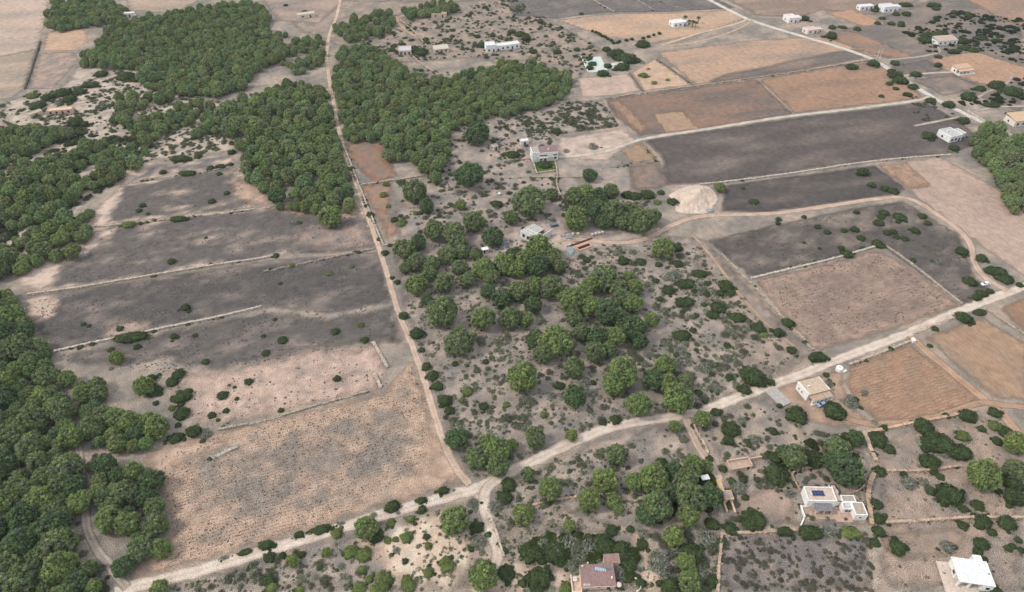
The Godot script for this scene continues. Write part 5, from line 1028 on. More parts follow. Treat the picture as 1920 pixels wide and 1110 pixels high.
	wood("sparse pine wood behind the upper-left farm", [-224, -403, 4.6, -218, -373, 4.3, -250, -432, 4.8, -233, -432, 4.7, -215, -389, 4.4, -227, -388, 4.3, -240, -398, 4.3, -222, -379, 4.0, -245, -403, 4.1, -220, -397, 4.0, -204, -425, 4.1, -209, -404, 4.0, -189, -389, 3.9, -192, -384, 3.8, -253, -419, 4.0, -188, -395, 3.8, -196, -421, 3.9, -215, -420, 3.9, -202, -402, 3.7, -247, -422, 3.8, -231, -403, 3.6, -228, -437, 3.8, -231, -396, 3.6, -242, -437, 3.8, -213, -397, 3.5, -209, -417, 3.6, -216, -382, 3.4, -187, -415, 3.5, -226, -395, 3.4, -260, -434, 3.6, -241, -427, 3.5, -256, -426, 3.5, -216, -404, 3.3, -218, -412, 3.4, -184, -400, 3.2, -203, -411, 3.3, -189, -403, 3.2, -245, -413, 3.1, -224, -409, 3.1, -195, -406, 3.0, -221, -391, 2.9, -187, -421, 3.0, -192, -411, 2.8, -246, -409, 2.7, -210, -411, 2.6, -241, -422, 2.6, -183, -390, 2.5, -186, -409, 2.5, -235, -392, 2.5, -210, -428, 2.6, -263, -437, 2.6, -195, -415, 2.4, -209, -394, 2.2, -235, -399, 2.2, -203, -416, 2.2, -197, -411, 2.2, -232, -387, 2.1, -205, -399, 2.1, -213, -408, 2.1, -246, -418, 2.1])
	wood("big pine wood at the top left", [-258, -481, 4.8, -259, -468, 4.7, -200, -450, 4.5, -191, -473, 4.6, -249, -464, 4.5, -212, -456, 4.5, -192, -451, 4.4, -222, -445, 4.4, -284, -496, 4.6, -202, -507, 4.7, -220, -489, 4.6, -312, -507, 4.7, -216, -444, 4.2, -232, -456, 4.3, -247, -526, 4.7, -299, -499, 4.5, -195, -478, 4.4, -252, -491, 4.5, -191, -542, 4.8, -205, -455, 4.2, -213, -485, 4.4, -281, -523, 4.6, -239, -452, 4.1, -222, -466, 4.2, -194, -511, 4.5, -306, -498, 4.4, -198, -441, 4.0, -187, -506, 4.4, -248, -498, 4.3, -298, -566, 4.8, -309, -549, 4.7, -282, -513, 4.4, -259, -531, 4.6, -181, -530, 4.5, -240, -478, 4.2, -228, -517, 4.4, -320, -554, 4.7, -278, -504, 4.3, -291, -572, 4.8, -233, -564, 4.7, -175, -498, 4.3, -220, -564, 4.7, -277, -570, 4.7, -292, -560, 4.7, -305, -571, 4.7, -295, -489, 4.2, -209, -519, 4.4, -188, -530, 4.4, -237, -541, 4.5, -276, -587, 4.8, -216, -470, 4.0, -227, -581, 4.7, -213, -560, 4.5, -227, -540, 4.4, -200, -553, 4.5, -317, -569, 4.6, -272, -549, 4.5, -209, -566, 4.5, -293, -496, 4.1, -294, -515, 4.2, -294, -504, 4.1, -220, -519, 4.2, -259, -475, 4.0, -269, -493, 4.1, -316, -530, 4.3, -259, -600, 4.7, -297, -510, 4.2, -233, -475, 3.9, -289, -580, 4.6, -249, -583, 4.6, -202, -483, 4.0, -222, -481, 3.9, -312, -514, 4.1, -247, -593, 4.6, -229, -525, 4.2, -203, -477, 3.9, -296, -550, 4.4, -224, -512, 4.1, -234, -465, 3.8, -175, -516, 4.1, -289, -527, 4.2, -218, -504, 4.0, -235, -518, 4.1, -185, -500, 4.0, -289, -510, 4.0, -193, -490, 3.9, -225, -531, 4.2, -254, -513, 4.0, -260, -507, 4.0, -209, -535, 4.2, -185, -457, 3.7, -227, -476, 3.8, -259, -525, 4.1, -235, -489, 3.8, -236, -599, 4.5, -201, -529, 4.1, -221, -556, 4.2, -188, -479, 3.8, -191, -464, 3.7, -277, -559, 4.2, -240, -549, 4.2, -231, -447, 3.6, -198, -489, 3.8, -226, -451, 3.6, -308, -577, 4.3, -238, -503, 3.8, -249, -564, 4.2, -277, -553, 4.1, -255, -562, 4.2, -205, -544, 4.1, -254, -501, 3.8, -271, -530, 4.0, -191, -457, 3.6, -285, -563, 4.2, -245, -542, 4.0, -180, -492, 3.7, -271, -568, 4.2, -309, -531, 3.9, -255, -595, 4.3, -267, -591, 4.3, -248, -616, 4.4, -202, -539, 4.0, -205, -443, 3.4, -299, -539, 3.9, -239, -578, 4.2, -184, -512, 3.8, -299, -522, 3.8, -245, -453, 3.4, -317, -576, 4.1, -195, -519, 3.8, -201, -566, 4.1, -274, -536, 3.9, -216, -613, 4.3, -304, -504, 3.7, -283, -598, 4.2, -202, -499, 3.7, -198, -494, 3.6, -259, -496, 3.7, -259, -487, 3.6, -296, -556, 4.0, -265, -535, 3.8, -178, -505, 3.7, -176, -526, 3.8, -240, -472, 3.5, -244, -488, 3.6, -228, -609, 4.2, -241, -529, 3.8, -303, -548, 3.9, -274, -490, 3.6, -206, -464, 3.4, -218, -451, 3.3, -318, -538, 3.8, -303, -592, 4.1, -288, -489, 3.5, -195, -549, 3.8, -183, -485, 3.5, -241, -617, 4.2, -230, -548, 3.8, -210, -480, 3.4, -205, -583, 4.0, -185, -452, 3.3, -204, -590, 4.0, -287, -534, 3.7, -224, -493, 3.5, -263, -551, 3.8, -321, -561, 3.8, -219, -476, 3.4, -185, -467, 3.3, -212, -506, 3.5, -218, -457, 3.3, -266, -501, 3.5, -214, -512, 3.6, -230, -535, 3.7, -189, -496, 3.5, -203, -572, 3.9, -233, -494, 3.4, -220, -533, 3.6, -252, -522, 3.6, -252, -482, 3.4, -229, -624, 4.1, -189, -519, 3.5, -210, -445, 3.1, -302, -561, 3.7, -319, -509, 3.5, -237, -605, 4.0, -250, -535, 3.6, -274, -519, 3.5, -311, -572, 3.8, -181, -537, 3.6, -182, -524, 3.5, -231, -574, 3.8, -275, -609, 4.0, -233, -512, 3.5, -259, -546, 3.6, -243, -561, 3.7, -282, -543, 3.6, -226, -599, 3.9, -293, -541, 3.6, -311, -492, 3.3, -264, -484, 3.3, -266, -573, 3.7, -253, -610, 3.9, -311, -556, 3.6, -303, -529, 3.5, -244, -570, 3.7, -267, -612, 3.9, -212, -465, 3.1, -222, -500, 3.3, -225, -456, 3.1, -241, -535, 3.5, -263, -492, 3.3, -255, -461, 3.1, -230, -602, 3.8, -262, -515, 3.3, -238, -511, 3.3, -207, -470, 3.1, -275, -593, 3.7, -200, -457, 3.0, -228, -486, 3.2, -238, -557, 3.5, -288, -550, 3.5, -220, -602, 3.7, -240, -590, 3.7, -203, -472, 3.1, -210, -546, 3.4, -194, -534, 3.4, -271, -559, 3.5, -288, -589, 3.6, -238, -485, 3.1, -215, -528, 3.3, -249, -511, 3.2, -213, -575, 3.5, -207, -526, 3.3, -284, -506, 3.2, -209, -510, 3.2, -267, -580, 3.5, -260, -558, 3.4, -200, -559, 3.4, -283, -490, 3.1, -228, -561, 3.4, -223, -577, 3.5, -208, -449, 2.9, -238, -585, 3.5, -217, -548, 3.4, -290, -519, 3.2, -200, -466, 3.0, -221, -545, 3.3, -223, -507, 3.1, -276, -527, 3.2, -274, -576, 3.5, -305, -584, 3.5, -245, -599, 3.6, -190, -525, 3.2, -265, -566, 3.4, -203, -493, 3.0, -183, -518, 3.2, -256, -518, 3.2, -281, -591, 3.5, -214, -450, 2.8, -203, -521, 3.2, -205, -512, 3.1, -303, -554, 3.3, -281, -538, 3.2, -212, -494, 3.0, -242, -500, 3.1, -271, -507, 3.1, -185, -540, 3.2, -195, -499, 3.0, -229, -490, 3.0, -235, -508, 3.1, -199, -524, 3.1, -257, -577, 3.4, -289, -598, 3.5, -254, -585, 3.4, -208, -475, 2.9, -231, -499, 3.0, -265, -586, 3.4, -207, -504, 3.0, -207, -553, 3.2, -272, -502, 3.0, -278, -541, 3.2, -175, -511, 3.0, -200, -513, 3.0, -251, -518, 3.0, -206, -531, 3.1, -282, -549, 3.2, -218, -585, 3.3, -310, -521, 3.0, -209, -596, 3.4, -202, -516, 3.0, -245, -475, 2.8, -274, -581, 3.3, -235, -624, 3.5, -227, -593, 3.3, -301, -534, 3.1, -314, -561, 3.2, -298, -579, 3.3, -244, -504, 2.9, -196, -460, 2.7, -216, -499, 2.9, -235, -446, 2.7, -265, -560, 3.2, -275, -603, 3.4, -281, -578, 3.2, -241, -518, 3.0, -219, -526, 3.0, -223, -551, 3.1, -300, -584, 3.2, -226, -555, 3.1, -232, -553, 3.1, -229, -568, 3.2, -314, -496, 2.9, -218, -540, 3.0, -314, -549, 3.1, -250, -455, 2.7, -283, -587, 3.2, -208, -489, 2.8, -180, -500, 2.9, -268, -518, 2.9, -232, -530, 3.0, -246, -548, 3.0, -306, -541, 3.0, -226, -546, 3.0, -236, -535, 3.0, -290, -546, 3.0, -173, -506, 2.8, -272, -543, 3.0, -252, -541, 3.0, -245, -621, 3.3, -248, -557, 3.0, -185, -471, 2.7, -224, -461, 2.6, -234, -470, 2.7, -249, -569, 3.1, -233, -592, 3.2, -284, -555, 3.0, -269, -554, 3.0, -231, -507, 2.8, -282, -501, 2.8, -250, -552, 3.0, -255, -615, 3.2, -261, -615, 3.2, -214, -533, 2.9, -318, -514, 2.8, -202, -446, 2.5, -216, -554, 3.0, -266, -514, 2.8, -256, -536, 2.9, -237, -493, 2.7, -307, -512, 2.8, -248, -577, 3.0, -219, -572, 3.0, -197, -445, 2.5, -280, -602, 3.1, -303, -518, 2.8, -210, -605, 3.1, -237, -497, 2.7, -211, -591, 3.1, -213, -541, 2.9, -246, -492, 2.6, -243, -566, 2.9, -248, -504, 2.7, -283, -532, 2.8, -309, -563, 2.9, -226, -504, 2.7, -304, -509, 2.7, -228, -463, 2.5, -252, -508, 2.7, -216, -521, 2.7, -249, -606, 3.1, -239, -462, 2.5, -213, -587, 3.0, -231, -503, 2.6, -226, -619, 3.1, -249, -471, 2.5, -315, -523, 2.7, -314, -500, 2.6, -207, -497, 2.6, -239, -466, 2.5, -228, -459, 2.4, -243, -585, 2.9, -253, -574, 2.9, -224, -536, 2.7, -265, -604, 3.0, -234, -558, 2.8, -242, -508, 2.6, -244, -579, 2.9, -253, -527, 2.7, -288, -540, 2.7, -233, -614, 3.0, -228, -510, 2.6, -188, -486, 2.5, -209, -587, 2.9, -223, -473, 2.5, -254, -475, 2.5, -260, -539, 2.7, -244, -609, 3.0, -194, -446, 2.3, -219, -618, 3.0, -194, -503, 2.6, -221, -589, 2.9, -284, -575, 2.8, -238, -523, 2.6, -212, -524, 2.6, -252, -478, 2.4, -181, -509, 2.5, -321, -547, 2.7, -246, -517, 2.6, -236, -528, 2.6, -233, -480, 2.4, -185, -475, 2.4, -306, -525, 2.6, -263, -609, 2.9, -305, -492, 2.4, -270, -513, 2.5, -264, -595, 2.8, -238, -568, 2.7, -255, -554, 2.7, -226, -472, 2.3, -197, -454, 2.3, -219, -608, 2.8, -278, -493, 2.4, -242, -467, 2.3, -247, -532, 2.5, -233, -485, 2.4, -254, -619, 2.9, -231, -596, 2.8, -299, -505, 2.4, -309, -567, 2.7, -208, -514, 2.5, -308, -538, 2.5, -184, -494, 2.4, -264, -556, 2.6, -292, -552, 2.6, -248, -477, 2.3, -193, -482, 2.3, -229, -469, 2.3, -185, -482, 2.3, -204, -489, 2.3, -218, -483, 2.3, -300, -492, 2.3, -270, -487, 2.3, -212, -581, 2.6, -244, -495, 2.3, -292, -536, 2.5, -251, -547, 2.5, -242, -457, 2.2, -313, -542, 2.5, -292, -584, 2.6, -180, -513, 2.4])
	wood("big pine wood at the top left", [-180, -496, 2.3, -261, -571, 2.6, -248, -483, 2.3, -242, -460, 2.2, -204, -460, 2.2, -257, -569, 2.6, -294, -525, 2.4, -223, -614, 2.7, -196, -469, 2.2, -288, -555, 2.5, -268, -525, 2.4, -237, -573, 2.5, -188, -515, 2.3, -242, -603, 2.6, -295, -587, 2.6, -251, -459, 2.1, -301, -514, 2.3, -287, -594, 2.6, -216, -463, 2.1, -269, -563, 2.5, -276, -495, 2.3, -287, -516, 2.3, -270, -573, 2.5, -234, -451, 2.1, -222, -453, 2.1, -296, -594, 2.6, -294, -528, 2.3, -261, -564, 2.5, -225, -586, 2.5, -220, -495, 2.2, -245, -469, 2.1, -188, -492, 2.2, -225, -488, 2.2, -264, -519, 2.3, -222, -582, 2.5, -267, -489, 2.2, -209, -540, 2.4, -234, -584, 2.5, -223, -569, 2.4, -288, -500, 2.2, -205, -559, 2.4, -286, -519, 2.3, -237, -458, 2.1, -266, -540, 2.3, -223, -609, 2.6, -270, -602, 2.5, -239, -490, 2.2, -182, -504, 2.2, -243, -523, 2.3, -234, -525, 2.3, -200, -520, 2.2, -216, -475, 2.1, -208, -493, 2.1, -271, -585, 2.4, -229, -480, 2.1, -233, -611, 2.5, -269, -606, 2.5, -280, -528, 2.2, -198, -474, 2.1, -261, -590, 2.4, -252, -531, 2.2, -252, -496, 2.1, -273, -511, 2.2, -188, -535, 2.2, -212, -609, 2.5, -254, -470, 2.0, -266, -544, 2.3, -208, -500, 2.1, -261, -520, 2.2, -311, -582, 2.4, -217, -580, 2.4, -244, -514, 2.1, -295, -531, 2.2, -277, -498, 2.1, -219, -472, 2.0, -214, -477, 2.0, -264, -478, 2.0, -274, -599, 2.4, -306, -516, 2.1, -223, -625, 2.5, -196, -464, 2.0, -266, -508, 2.1, -240, -624, 2.5, -199, -470, 2.0, -206, -486, 2.0, -310, -587, 2.3, -292, -589, 2.3, -303, -579, 2.3, -251, -599, 2.4, -312, -528, 2.1, -224, -525, 2.1, -214, -605, 2.4, -244, -482, 2.0, -219, -514, 2.1, -248, -611, 2.4, -240, -595, 2.3, -289, -564, 2.2, -264, -522, 2.1, -255, -540, 2.2, -205, -501, 2.0, -254, -566, 2.2, -196, -482, 2.0, -214, -594, 2.3, -315, -580, 2.3, -297, -591, 2.3, -295, -520, 2.1, -317, -505, 2.0, -270, -540, 2.1, -212, -502, 2.0, -204, -534, 2.1, -265, -528, 2.1, -317, -526, 2.1, -211, -555, 2.2, -227, -614, 2.4, -278, -488, 2.0, -311, -496, 2.0, -280, -564, 2.2, -300, -574, 2.2, -234, -545, 2.1, -276, -546, 2.1, -297, -535, 2.1, -283, -580, 2.2, -263, -542, 2.1, -201, -577, 2.2, -198, -539, 2.1, -251, -560, 2.2, -271, -523, 2.0, -273, -555, 2.1, -198, -543, 2.1, -225, -573, 2.2, -198, -532, 2.1, -231, -621, 2.3, -190, -548, 2.1, -244, -554, 2.1, -291, -592, 2.2, -229, -587, 2.2, -254, -548, 2.1, -256, -507, 2.0, -210, -572, 2.1, -316, -557, 2.1, -204, -578, 2.2, -295, -545, 2.1, -212, -516, 2.0, -218, -592, 2.2, -269, -597, 2.2, -215, -600, 2.2, -272, -563, 2.1, -222, -596, 2.2, -312, -537, 2.0, -223, -621, 2.3, -313, -534, 2.0, -231, -541, 2.0, -258, -619, 2.2, -308, -590, 2.2, -279, -532, 2.0, -199, -546, 2.0, -237, -620, 2.2, -308, -559, 2.1, -242, -575, 2.1, -249, -588, 2.1, -217, -595, 2.2, -291, -532, 2.0, -259, -609, 2.2, -194, -527, 2.0, -209, -531, 2.0, -208, -580, 2.1, -256, -557, 2.0, -248, -573, 2.1, -269, -535, 2.0, -257, -606, 2.2, -258, -583, 2.1, -245, -537, 2.0, -294, -580, 2.1, -225, -604, 2.2, -262, -579, 2.1, -317, -546, 2.0, -219, -578, 2.1, -217, -559, 2.0, -305, -557, 2.0, -313, -567, 2.0, -234, -570, 2.0, -216, -589, 2.1, -238, -611, 2.1, -206, -561, 2.0, -215, -571, 2.0, -305, -566, 2.0, -217, -568, 2.0, -285, -570, 2.0, -262, -583, 2.0, -222, -606, 2.1, -264, -599, 2.0, -282, -571, 2.0, -234, -588, 2.0, -208, -600, 2.0, -254, -589, 2.0, -249, -602, 2.0, -232, -579, 2.0, -253, -602, 2.0, -230, -617, 2.0, -236, -617, 2.0])
	wood("loose pines beside the big wood at the top", [-171, -504, 4.4, -142, -495, 4.2, -149, -494, 4.1, -170, -513, 4.1, -145, -507, 4.0, -151, -529, 4.1, -167, -535, 4.0, -158, -535, 3.9, -152, -488, 3.5, -195, -556, 3.8, -143, -514, 3.6, -149, -501, 3.5, -149, -523, 3.5, -156, -497, 3.3, -151, -540, 3.5, -190, -546, 3.6, -150, -481, 3.2, -177, -514, 3.4, -165, -521, 3.4, -161, -528, 3.3, -151, -518, 3.3, -158, -520, 3.2, -149, -512, 3.1, -171, -521, 3.1, -164, -514, 3.1, -170, -528, 3.1, -158, -487, 2.8, -186, -551, 3.1, -162, -540, 2.9, -161, -492, 2.6, -155, -479, 2.5, -140, -501, 2.4, -147, -536, 2.5, -151, -506, 2.4, -180, -553, 2.5, -186, -556, 2.5, -146, -518, 2.3, -145, -489, 2.1, -161, -547, 2.3, -175, -519, 2.1, -154, -522, 2.1, -168, -496, 2.0, -156, -484, 2.0, -164, -494, 2.0, -193, -551, 2.1, -157, -541, 2.0])
	wood("strip of pines in the top left corner", [-380, -590, 4.8, -350, -592, 4.8, -389, -596, 4.8, -329, -580, 4.6, -352, -611, 4.7, -378, -630, 4.8, -366, -571, 4.4, -380, -605, 4.6, -377, -584, 4.5, -332, -595, 4.5, -399, -626, 4.6, -375, -611, 4.5, -339, -592, 4.3, -337, -584, 4.3, -376, -618, 4.5, -368, -616, 4.4, -367, -579, 4.1, -356, -597, 4.2, -346, -580, 4.1, -346, -586, 4.1, -373, -577, 4.1, -380, -636, 4.4, -364, -607, 4.2, -341, -608, 4.2, -366, -623, 4.2, -379, -575, 3.9, -378, -596, 4.0, -392, -613, 4.1, -361, -631, 4.1, -380, -624, 4.0, -335, -611, 3.9, -390, -636, 4.0, -338, -604, 3.8, -364, -565, 3.6, -350, -604, 3.8, -340, -577, 3.6, -360, -579, 3.6, -363, -618, 3.7, -384, -620, 3.7, -365, -602, 3.6, -366, -633, 3.7, -328, -588, 3.5, -351, -628, 3.6, -347, -618, 3.6, -360, -591, 3.4, -371, -607, 3.5, -348, -599, 3.4, -331, -609, 3.5, -331, -600, 3.4, -372, -570, 3.3, -352, -581, 3.3, -360, -569, 3.2, -372, -597, 3.3, -369, -628, 3.5, -363, -597, 3.3, -389, -621, 3.4, -355, -619, 3.4, -355, -577, 3.2, -338, -616, 3.3, -384, -615, 3.3, -355, -604, 3.2, -347, -623, 3.3, -374, -636, 3.3, -374, -603, 3.2, -351, -622, 3.2, -383, -628, 3.2, -365, -592, 3.1, -345, -602, 3.0, -382, -580, 2.9, -349, -574, 2.9, -385, -592, 2.9, -381, -611, 3.0, -344, -613, 3.0, -351, -587, 2.8, -359, -612, 2.9, -359, -573, 2.7, -354, -572, 2.7, -343, -597, 2.8, -357, -624, 2.9, -360, -626, 2.8, -387, -607, 2.8, -360, -584, 2.7, -370, -587, 2.7, -400, -635, 2.7, -366, -586, 2.6, -332, -587, 2.5, -396, -617, 2.5, -383, -600, 2.4, -356, -630, 2.5, -397, -621, 2.5, -355, -588, 2.4, -341, -601, 2.4, -375, -590, 2.4, -338, -599, 2.4, -395, -609, 2.4, -394, -624, 2.5, -325, -583, 2.3, -357, -608, 2.4, -347, -607, 2.4, -373, -623, 2.4, -356, -581, 2.3, -393, -606, 2.3, -373, -594, 2.3, -391, -627, 2.4, -327, -596, 2.3, -389, -602, 2.3, -380, -615, 2.3, -369, -591, 2.2, -371, -582, 2.1, -399, -632, 2.3, -387, -629, 2.3, -383, -586, 2.1, -369, -603, 2.2, -359, -603, 2.2, -363, -588, 2.1, -372, -631, 2.2, -395, -629, 2.2, -396, -612, 2.1, -329, -605, 2.1, -390, -617, 2.1, -384, -625, 2.1, -397, -634, 2.2])
	wood("loose pine wood at the top centre", [-124, -558, 4.4, -122, -580, 4.3, -114, -594, 4.3, -107, -555, 4.1, -130, -578, 4.2, -131, -586, 4.1, -118, -564, 4.0, -99, -578, 4.0, -112, -601, 4.0, -116, -548, 3.7, -114, -557, 3.7, -112, -582, 3.8, -124, -574, 3.7, -104, -602, 3.9, -105, -564, 3.6, -105, -583, 3.6, -130, -546, 3.4, -135, -569, 3.4, -139, -575, 3.5, -99, -561, 3.4, -137, -556, 3.2, -111, -563, 3.1, -127, -564, 3.1, -121, -544, 3.0, -127, -541, 3.0, -129, -570, 3.1, -143, -568, 3.1, -107, -597, 3.1, -99, -585, 3.0, -119, -590, 3.0, -102, -573, 3.0, -125, -547, 2.8, -132, -560, 2.5, -123, -595, 2.6, -106, -570, 2.4, -118, -598, 2.5, -108, -590, 2.5, -125, -588, 2.4, -120, -553, 2.2, -101, -592, 2.3, -126, -553, 2.1, -118, -571, 2.2, -131, -554, 2.1, -142, -562, 2.1, -123, -568, 2.1, -105, -578, 2.1, -140, -565, 2.1, -114, -587, 2.0, -133, -564, 2.0])
	wood("small pine wood at the top edge", [-51, -613, 4.3, -58, -618, 4.2, -70, -601, 4.0, -85, -594, 3.9, -56, -606, 4.0, -76, -598, 3.9, -63, -611, 3.8, -63, -602, 3.7, -88, -599, 3.7, -51, -620, 3.7, -53, -625, 3.7, -67, -606, 3.6, -58, -612, 3.5, -83, -600, 3.4, -92, -609, 3.5, -72, -607, 3.4, -62, -635, 3.5, -79, -604, 3.3, -74, -622, 3.1, -87, -613, 3.0, -69, -630, 3.0, -79, -621, 2.6, -72, -612, 2.4, -63, -630, 2.4, -58, -623, 2.4, -69, -625, 2.3, -63, -618, 2.1, -73, -626, 2.1, -60, -608, 2.0, -68, -611, 2.0, -48, -624, 2.0, -84, -617, 2.0])
func shrubs():
	shrub_group("high in the bush-dotted fallow field", "bushes in the fallow field", [186.4, -291.6, 2.7, 0, 1, 0, 193.2, -301, 2.5, 0, 1, 0, 198.9, -296.5, 3.4, 0, 1, 0, 201.8, -284.8, 2.4, 0, 1, 0])
	shrub_group("by the wall of the fallow field", "bushes in the fallow field", [160.3, -265, 2.8, 0, 1, 0, 178.4, -273.2, 2.9, 0, 1, 0])
	shrub_group("by the curved track at the right", "bushes by the curved track", [201.4, -259, 2.4, 2, 1, 0, 216.3, -267.5, 3.0, 0, 1, 0, 208.5, -244.2, 3.1, 0, 1, 0, 206.3, -233.2, 2.6, 0, 1, 0, 222.9, -261.6, 2.8, 0, 1, 0, 209.9, -235.9, 2.4, 0, 1, 0, 224.5, -251.5, 3.3, 0, 1.5, -0.3, 225.9, -245.8, 3.0, 0, 1.3, 0])
	shrub_group("in the dark field behind the track", "bushes in the dark field", [128.2, -311.2, 2.6, 0, 1, 0, 197.3, -340.4, 4.1, 0, 1, 0, 206.6, -321.7, 2.8, 0, 1, 0])
	shrub_group("along the main track at the right", "bushes along the main track", [89.3, -179, 2.5, 0, 1, 0, 93.8, -185, 4.7, 0, 1.2, -0.4, 112, -210.3, 3.0, 0, 1, 0, 117.4, -216.4, 2.7, 0, 1, 0, 113.7, -200, 2.7, 0, 1, 0, 123.3, -195.8, 3.3, 0, 1.5, 0.1, 193.5, -219.5, 3.3, 0, 1, 0, 202.8, -223.6, 2.0, 0, 1.5, 0.3])
	shrub_group("near the house with the blue car", "bushes near the house with the blue car", [94.6, -159, 1.7, 0, 1, 0, 105.2, -166.2, 4.2, 0, 1, 0, 122.8, -181.9, 2.3, 2, 1, 0, 119.6, -167.8, 4.0, 0, 1, 0, 127.7, -172.6, 3.6, 2, 1, 0, 135.1, -177.7, 1.8, 2, 1, 0])
	shrub_group("by the wall below the ploughed plot", "bushes below the ploughed plot", [123.8, -156.5, 1.9, 0, 1, 0, 131.2, -154.8, 3.3, 0, 1, 0, 135.4, -160.4, 1.8, 0, 1, 0, 150, -160.7, 3.6, 0, 1, 0, 168.4, -165.8, 3.2, 0, 1, 0, 179.4, -167.5, 2.3, 0, 1, 0, 176.2, -161.4, 2.3, 1, 1, 0, 173.4, -154.4, 1.9, 0, 1, 0, 178.9, -158.4, 2.7, 0, 1, 0])
	shrub_group("among the lower-right clearings", "bushes in the lower-right clearings", [119.6, -128.9, 2.1, 0, 1, 0, 125.9, -141.4, 2.2, 0, 1, 0, 133.3, -150.8, 2.1, 0, 1, 0, 134, -136.9, 3.4, 2, 1, 0, 139.4, -137.4, 2.0, 2, 1, 0, 144.9, -145.3, 3.5, 0, 1, 0, 151.7, -153, 4.4, 0, 1.3, -0.3, 142.3, -129.3, 1.6, 0, 1, 0, 151.8, -148.6, 1.9, 2, 1, 0, 145.2, -132.3, 4.5, 0, 1, 0, 157.1, -149.2, 3.5, 0, 1.2, -0.2, 147.2, -127.1, 2.0, 0, 1, 0, 162.3, -156.3, 2.5, 1, 1, 0, 152.9, -128.5, 2.2, 0, 1, 0, 162.3, -134.1, 1.6, 0, 1, 0, 167.9, -139, 1.6, 0, 1, 0, 169, -136.4, 3.1, 0, 1, 0, 166.5, -131.1, 4.4, 0, 1, 0])
	shrub_group("by the long straight garden wall", "bushes along the long garden wall", [118.5, -123.2, 2.6, 0, 1, 0, 116.8, -119, 2.0, 0, 1, 0, 120.4, -113.3, 2.8, 0, 1, 0, 136, -113.6, 2.8, 2, 1, 0, 144.5, -121, 1.7, 0, 1, 0, 144.5, -111.9, 1.5, 0, 1, 0, 147.1, -114.7, 2.3, 0, 1, 0, 151.6, -122.6, 2.6, 0, 1, 0, 152.6, -118.8, 1.5, 0, 1, 0, 143.4, -99.7, 1.9, 0, 1, 0, 158.8, -121.6, 2.9, 0, 1, 0])
	shrub_group("in front of the solar-panel house", "hedge bushes below the solar-panel house", [69.7, -119.7, 2.2, 0, 1, 0, 77.8, -122.6, 4.0, 0, 1, 0, 91.7, -147.3, 3.0, 0, 1, 0, 90, -140.3, 4.0, 0, 1, 0, 86.9, -118.8, 2.2, 0, 1.6, 0.05, 92.4, -132.9, 2.1, 2, 1, 0, 94.9, -118.5, 2.5, 0, 1.5, 0, 104.4, -146.5, 3.9, 0, 1, 0, 100.9, -118.7, 2.6, 2, 1.4, 0, 107.6, -118.4, 2.2, 1, 1.5, 0, 113.9, -115.3, 1.7, 0, 1, 0])
	shrub_group("around the ruined farm", "bushes around the ruined farm", [51.7, -144.6, 2.4, 0, 1, 0, 63, -146.2, 3.0, 0, 1, 0, 61.4, -116.6, 3.9, 2, 1, 0, 64.6, -121.2, 2.4, 0, 1, 0, 75.9, -167.9, 2.0, 0, 1, 0, 77.5, -154.6, 2.7, 0, 1, 0, 79.2, -159.5, 3.5, 0, 1, 0, 76.2, -135, 3.2, 2, 1, 0, 84.7, -164.2, 2.2, 2, 1, 0, 86.6, -155.3, 2.7, 2, 1, 0])
	shrub_group("in the right scrub of the middle parcel", "bushes in the right of the middle parcel", [66, -224.8, 2.3, 2, 1, 0, 63.7, -204.4, 2.6, 2, 1, 0, 68.4, -200.5, 3.1, 2, 1, 0, 70.8, -208.5, 3.4, 0, 1, 0, 69, -194.5, 4.3, 2, 1, 0, 76.2, -229.8, 3.0, 0, 1.4, 0.1, 71.5, -204.7, 2.0, 2, 1, 0, 76.7, -190.5, 3.4, 2, 1, 0, 86.8, -221.6, 2.5, 0, 1, 0, 89.7, -226.1, 3.3, 0, 1, 0, 79.1, -179.5, 2.7, 2, 1, 0, 87, -197.1, 1.9, 2, 1, 0, 97, -220.1, 2.8, 0, 1.5, -0.3, 104.3, -213.3, 2.9, 0, 1, 0])
	shrub_group("in the upper scrub of the middle parcel", "bushes in the upper middle parcel", [50.4, -266.3, 2.8, 2, 1, 0, 52.4, -259.6, 2.8, 0, 1, 0, 61.2, -259.3, 2.5, 0, 1, 0, 70.4, -238.3, 2.9, 0, 1, 0, 74.4, -247.7, 4.4, 2, 1, 0, 79.5, -270.1, 2.9, 0, 1, 0, 78, -257.7, 2.5, 0, 1, 0, 79.4, -242.6, 3.2, 0, 1.3, 0.1, 84.8, -241, 4.1, 2, 1, 0, 87.1, -250.3, 2.7, 0, 1.4, -0.2, 93, -236.3, 2.4, 0, 1, 0, 97.1, -241.7, 3.4, 0, 1, 0, 97.9, -236.8, 2.2, 0, 1, 0])
	shrub_group("in the lower scrub of the middle parcel", "bushes in the lower middle parcel", [-25.3, -198.4, 2.4, 2, 1, 0, -16.9, -177.8, 2.0, 1, 1, 0, -10.8, -170.5, 2.4, 0, 1, 0, -4.1, -195.6, 1.9, 2, 1, 0, 5.1, -174.5, 2.2, 2, 1, 0, 4.8, -160.5, 2.1, 2, 1, 0, 15.2, -176, 2.0, 2, 1, 0, 18.5, -180.9, 1.9, 0, 1, 0, 28.1, -182.7, 2.9, 2, 1, 0, 30.8, -177.3, 2.7, 2, 1, 0, 38.2, -164.2, 2.2, 0, 1, 0, 53.2, -192.7, 2.4, 2, 1, 0, 55.1, -198.1, 2.4, 2, 1, 0, 66.7, -174.6, 2.0, 0, 1, 0])
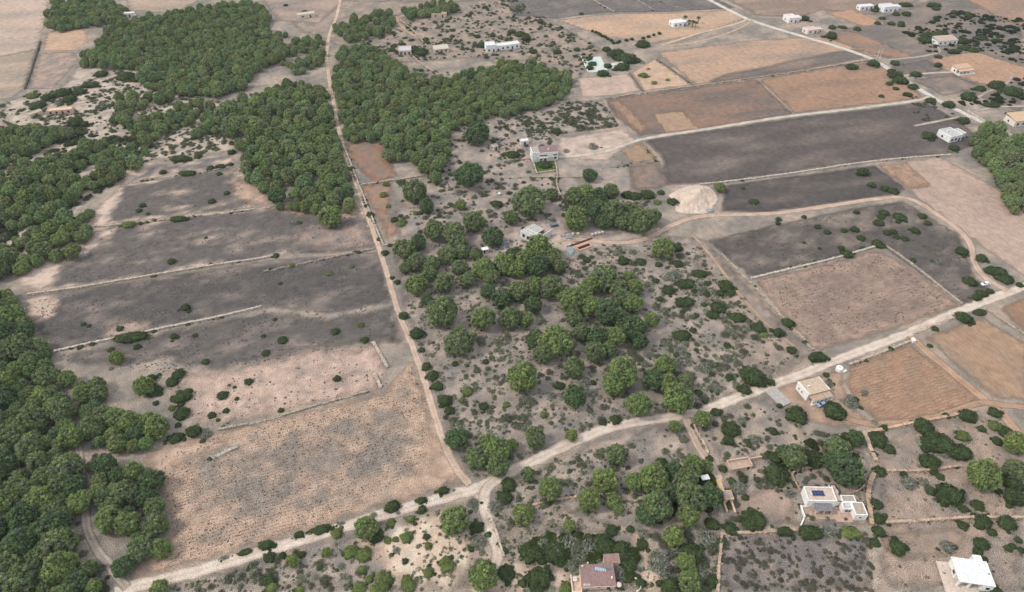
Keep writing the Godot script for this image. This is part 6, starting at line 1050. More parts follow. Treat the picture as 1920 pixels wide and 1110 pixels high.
	shrub_group("along the right verge of the middle track", "bushes along the middle track", [-46.6, -221.4, 2.2, 0, 1, 0, -39.9, -209.9, 3.1, 0, 1, 0, -34.1, -191.1, 2.0, 0, 1, 0, -31.2, -186.3, 2.3, 0, 1, 0, -28.8, -180.7, 2.3, 0, 1, 0, -25.6, -173.2, 2.8, 0, 1, 0, -23.4, -168.6, 2.0, 0, 1, 0])
	shrub_group("between the middle track and the pale scrub", "bushes right of the middle track", [-56.3, -291.2, 2.6, 1, 1, 0, -60.2, -330.5, 2.8, 0, 1, 0, -28.8, -320.1, 2.6, 2, 1, 0, -8.1, -308.8, 3.0, 0, 1, 0])
	shrub_group("in the grey scrub behind the building site", "bushes behind the building site", [0, -361.5, 3.6, 0, 1.4, 0.1, 18.9, -349.9, 3.3, 0, 1.3, 0, 27.3, -391.2, 3.3, 0, 1, 0, 48.6, -371.7, 3.8, 2, 1, 0, 61.8, -318, 3.3, 0, 1, 0, 66.2, -316.3, 3.4, 0, 1, 0, 73, -318.3, 3.8, 0, 1, 0, 85, -311.4, 3.0, 0, 1, 0])
	shrub_group("in the left part of the lower-left stubble", "bushes in the left stubble", [-145.5, -160.6, 1.9, 2, 1, 0, -140.3, -184.2, 2.6, 0, 1, 0, -136.8, -178.1, 2.8, 0, 1, 0, -128.5, -161.8, 2.2, 2, 1, 0, -131.9, -182.9, 2.4, 0, 1, 0, -120.7, -155.9, 2.3, 0, 1.3, 0.2, -131, -186.8, 2.5, 0, 1, 0, -122.5, -167, 2.9, 0, 1, 0, -124.9, -175.2, 3.3, 0, 1, 0, -115, -158.1, 3.5, 0, 1, 0, -110.3, -157.7, 2.6, 2, 1, 0])
	shrub_group("in the bare tan strip of the stubble", "bushes in the tan strip", [-110.3, -176.2, 2.0, 0, 1, 0])
	shrub_group("in the dark strip below the fourth terrace", "bushes in the dark strip", [-141.1, -208.6, 2.0, 0, 1, 0, -95.2, -206.3, 2.1, 0, 1, 0])
	shrub_group("on the fourth terrace", "bushes on the terraces", [-158, -207.8, 2.9, 0, 2.4, 0.25, -142.6, -226.5, 2.5, 0, 1, 0])
	shrub_group("on the third terrace", "bushes on the terraces", [-110.7, -292.4, 3.0, 2, 1, 0])
	shrub_group("on the two upper terraces", "bushes on the terraces", [-194.2, -290.2, 2.7, 1, 1.4, 0.1, -170.9, -295.1, 2.5, 0, 2, 0.15, -192.5, -356.7, 3.3, 0, 2, 0.1, -182.6, -340.9, 2.6, 0, 1.8, 0.1, -166, -348.2, 2.5, 0, 1.6, 0.1])
	shrub_group("on the stubble verge of the main track", "bushes along the main track verge", [-88.8, -110.1, 1.0, 2, 2, 0.28, -82.8, -112, 1.1, 0, 2, 0.28, -77.1, -114.2, 1.7, 0, 1.6, 0.28, -67.3, -117.9, 1.6, 0, 1.4, 0.28, -61, -119.7, 1.7, 0, 2, 0.28, -54.9, -122, 0.9, 2, 2, 0.28, -39.3, -127.6, 2.4, 0, 1, 0, -30, -130.3, 1.3, 0, 1.6, 0.25, -22.7, -134, 1.9, 0, 1.4, 0.25])
	shrub_group("on the near verge of the main track", "bushes south of the main track", [-74.8, -110.2, 1.9, 0, 1, 0, -55.7, -118.5, 2.0, 1, 1, 0, -50.1, -112, 2.3, 1, 1, 0, -43, -117.2, 2.5, 0, 1, 0, -39.1, -122, 1.5, 1, 1, 0, -33.4, -117.1, 2.2, 1, 1, 0, -32.7, -123.4, 1.9, 1, 1, 0, -29.4, -126.7, 1.6, 0, 1, 0, -13, -129, 2.5, 2, 1, 0, -5.4, -127.9, 3.2, 2, 1, 0, -2.3, -131.4, 2.5, 0, 1, 0, -0.9, -136.3, 2.5, 0, 1, 0])
	shrub_group("on the sandy slope by the side track", "bushes on the sandy slope", [-72.7, -102.4, 2.1, 0, 1, 0, -71.4, -100.4, 2.4, 1, 1, 0, -62.9, -99.9, 1.7, 1, 1, 0, -52.1, -107.3, 1.5, 2, 1, 0, -45.5, -100.3, 2.1, 1, 1, 0, -45.6, -106.2, 1.8, 1, 1, 0, -45.8, -110.9, 2.3, 1, 1, 0, -43, -103.4, 1.4, 1, 1, 0, -39.7, -99.8, 2.7, 1, 1, 0, -38.9, -103.2, 2.4, 1, 1, 0, -36, -112.6, 1.5, 2, 1, 0, -31.7, -102.9, 1.6, 1, 1, 0, -30.7, -100.9, 2.1, 1, 1, 0, -25.4, -105.5, 1.8, 1, 1, 0, -19.9, -107.6, 2.5, 1, 1, 0, -11.4, -120.5, 2.1, 0, 1, 0, -10.5, -115.3, 3.2, 2, 1, 0])
	shrub_group("around the red-roofed house", "bushes around the red-roofed house", [-1.8, -105, 2.6, 0, 1, 0, 5.9, -111.5, 3.5, 0, 1, 0, 8, -103.2, 4.2, 0, 1, 0, 9.7, -114.4, 2.9, 2, 1, 0, 12.9, -111.4, 3.7, 0, 1, 0, 15.9, -100.5, 2.1, 1, 1, 0, 18, -114.8, 3.9, 2, 1, 0, 18.4, -107.6, 2.5, 2, 1, 0, 21.4, -110.4, 2.8, 2, 1, 0, 23.9, -113.2, 3.7, 2, 1, 0, 28.8, -114.1, 3.9, 0, 1, 0, 31.8, -119.4, 2.0, 0, 1, 0, 32.2, -104.5, 3.1, 2, 1, 0, 34.1, -110.9, 3.8, 0, 1, 0, 35.9, -108.3, 3.1, 0, 1, 0, 38.6, -101.9, 1.6, 0, 1, 0, 40.9, -114.5, 1.8, 0, 1, 0, 41.9, -118, 2.2, 2, 1, 0, 45.6, -109.8, 4.0, 2, 1, 0, 45.8, -106.1, 3.6, 2, 1, 0, 47.2, -100.2, 3.0, 0, 1, 0, 50.8, -112.3, 2.5, 2, 1, 0, 55.3, -111.1, 3.6, 0, 1, 0, 56.8, -104.7, 3.4, 2, 1, 0, 59.6, -102.4, 2.2, 0, 1, 0])
	shrub_group("around the villa with the pale terrace", "bushes around the villa with the pale terrace", [56.5, -489.1, 3.5, 0, 1, 0, 65.1, -478.8, 4.2, 0, 1, 0, 75.5, -514.5, 4.5, 0, 1, 0, 79, -514.4, 6.5, 0, 1, 0, 80.1, -489.4, 5.1, 0, 1, 0, 85.3, -504.2, 7.2, 0, 1, 0, 92, -503, 3.6, 0, 1, 0, 101.1, -534, 5.4, 0, 1, 0])
	shrub_group("on the pale orange plot", "shrubs on the pale orange plot", [93.7, -476.7, 3.4, 1, 1, 0])
	shrub_group("along the lane at the upper right", "bushes along the upper lane", [246.1, -592.9, 4.7, 0, 1, 0, 252.8, -551, 5.6, 0, 1, 0, 247.3, -490.7, 3.9, 0, 1, 0, 265.3, -496.2, 4.3, 0, 1, 0, 272.4, -475.2, 5.0, 0, 1, 0, 271.5, -466, 4.9, 0, 1, 0, 273.8, -464.8, 3.4, 0, 1, 0, 267.6, -443.6, 2.7, 0, 1.6, -0.5, 276.5, -456.6, 3.5, 0, 1, 0, 254.5, -384.8, 4.3, 0, 1, 0, 278.8, -434.6, 3.4, 0, 1, 0, 262.2, -369.7, 3.0, 0, 1, 0, 286.2, -405.4, 3.7, 0, 1, 0, 321.8, -412.9, 3.8, 0, 1, 0])
	shrub_group("by the ruined upper-left farm", "bushes by the upper-left farm", [-323.1, -441.9, 3.6, 1, 1, 0, -311.2, -426.4, 5.3, 0, 1, 0, -311, -439.5, 4.3, 0, 1, 0, -300.4, -432.3, 3.2, 2, 1, 0, -303.2, -445.6, 5.1, 0, 1, 0, -294.7, -435.4, 4.3, 0, 1, 0, -274.6, -401.3, 5.1, 0, 1, 0, -293.8, -448.3, 4.0, 0, 1, 0, -267.5, -399.8, 3.4, 0, 1, 0, -291.6, -459.1, 3.7, 0, 1.5, 0, -292.6, -477.8, 4.2, 0, 1, 0, -268, -427.3, 4.2, 2, 1, 0, -250.8, -406.3, 4.4, 0, 1, 0, -273.5, -473.5, 5.7, 0, 1, 0, -263.7, -470.4, 4.2, 0, 1, 0])
	shrub_group("around the small farms at the top", "bushes around the small top farms", [-75.4, -524.7, 4.9, 0, 1, 0, -68.7, -518.9, 5.3, 0, 1, 0, -22.7, -533.9, 4.6, 0, 1, 0, 6.4, -557.2, 4.3, 0, 1, 0, 10.5, -546.9, 5.1, 0, 1, 0, 32.6, -525.6, 4.1, 2, 1, 0])
	shrub_group("around the far white top villas", "bushes around the far white villas", [270.7, -573.8, 2.6, 0, 1.5, -0.3, 320.1, -620.9, 5.2, 0, 1, 0, 345.9, -628.7, 3.5, 0, 1.6, 0, 370.6, -627.6, 4.4, 0, 1.4, 0])
	shrub_group("around the white villa among dark scrub", "bushes in the dark scrub by the villa", [287.9, -477.3, 3.8, 0, 1, 0, 324.8, -544.6, 5.1, 0, 1, 0, 333.1, -553.3, 4.6, 0, 1.4, -0.2, 343.5, -557.2, 4.3, 0, 1.4, 0, 287.5, -427.7, 3.9, 0, 1, 0, 336.1, -520.2, 4.1, 0, 1.5, 0.1, 352.8, -541.7, 4.6, 0, 1, 0, 348.2, -528.1, 3.8, 0, 1.4, 0, 306.6, -440.9, 4.7, 0, 1, 0, 352.2, -523.9, 3.7, 0, 1, 0, 321.2, -453.5, 3.2, 0, 1.4, 0.2, 371.2, -548.8, 3.5, 0, 1.6, 0, 315.9, -428.2, 3.3, 0, 1.6, 0, 380.8, -543.1, 3.4, 0, 1.6, 0, 334.9, -457.6, 5.2, 0, 1, 0, 339.5, -446.2, 6.2, 0, 1, 0])
	small_shrubs("small dark green bushes dotted over the fields and scrub", 0, [189.9, -297.4, 2.1, 211.4, -297.7, 2.3, 211.3, -291.6, 2.0, 187.2, -283.1, 2.1, 190.9, -284.2, 1.9, 190.4, -279.7, 1.7, 193.9, -278.2, 2.0, 172, -285.8, 2.3, 172.4, -278.5, 2.1, 157.4, -283.7, 1.9, 154.2, -288.5, 1.8, 166.5, -285.2, 1.7, 178.9, -301.6, 1.7, 150.4, -297.4, 1.4, 136.6, -295.2, 1.6, 135.2, -291.6, 1.4, 159.5, -270.4, 1.7, 181.1, -271.8, 1.6, 170.2, -270.5, 1.6, 143.3, -275.2, 1.0, 149.2, -270.4, 1.0, 148.9, -261, 1.0, 131.3, -255.7, 1.0, 190.1, -260.6, 1.6, 214.5, -237.7, 1.8, 230.4, -242.3, 1.7, 197.3, -328, 2.3, 202.9, -324.6, 2.5, 126, -325.5, 1.2, 178.5, -213.3, 1.6, 171.8, -203.2, 1.2, 100.6, -182.7, 1.7, 100.5, -171, 1.2, 123.4, -186.8, 1.3, 160.9, -166.3, 1.5, 170.7, -160, 1.6, 146, -139.6, 1.5, 149.6, -120.9, 1.5, 154.8, -113.2, 1.3, 156.6, -114, 1.1, 159.5, -116, 1.2, 158.5, -112.7, 1.2, 145.4, -109.5, 1.2, 78.5, -138.2, 1.5, 72.7, -142.7, 1.4, 83.2, -138.5, 1.2, 69, -147, 1.4, 88.5, -203.3, 1.6, 85.1, -185.4, 1.8, 76.3, -212.3, 1.6, 74, -224, 1.2, 79.4, -221.8, 1.4, 84.3, -228.8, 1.4, 78.7, -187.4, 1.3, 81.9, -192.4, 1.1, 75.3, -200.8, 1.1, 100.6, -239.9, 1.2, 69, -257.3, 1.8, 65.8, -245.4, 1.7, 65.7, -232.3, 1.7, 87, -235.9, 1.7, 35.4, -260.8, 2.0, -10.5, -194, 1.4, -22.8, -192.8, 1.4, 33.3, -163.2, 1.6, 71.4, -177.5, 1.6, 72.9, -173.1, 1.2, -61, -266.4, 1.9, -52.3, -244.3, 1.6, -65.5, -277.7, 1.3, -73.3, -299.3, 2.1, -76.6, -307.7, 1.5, -91.2, -346.1, 2.0, -55.2, -247.6, 1.2, -37, -200.6, 1.5, -60, -294.5, 2.1, 80.6, -320.6, 2.0, 17.8, -371.7, 2.2, 4.8, -379.9, 1.9, -122, -161.9, 1.2, -134.3, -172.3, 1.2, -102.4, -183.2, 1.8, -106.6, -168.6, 1.3, -111.2, -166.5, 1.6, -104.4, -174.6, 0.9, -86.2, -168.9, 1.2, -68.3, -184.7, 1.6, -107.1, -180.5, 0.8, -109.6, -181.5, 0.6, -108.2, -164.3, 0.8, -100.1, -199, 1.7, -101.7, -219.3, 1.0, -74.1, -211.5, 1.9, -61, -206.4, 1.8, -103.7, -209, 1.1, -122.8, -193.9, 1.6, -132.5, -209.3, 1.2, -165.6, -213.3, 1.6, -173, -204.4, 1.4, -153.7, -202.4, 1.6, -163.7, -200.7, 1.4, -182.3, -216.2, 1.1, -179.6, -215.2, 1.1, -161.1, -259.6, 2.0, -151.5, -279.3, 0.9, -113, -264.3, 1.8, -73.7, -267.3, 1.2, -105.6, -243.5, 1.0, -183.2, -360, 2.3, -165.1, -364.9, 2.5, -196.6, -342, 2.0, -171.3, -346.5, 2.3, -161.5, -351.1, 1.8, -164.5, -340.5, 1.7, -159.3, -312, 2.1, -154, -320.2, 1.7, -194.5, -308.1, 1.8, -194.2, -303.1, 1.7, -188.7, -300.4, 1.2, -188.9, -291.6, 1.4, -186, -293.1, 1.2, -71, -110.7, 1.3, -65, -111.1, 1.2, -32.8, -109, 1.1, -58.6, -107.1, 1.1, -27, -117.2, 1.2, 37.8, -119.8, 1.3, 37.8, -104, 1.1, 72.2, -525.2, 3.5, 70.1, -493.2, 3.3, 59.1, -497.2, 3.3, 57.3, -507.9, 2.8, 262.4, -462.1, 2.4, 263.9, -454.4, 2.2, 249.2, -442.6, 2.0, 281.5, -498.2, 3.4, 311.1, -494.1, 2.5, 273.2, -483.7, 3.1, -66.7, -540.2, 2.9, -68.2, -547.5, 2.5, -85, -536, 2.7, -91.8, -524.8, 2.9, -91.6, -532.9, 2.5, -48, -567, 2.2, -57.6, -556.4, 1.9, -47.6, -553.8, 2.1, -27.6, -553.1, 2.8, -15.3, -554.8, 2.4, 34.4, -520, 3.3, 16.2, -521.1, 3.3, 0, -563, 3.5, 24.4, -585.8, 3.1, 23.7, -590.8, 2.2, 59.3, -606.9, 2.1, 49.8, -525.2, 2.5, -65.5, -485.9, 1.9, -177.5, -609.5, 3.2, -199, -629.2, 2.1, 336.5, -604.9, 3.7, 313.3, -615, 3.2, 327.7, -605.5, 3.2, 368.2, -619.2, 3.3, 379.8, -609.5, 3.2, 389.6, -605.5, 3.2, 386.3, -598.8, 3.2, 314.3, -582, 3.1, 323, -583.8, 2.7, 312.3, -595.4, 2.7, 320.6, -578.2, 3.1, 303.6, -583.8, 2.7, 261.8, -573.3, 3.1, 281.3, -569.6, 3.1, 319.8, -511, 2.8, 312.8, -496, 2.6])
	small_shrubs("small yellow-green bushes dotted over the fields and scrub", 1, [105, -209.6, 1.8, -18.6, -173.8, 1.5, -2, -171.4, 1.5, 11.9, -166.7, 1.6, -68.9, -329.3, 2.1, -68.8, -318.1, 2.4, -65, -307.2, 1.5, -49.8, -301, 1.8, 77.1, -310.9, 2.3, -127.1, -169.9, 1.5, -64.1, -215.6, 1.6, -103.4, -256.6, 1.5, -75, -255.9, 1.3, -84.7, -250.5, 1.6, -39, -115.9, 1.3, -36.8, -116.2, 1.1, -26.2, -114.3, 1.3, 99, -464.1, 2.2, 109.6, -469.2, 1.7])
	small_shrubs("small grey-green bushes dotted over the fields and scrub", 2, [205.2, -265.9, 2.1, 133, -163.2, 1.6, 99.6, -213, 1.6, -21.9, -163.2, 1.6, -50.6, -207.7, 1.8, -51.6, -215.5, 1.9, -32.9, -297.5, 1.9, -16.6, -302.2, 2.2, 68.1, -307.5, 2.0, 32.1, -366.8, 2.5, -159.1, -190.3, 1.3, -45, -125, 1.4, -59.5, -104, 1.3, 96.4, -500.2, 2.4, 99, -488.8, 1.9])
func ground_cover():
	scatter("thicket", "dark evergreen thicket behind the red-roofed house", [2, -112.7, 6.7, -116.3, 17, -118.5, 30.4, -117.1, 38, -110.9, 36.9, -103, 33, -102.7, 33.7, -108.6, 28, -110.2, 19.6, -107.8, 16.6, -107.1, 13.1, -108.1, 4.1, -109.5], 5.5, bushes[7], 1.1, 2.6, ["98a890", "a8b098", "c8ccb0"], -9, 0.9)
	scatter("thicket", "grey-green olive bushes behind the red-roofed house", [10.1, -117.6, 23.6, -117.1, 30, -113.1, 19.7, -109.5, 13.2, -110.4], 9, greys[1], 1.6, 3, ["f0f0f0", "d8dcd8"], -9, 1)
	scatter("thicket", "grey-green thicket right of the red-roofed house", [43.3, -118.5, 56.5, -121.4, 64.5, -118.5, 60.5, -99.4, 49.1, -99.4, 44.1, -107.8], 8, greys[2], 1.2, 2.8, ["d8dcd4", "b8c0b4"], -0.5, 0.9)
	scatter("thicket", "dark bushes below the pines of the ruined farm clump", [40.2, -140.6, 55.7, -146.1, 69.9, -142.8, 65.9, -121.4, 57.7, -118.5, 41.1, -121.4], 14, bushes[9], 0.9, 2.2, ["909c88", "a0a890"], -0.3, 0.9)
	scatter("thicket", "dark evergreen thicket around the pines behind the solar-panel house", [90.1, -149.5, 100.6, -153, 123.3, -157.7, 124, -149.5, 114.2, -138.5, 109.2, -145, 93.1, -140.6], 12, bushes[8], 1, 2.4, ["98a890", "a0a890"], -0.3, 0.9)
	scatter("low_scrub", "low grey-green scrub in the wooded middle parcel", [-54.2, -268.8, -15.8, -277.6, 76.3, -277.6, 95.4, -268.8, 104.3, -233.2, 115.2, -199.8, 99.8, -183.7, 65.7, -168.9, 45.3, -165.1, 17.1, -153, -10.9, -138.5, -20.7, -149.5, -28.3, -174.1, -42.7, -212.5], 3.2, tufts[0], 0.5, 1.7, ["7d8066", "6b7057", "8c8a74", "5d6348"], -0.22, 0.8)
	scatter("low_scrub", "dark low bushes dotted through the middle parcel", [-14.7, -248.3, 76.3, -277.6, 95.4, -268.8, 104.3, -233.2, 115.2, -199.8, 99.8, -183.7, 65.7, -168.9, 45.3, -165.1, 17.1, -153, -10.9, -138.5, -20.7, -149.5, -28.3, -174.1], 13, greys[0], 0.8, 2.6, ["e0e4e0", "c8d0c0", "d8d8d8"], -0.1, 0.9)
	scatter("low_scrub", "low scrub on the ground south of the main track", [-104.5, -99.4, -66.3, -112.2, -32.8, -123.3, -7.1, -133.2, 15.9, -147.2, 64.5, -162.6, 70.8, -142.8, 61.8, -99.4], 2.4, tufts[0], 0.4, 1.4, ["7d8066", "6b7057", "8c8a74", "5d6348"], -0.2, 0.8)
	scatter("low_scrub", "bushy scrub south of the main track", [-104.5, -99.4, -66.3, -112.2, -53.6, -114.9, -42.5, -107.8, -34.7, -98.6], 7, greys[1], 0.6, 1.9, ["e8e8e0", "c8d0c0", "d8d8d8"], -0.25, 0.9)
	scatter("low_scrub", "bushy scrub between the main track and the red-roofed house", [-7.1, -132.2, 15.8, -146.1, 64.3, -161.4, 69.9, -142.8, 57.7, -118.5, 38.3, -126.2, 21.3, -132.2, -1.7, -120.4], 9, greys[1], 0.6, 2.1, ["e8e8e0", "c8d0c0", "d0dcc8"], -0.25, 0.9)
	scatter("low_scrub", "scrub around the ruined farm and garden walls", [70.1, -161.4, 95.4, -175.5, 105.2, -161.4, 126.7, -156.5, 116.1, -120.4, 68.3, -120.4], 6, greys[2], 0.5, 1.8, ["dcdcdc", "c8cfc0", "b8c4b0"], -0.2, 0.9)
	scatter("low_scrub", "dry thicket below the solar-panel house", [66.8, -117.6, 113.8, -118.9, 107.7, -99.4, 61.8, -99.4], 2.6, greys[2], 0.5, 1.3, ["d8d0cc", "c8c0bc", "b8b8b0"], -0.35, 0.8)
	scatter("low_scrub", "tufts on the sandy ground at the lower right", [130, -153, 172.7, -167.6, 181.2, -149.5, 152.8, -99.4, 109.3, -99.4], 6, tufts[0], 0.3, 1, ["87826f", "726f5c", "8f8476"], -0.1, 0.7)
	scatter("dry_grass", "dry stubble tufts in the big lower-left field", [-106.2, -158.4, -79.2, -166.9, -49.9, -176.3, -39.6, -193.8, -32.1, -171.5, -27.6, -147.2, -55.5, -125.2, -92.9, -112.2, -107.8, -107.8, -107.9, -121.4, -116.4, -132.2, -123.1, -147.2], 1.1, tufts[2], 0.2, 0.55, ["7d7066", "94837a", "695d55"], -0.15, 0.8)
	scatter("stubble_rows", "rows of dry stubble in the big lower-left field", [-118.3, -149.5, -104.2, -158.4, -79.2, -166.9, -49.9, -176.3, -39.2, -190.8, -31.9, -168.9, -26.8, -145, -55.4, -124.6, -89.6, -112.2, -108.4, -105.2, -106.2, -121.4, -115.4, -134.3], 0.42, tufts[2], 0.16, 0.34, ["8a7c71", "9c8d80", "7a6d63"], -0.55, 0.6, 1.25, 0.341)
	scatter("stubble_rows", "faint rows of stubble in the enclosed pinkish field", [112.2, -245.2, 175.4, -268.8, 195.7, -228.9, 127.1, -202.9], 1.1, tufts[2], 0.2, 0.4, ["8a786d", "9a887c"], -0.5, 0.6, 1.6, 0.358)
	scatter("dry_grass", "dark tufts on the bare tan strip", [-140, -190.8, -118.6, -190.2, -87.3, -201.3, -53, -206, -47.3, -187.9, -49.7, -175.5, -79.6, -168.4, -104.9, -160.6, -124.6, -166.4], 5, tufts[2], 0.25, 0.9, ["8c7a6e", "9f8b7d", "6b5f54"], 0, 0.7)
	scatter("dry_grass", "grey dry grass on the fourth terrace", [-212.3, -231.4, -172.9, -244.4, -111.6, -261.6, -63.6, -266.7, -52.2, -230.3, -109.4, -226, -154.3, -210.5, -186.1, -198.3], 1.6, tufts[2], 0.3, 0.8, ["77716d", "8a837d", "6a6561", "938a83"], -0.05, 0.7)
	scatter("dry_grass", "grey dry grass on the dark strip", [-183.5, -197.4, -153.8, -209.2, -109, -224.6, -51.9, -227.8, -42.7, -202.9, -86.6, -198.3, -117.8, -187.9, -171.8, -190.8], 1.5, tufts[2], 0.3, 0.8, ["77716d", "8a837d", "6a6561", "938a83"], -0.05, 0.7)
	scatter("dry_grass", "grey dry grass on the third terrace", [-212.6, -282.1, -169.5, -295.3, -123.1, -306.2, -74.8, -301.2, -64.1, -269.7, -112.6, -265.4, -174.5, -248.3, -203.6, -242.5, -212.9, -256.3], 2.4, tufts[2], 0.3, 0.8, ["7b7571", "8c857f", "6d6864"], -0.05, 0.7)
	scatter("dry_grass", "grey dry grass on the second terrace", [-210.5, -327.5, -158.4, -348.2, -133, -322, -126.8, -309.3, -171, -299.2, -200.7, -291.5], 2.6, tufts[2], 0.3, 0.8, ["7b7571", "8c857f"], -0.05, 0.7)
	scatter("dry_grass", "dry tufts in the enclosed pinkish field", [112.2, -245.2, 175.4, -268.8, 195.7, -228.9, 127.1, -202.9], 2.2, tufts[2], 0.3, 0.7, ["7b6a60", "8f7d70", "66574f"], -0.05, 0.7)
	scatter("dry_grass", "dry tufts in the bush-dotted fallow field", [95.8, -276.7, 207.4, -313.5, 223.7, -283.1, 213.9, -248.3, 199.6, -229.6, 180.1, -271, 110.4, -247.5], 3.2, tufts[2], 0.3, 0.9, ["746f6a", "857d76", "5f5c4a"], 0, 0.7)
	scatter("low_scrub", "grey scrub between the wood and the white farmhouse", [-38.1, -393.3, 14, -427.2, 59.8, -435.3, 66.8, -398.3, 26.2, -388.4, 12, -338.8, 38.2, -330.2, 76.4, -311.4, 27, -289.1, -16, -284.4, -56.8, -279.9, -63, -306.2, -47.8, -338.8], 7, greys[0], 0.6, 2.2, ["d8dcd4", "c8d0c0", "b8c0b0"], -0.05, 0.9)
	scatter("low_scrub", "scrub strip below the orange plots", [-10.1, -404.2, 42.7, -435.3, 60.5, -435.3, 67, -400.5, 32.9, -389.8, 0, -389.8], 6, greys[1], 0.8, 2.4, ["c8d4c0", "b8c4b0", "98a890"], -0.3, 0.9)
	scatter("low_scrub", "scrub behind the upper woods", [-135.9, -552.8, 0, -652.6, 33.6, -592.3, 68.1, -532.4, 47.3, -474.6, -24, -510.9, -79.2, -503.8], 8, greys[1], 0.7, 2.6, ["c8d0c0", "b0b8a8", "98a890"], 0, 0.9)
	scatter("low_scrub", "scrub and rocks around the upper-left farm", [-336.9, -427.2, -328.1, -450.4, -307.1, -452.2, -279.8, -500.7, -240.6, -450.4, -191.5, -433.7, -164.1, -366.9, -204.8, -358, -221.8, -350.7, -226.3, -311.4, -232.2, -250.2, -234.9, -246.3], 6, greys[0], 0.7, 2.5, ["c8d4b8", "b0bca0", "d8d8cc"], -0.12, 0.9)
	scatter("low_scrub", "dark scrub around the upper-right villas", [317.7, -570.8, 388.1, -616.4, 433, -589.7, 378.3, -493.8, 356.8, -528, 315.9, -519.4], 11, bushes[1], 0.8, 2.8, ["c8c8c8", "b0b8b0"], -0.12, 0.8)
	scatter("low_scrub", "dark scrub below the lane at the right", [293.2, -431.2, 330, -460.9, 370.1, -479.3, 340.4, -427.2, 312.3, -427.2], 12, bushes[2], 0.8, 2.6, ["c8c8c8", "b0b8b0"], -0.1, 0.8)
	scatter("low_scrub", "low scrub by the lane above the white flat-roofed house", [261.4, -431.2, 279.2, -435.3, 287.1, -411.7, 253.2, -396.9], 12, greys[2], 0.8, 2.4, ["c8ccc0", "b0b8a8"], -0.1, 0.8)
	scatter("undergrowth", "dark undergrowth under the lower-left wood", [-240.2, -238.7, -226, -236.8, -194.8, -204.4, -173.5, -178.2, -158, -157.7, -145.9, -136.4, -135.6, -117.6, -116, -98.6, -156.5, -96.2], 7, greys[0], 1, 2.6, ["e8e8e0", "b0b8a8"], -9, 0.9)
	scatter("undergrowth", "dark undergrowth under the clumps right of the shaded track", [-174.3, -187.4, -155.2, -177.4, -156.3, -171, -136.6, -166.9, -130.5, -161.4, -144.3, -153, -140.7, -145, -123.3, -138.5, -111.2, -116.7, -118.9, -114.9, -132.3, -126.2, -150.2, -149.5], 7, greys[1], 1, 2.4, ["e8e8e0", "b0b8a8"], -0.6, 0.9)
	scatter("undergrowth", "undergrowth under the big top-left wood", [-324, -519.4, -326.4, -570.8, -289.1, -610.9, -228.2, -639.2, -176.2, -519.4, -190.4, -465.4, -244.7, -460.9, -277.8, -500.7], 22, greys[2], 1.2, 2.8, ["e8e8e0", "b8c0b0"], -9, 0.9)
	scatter("undergrowth", "undergrowth under the wood beside the upper middle track", [-190.2, -427.2, -169.1, -455.6, -128.3, -457.4, -105.3, -376.1, -87.2, -316.6, -104.7, -311.4, -134.5, -327.5, -153.9, -343.5, -160.1, -369.5], 18, greys[2], 1.2, 2.8, ["e8e8e0", "b8c0b0"], -9, 0.9)
	scatter("undergrowth", "undergrowth under the wood right of the upper middle track", [-128.6, -524.7, -112, -535.7, -78, -493.8, -34.3, -479.3, 15.8, -502.7, 41.1, -465.4, 14.2, -433.7, -42.1, -402.7, -39.8, -350.7, -72.9, -369.5, -102, -389.8], 20, greys[2], 1.2, 2.8, ["e8e8e0", "b8c0b0"], -9, 0.9)
	scatter("low_scrub", "understorey between the pines of the left woods", [-319.8, -396.9, -281.2, -399.8, -222, -377.5, -219, -330.2, -226.3, -311.4, -212.5, -271, -234.4, -254.2, -236, -248.3], 9, bushes[3], 0.8, 2.4, ["ffffff", "d8d8d8"], -0.2, 0.8)
func patch_land():
	# one sheet to the horizon: fine where the view falls, coarse beyond
	var xs := []
	var zs := []
	for v in [-3500, -2400, -1600, -1100, -800, -600]: xs.append(float(v))
	for i in 121: xs.append(-480.0 + i * 8.0)
	for v in [600, 800, 1100, 1600, 2400, 3500]: xs.append(float(v))
	for v in [-4500, -3000, -2000, -1400, -1000, -800]: zs.append(float(v))
	for i in 86: zs.append(-690.0 + i * 8.0)
	for v in [60, 200, 500, 1000]: zs.append(float(v))
	var st := SurfaceTool.new()
	st.begin(Mesh.PRIMITIVE_TRIANGLES)
	var a := tone("8f8880")
	var b := tone("bba999")
	var k := REFLECT / 0.45
	for z in zs:
		for x in xs:
			var n := nz.get_noise_2d(x / 24.0, z / 24.0) * 1.4 + nf.get_noise_2d(x / 8.0, z / 8.0) * 0.4
			var c := a.lerp(b, smoothstep(0.0, 1.0, 0.4 + n))
			st.set_color(Color(c.r * k, c.g * k, c.b * k, 1))
			st.set_uv(Vector2(x, z) / 110.0)
			st.set_normal(Vector3.UP)
			st.add_vertex(Vector3(x, 0, z))
	var w := xs.size()
	for j in zs.size() - 1:
		for i in w - 1:
			var q := j * w + i
			for v in [q, q + 1, q + w, q + 1, q + w + 1, q + w]: st.add_index(v)
	var m: StandardMaterial3D = ground_mat("grass").duplicate()
	m.transparency = BaseMaterial3D.TRANSPARENCY_DISABLED
	var o := obj("ground", st.commit(), m)
	tag(o, "dry grey-tan open ground of the plain", "", "", "structure")

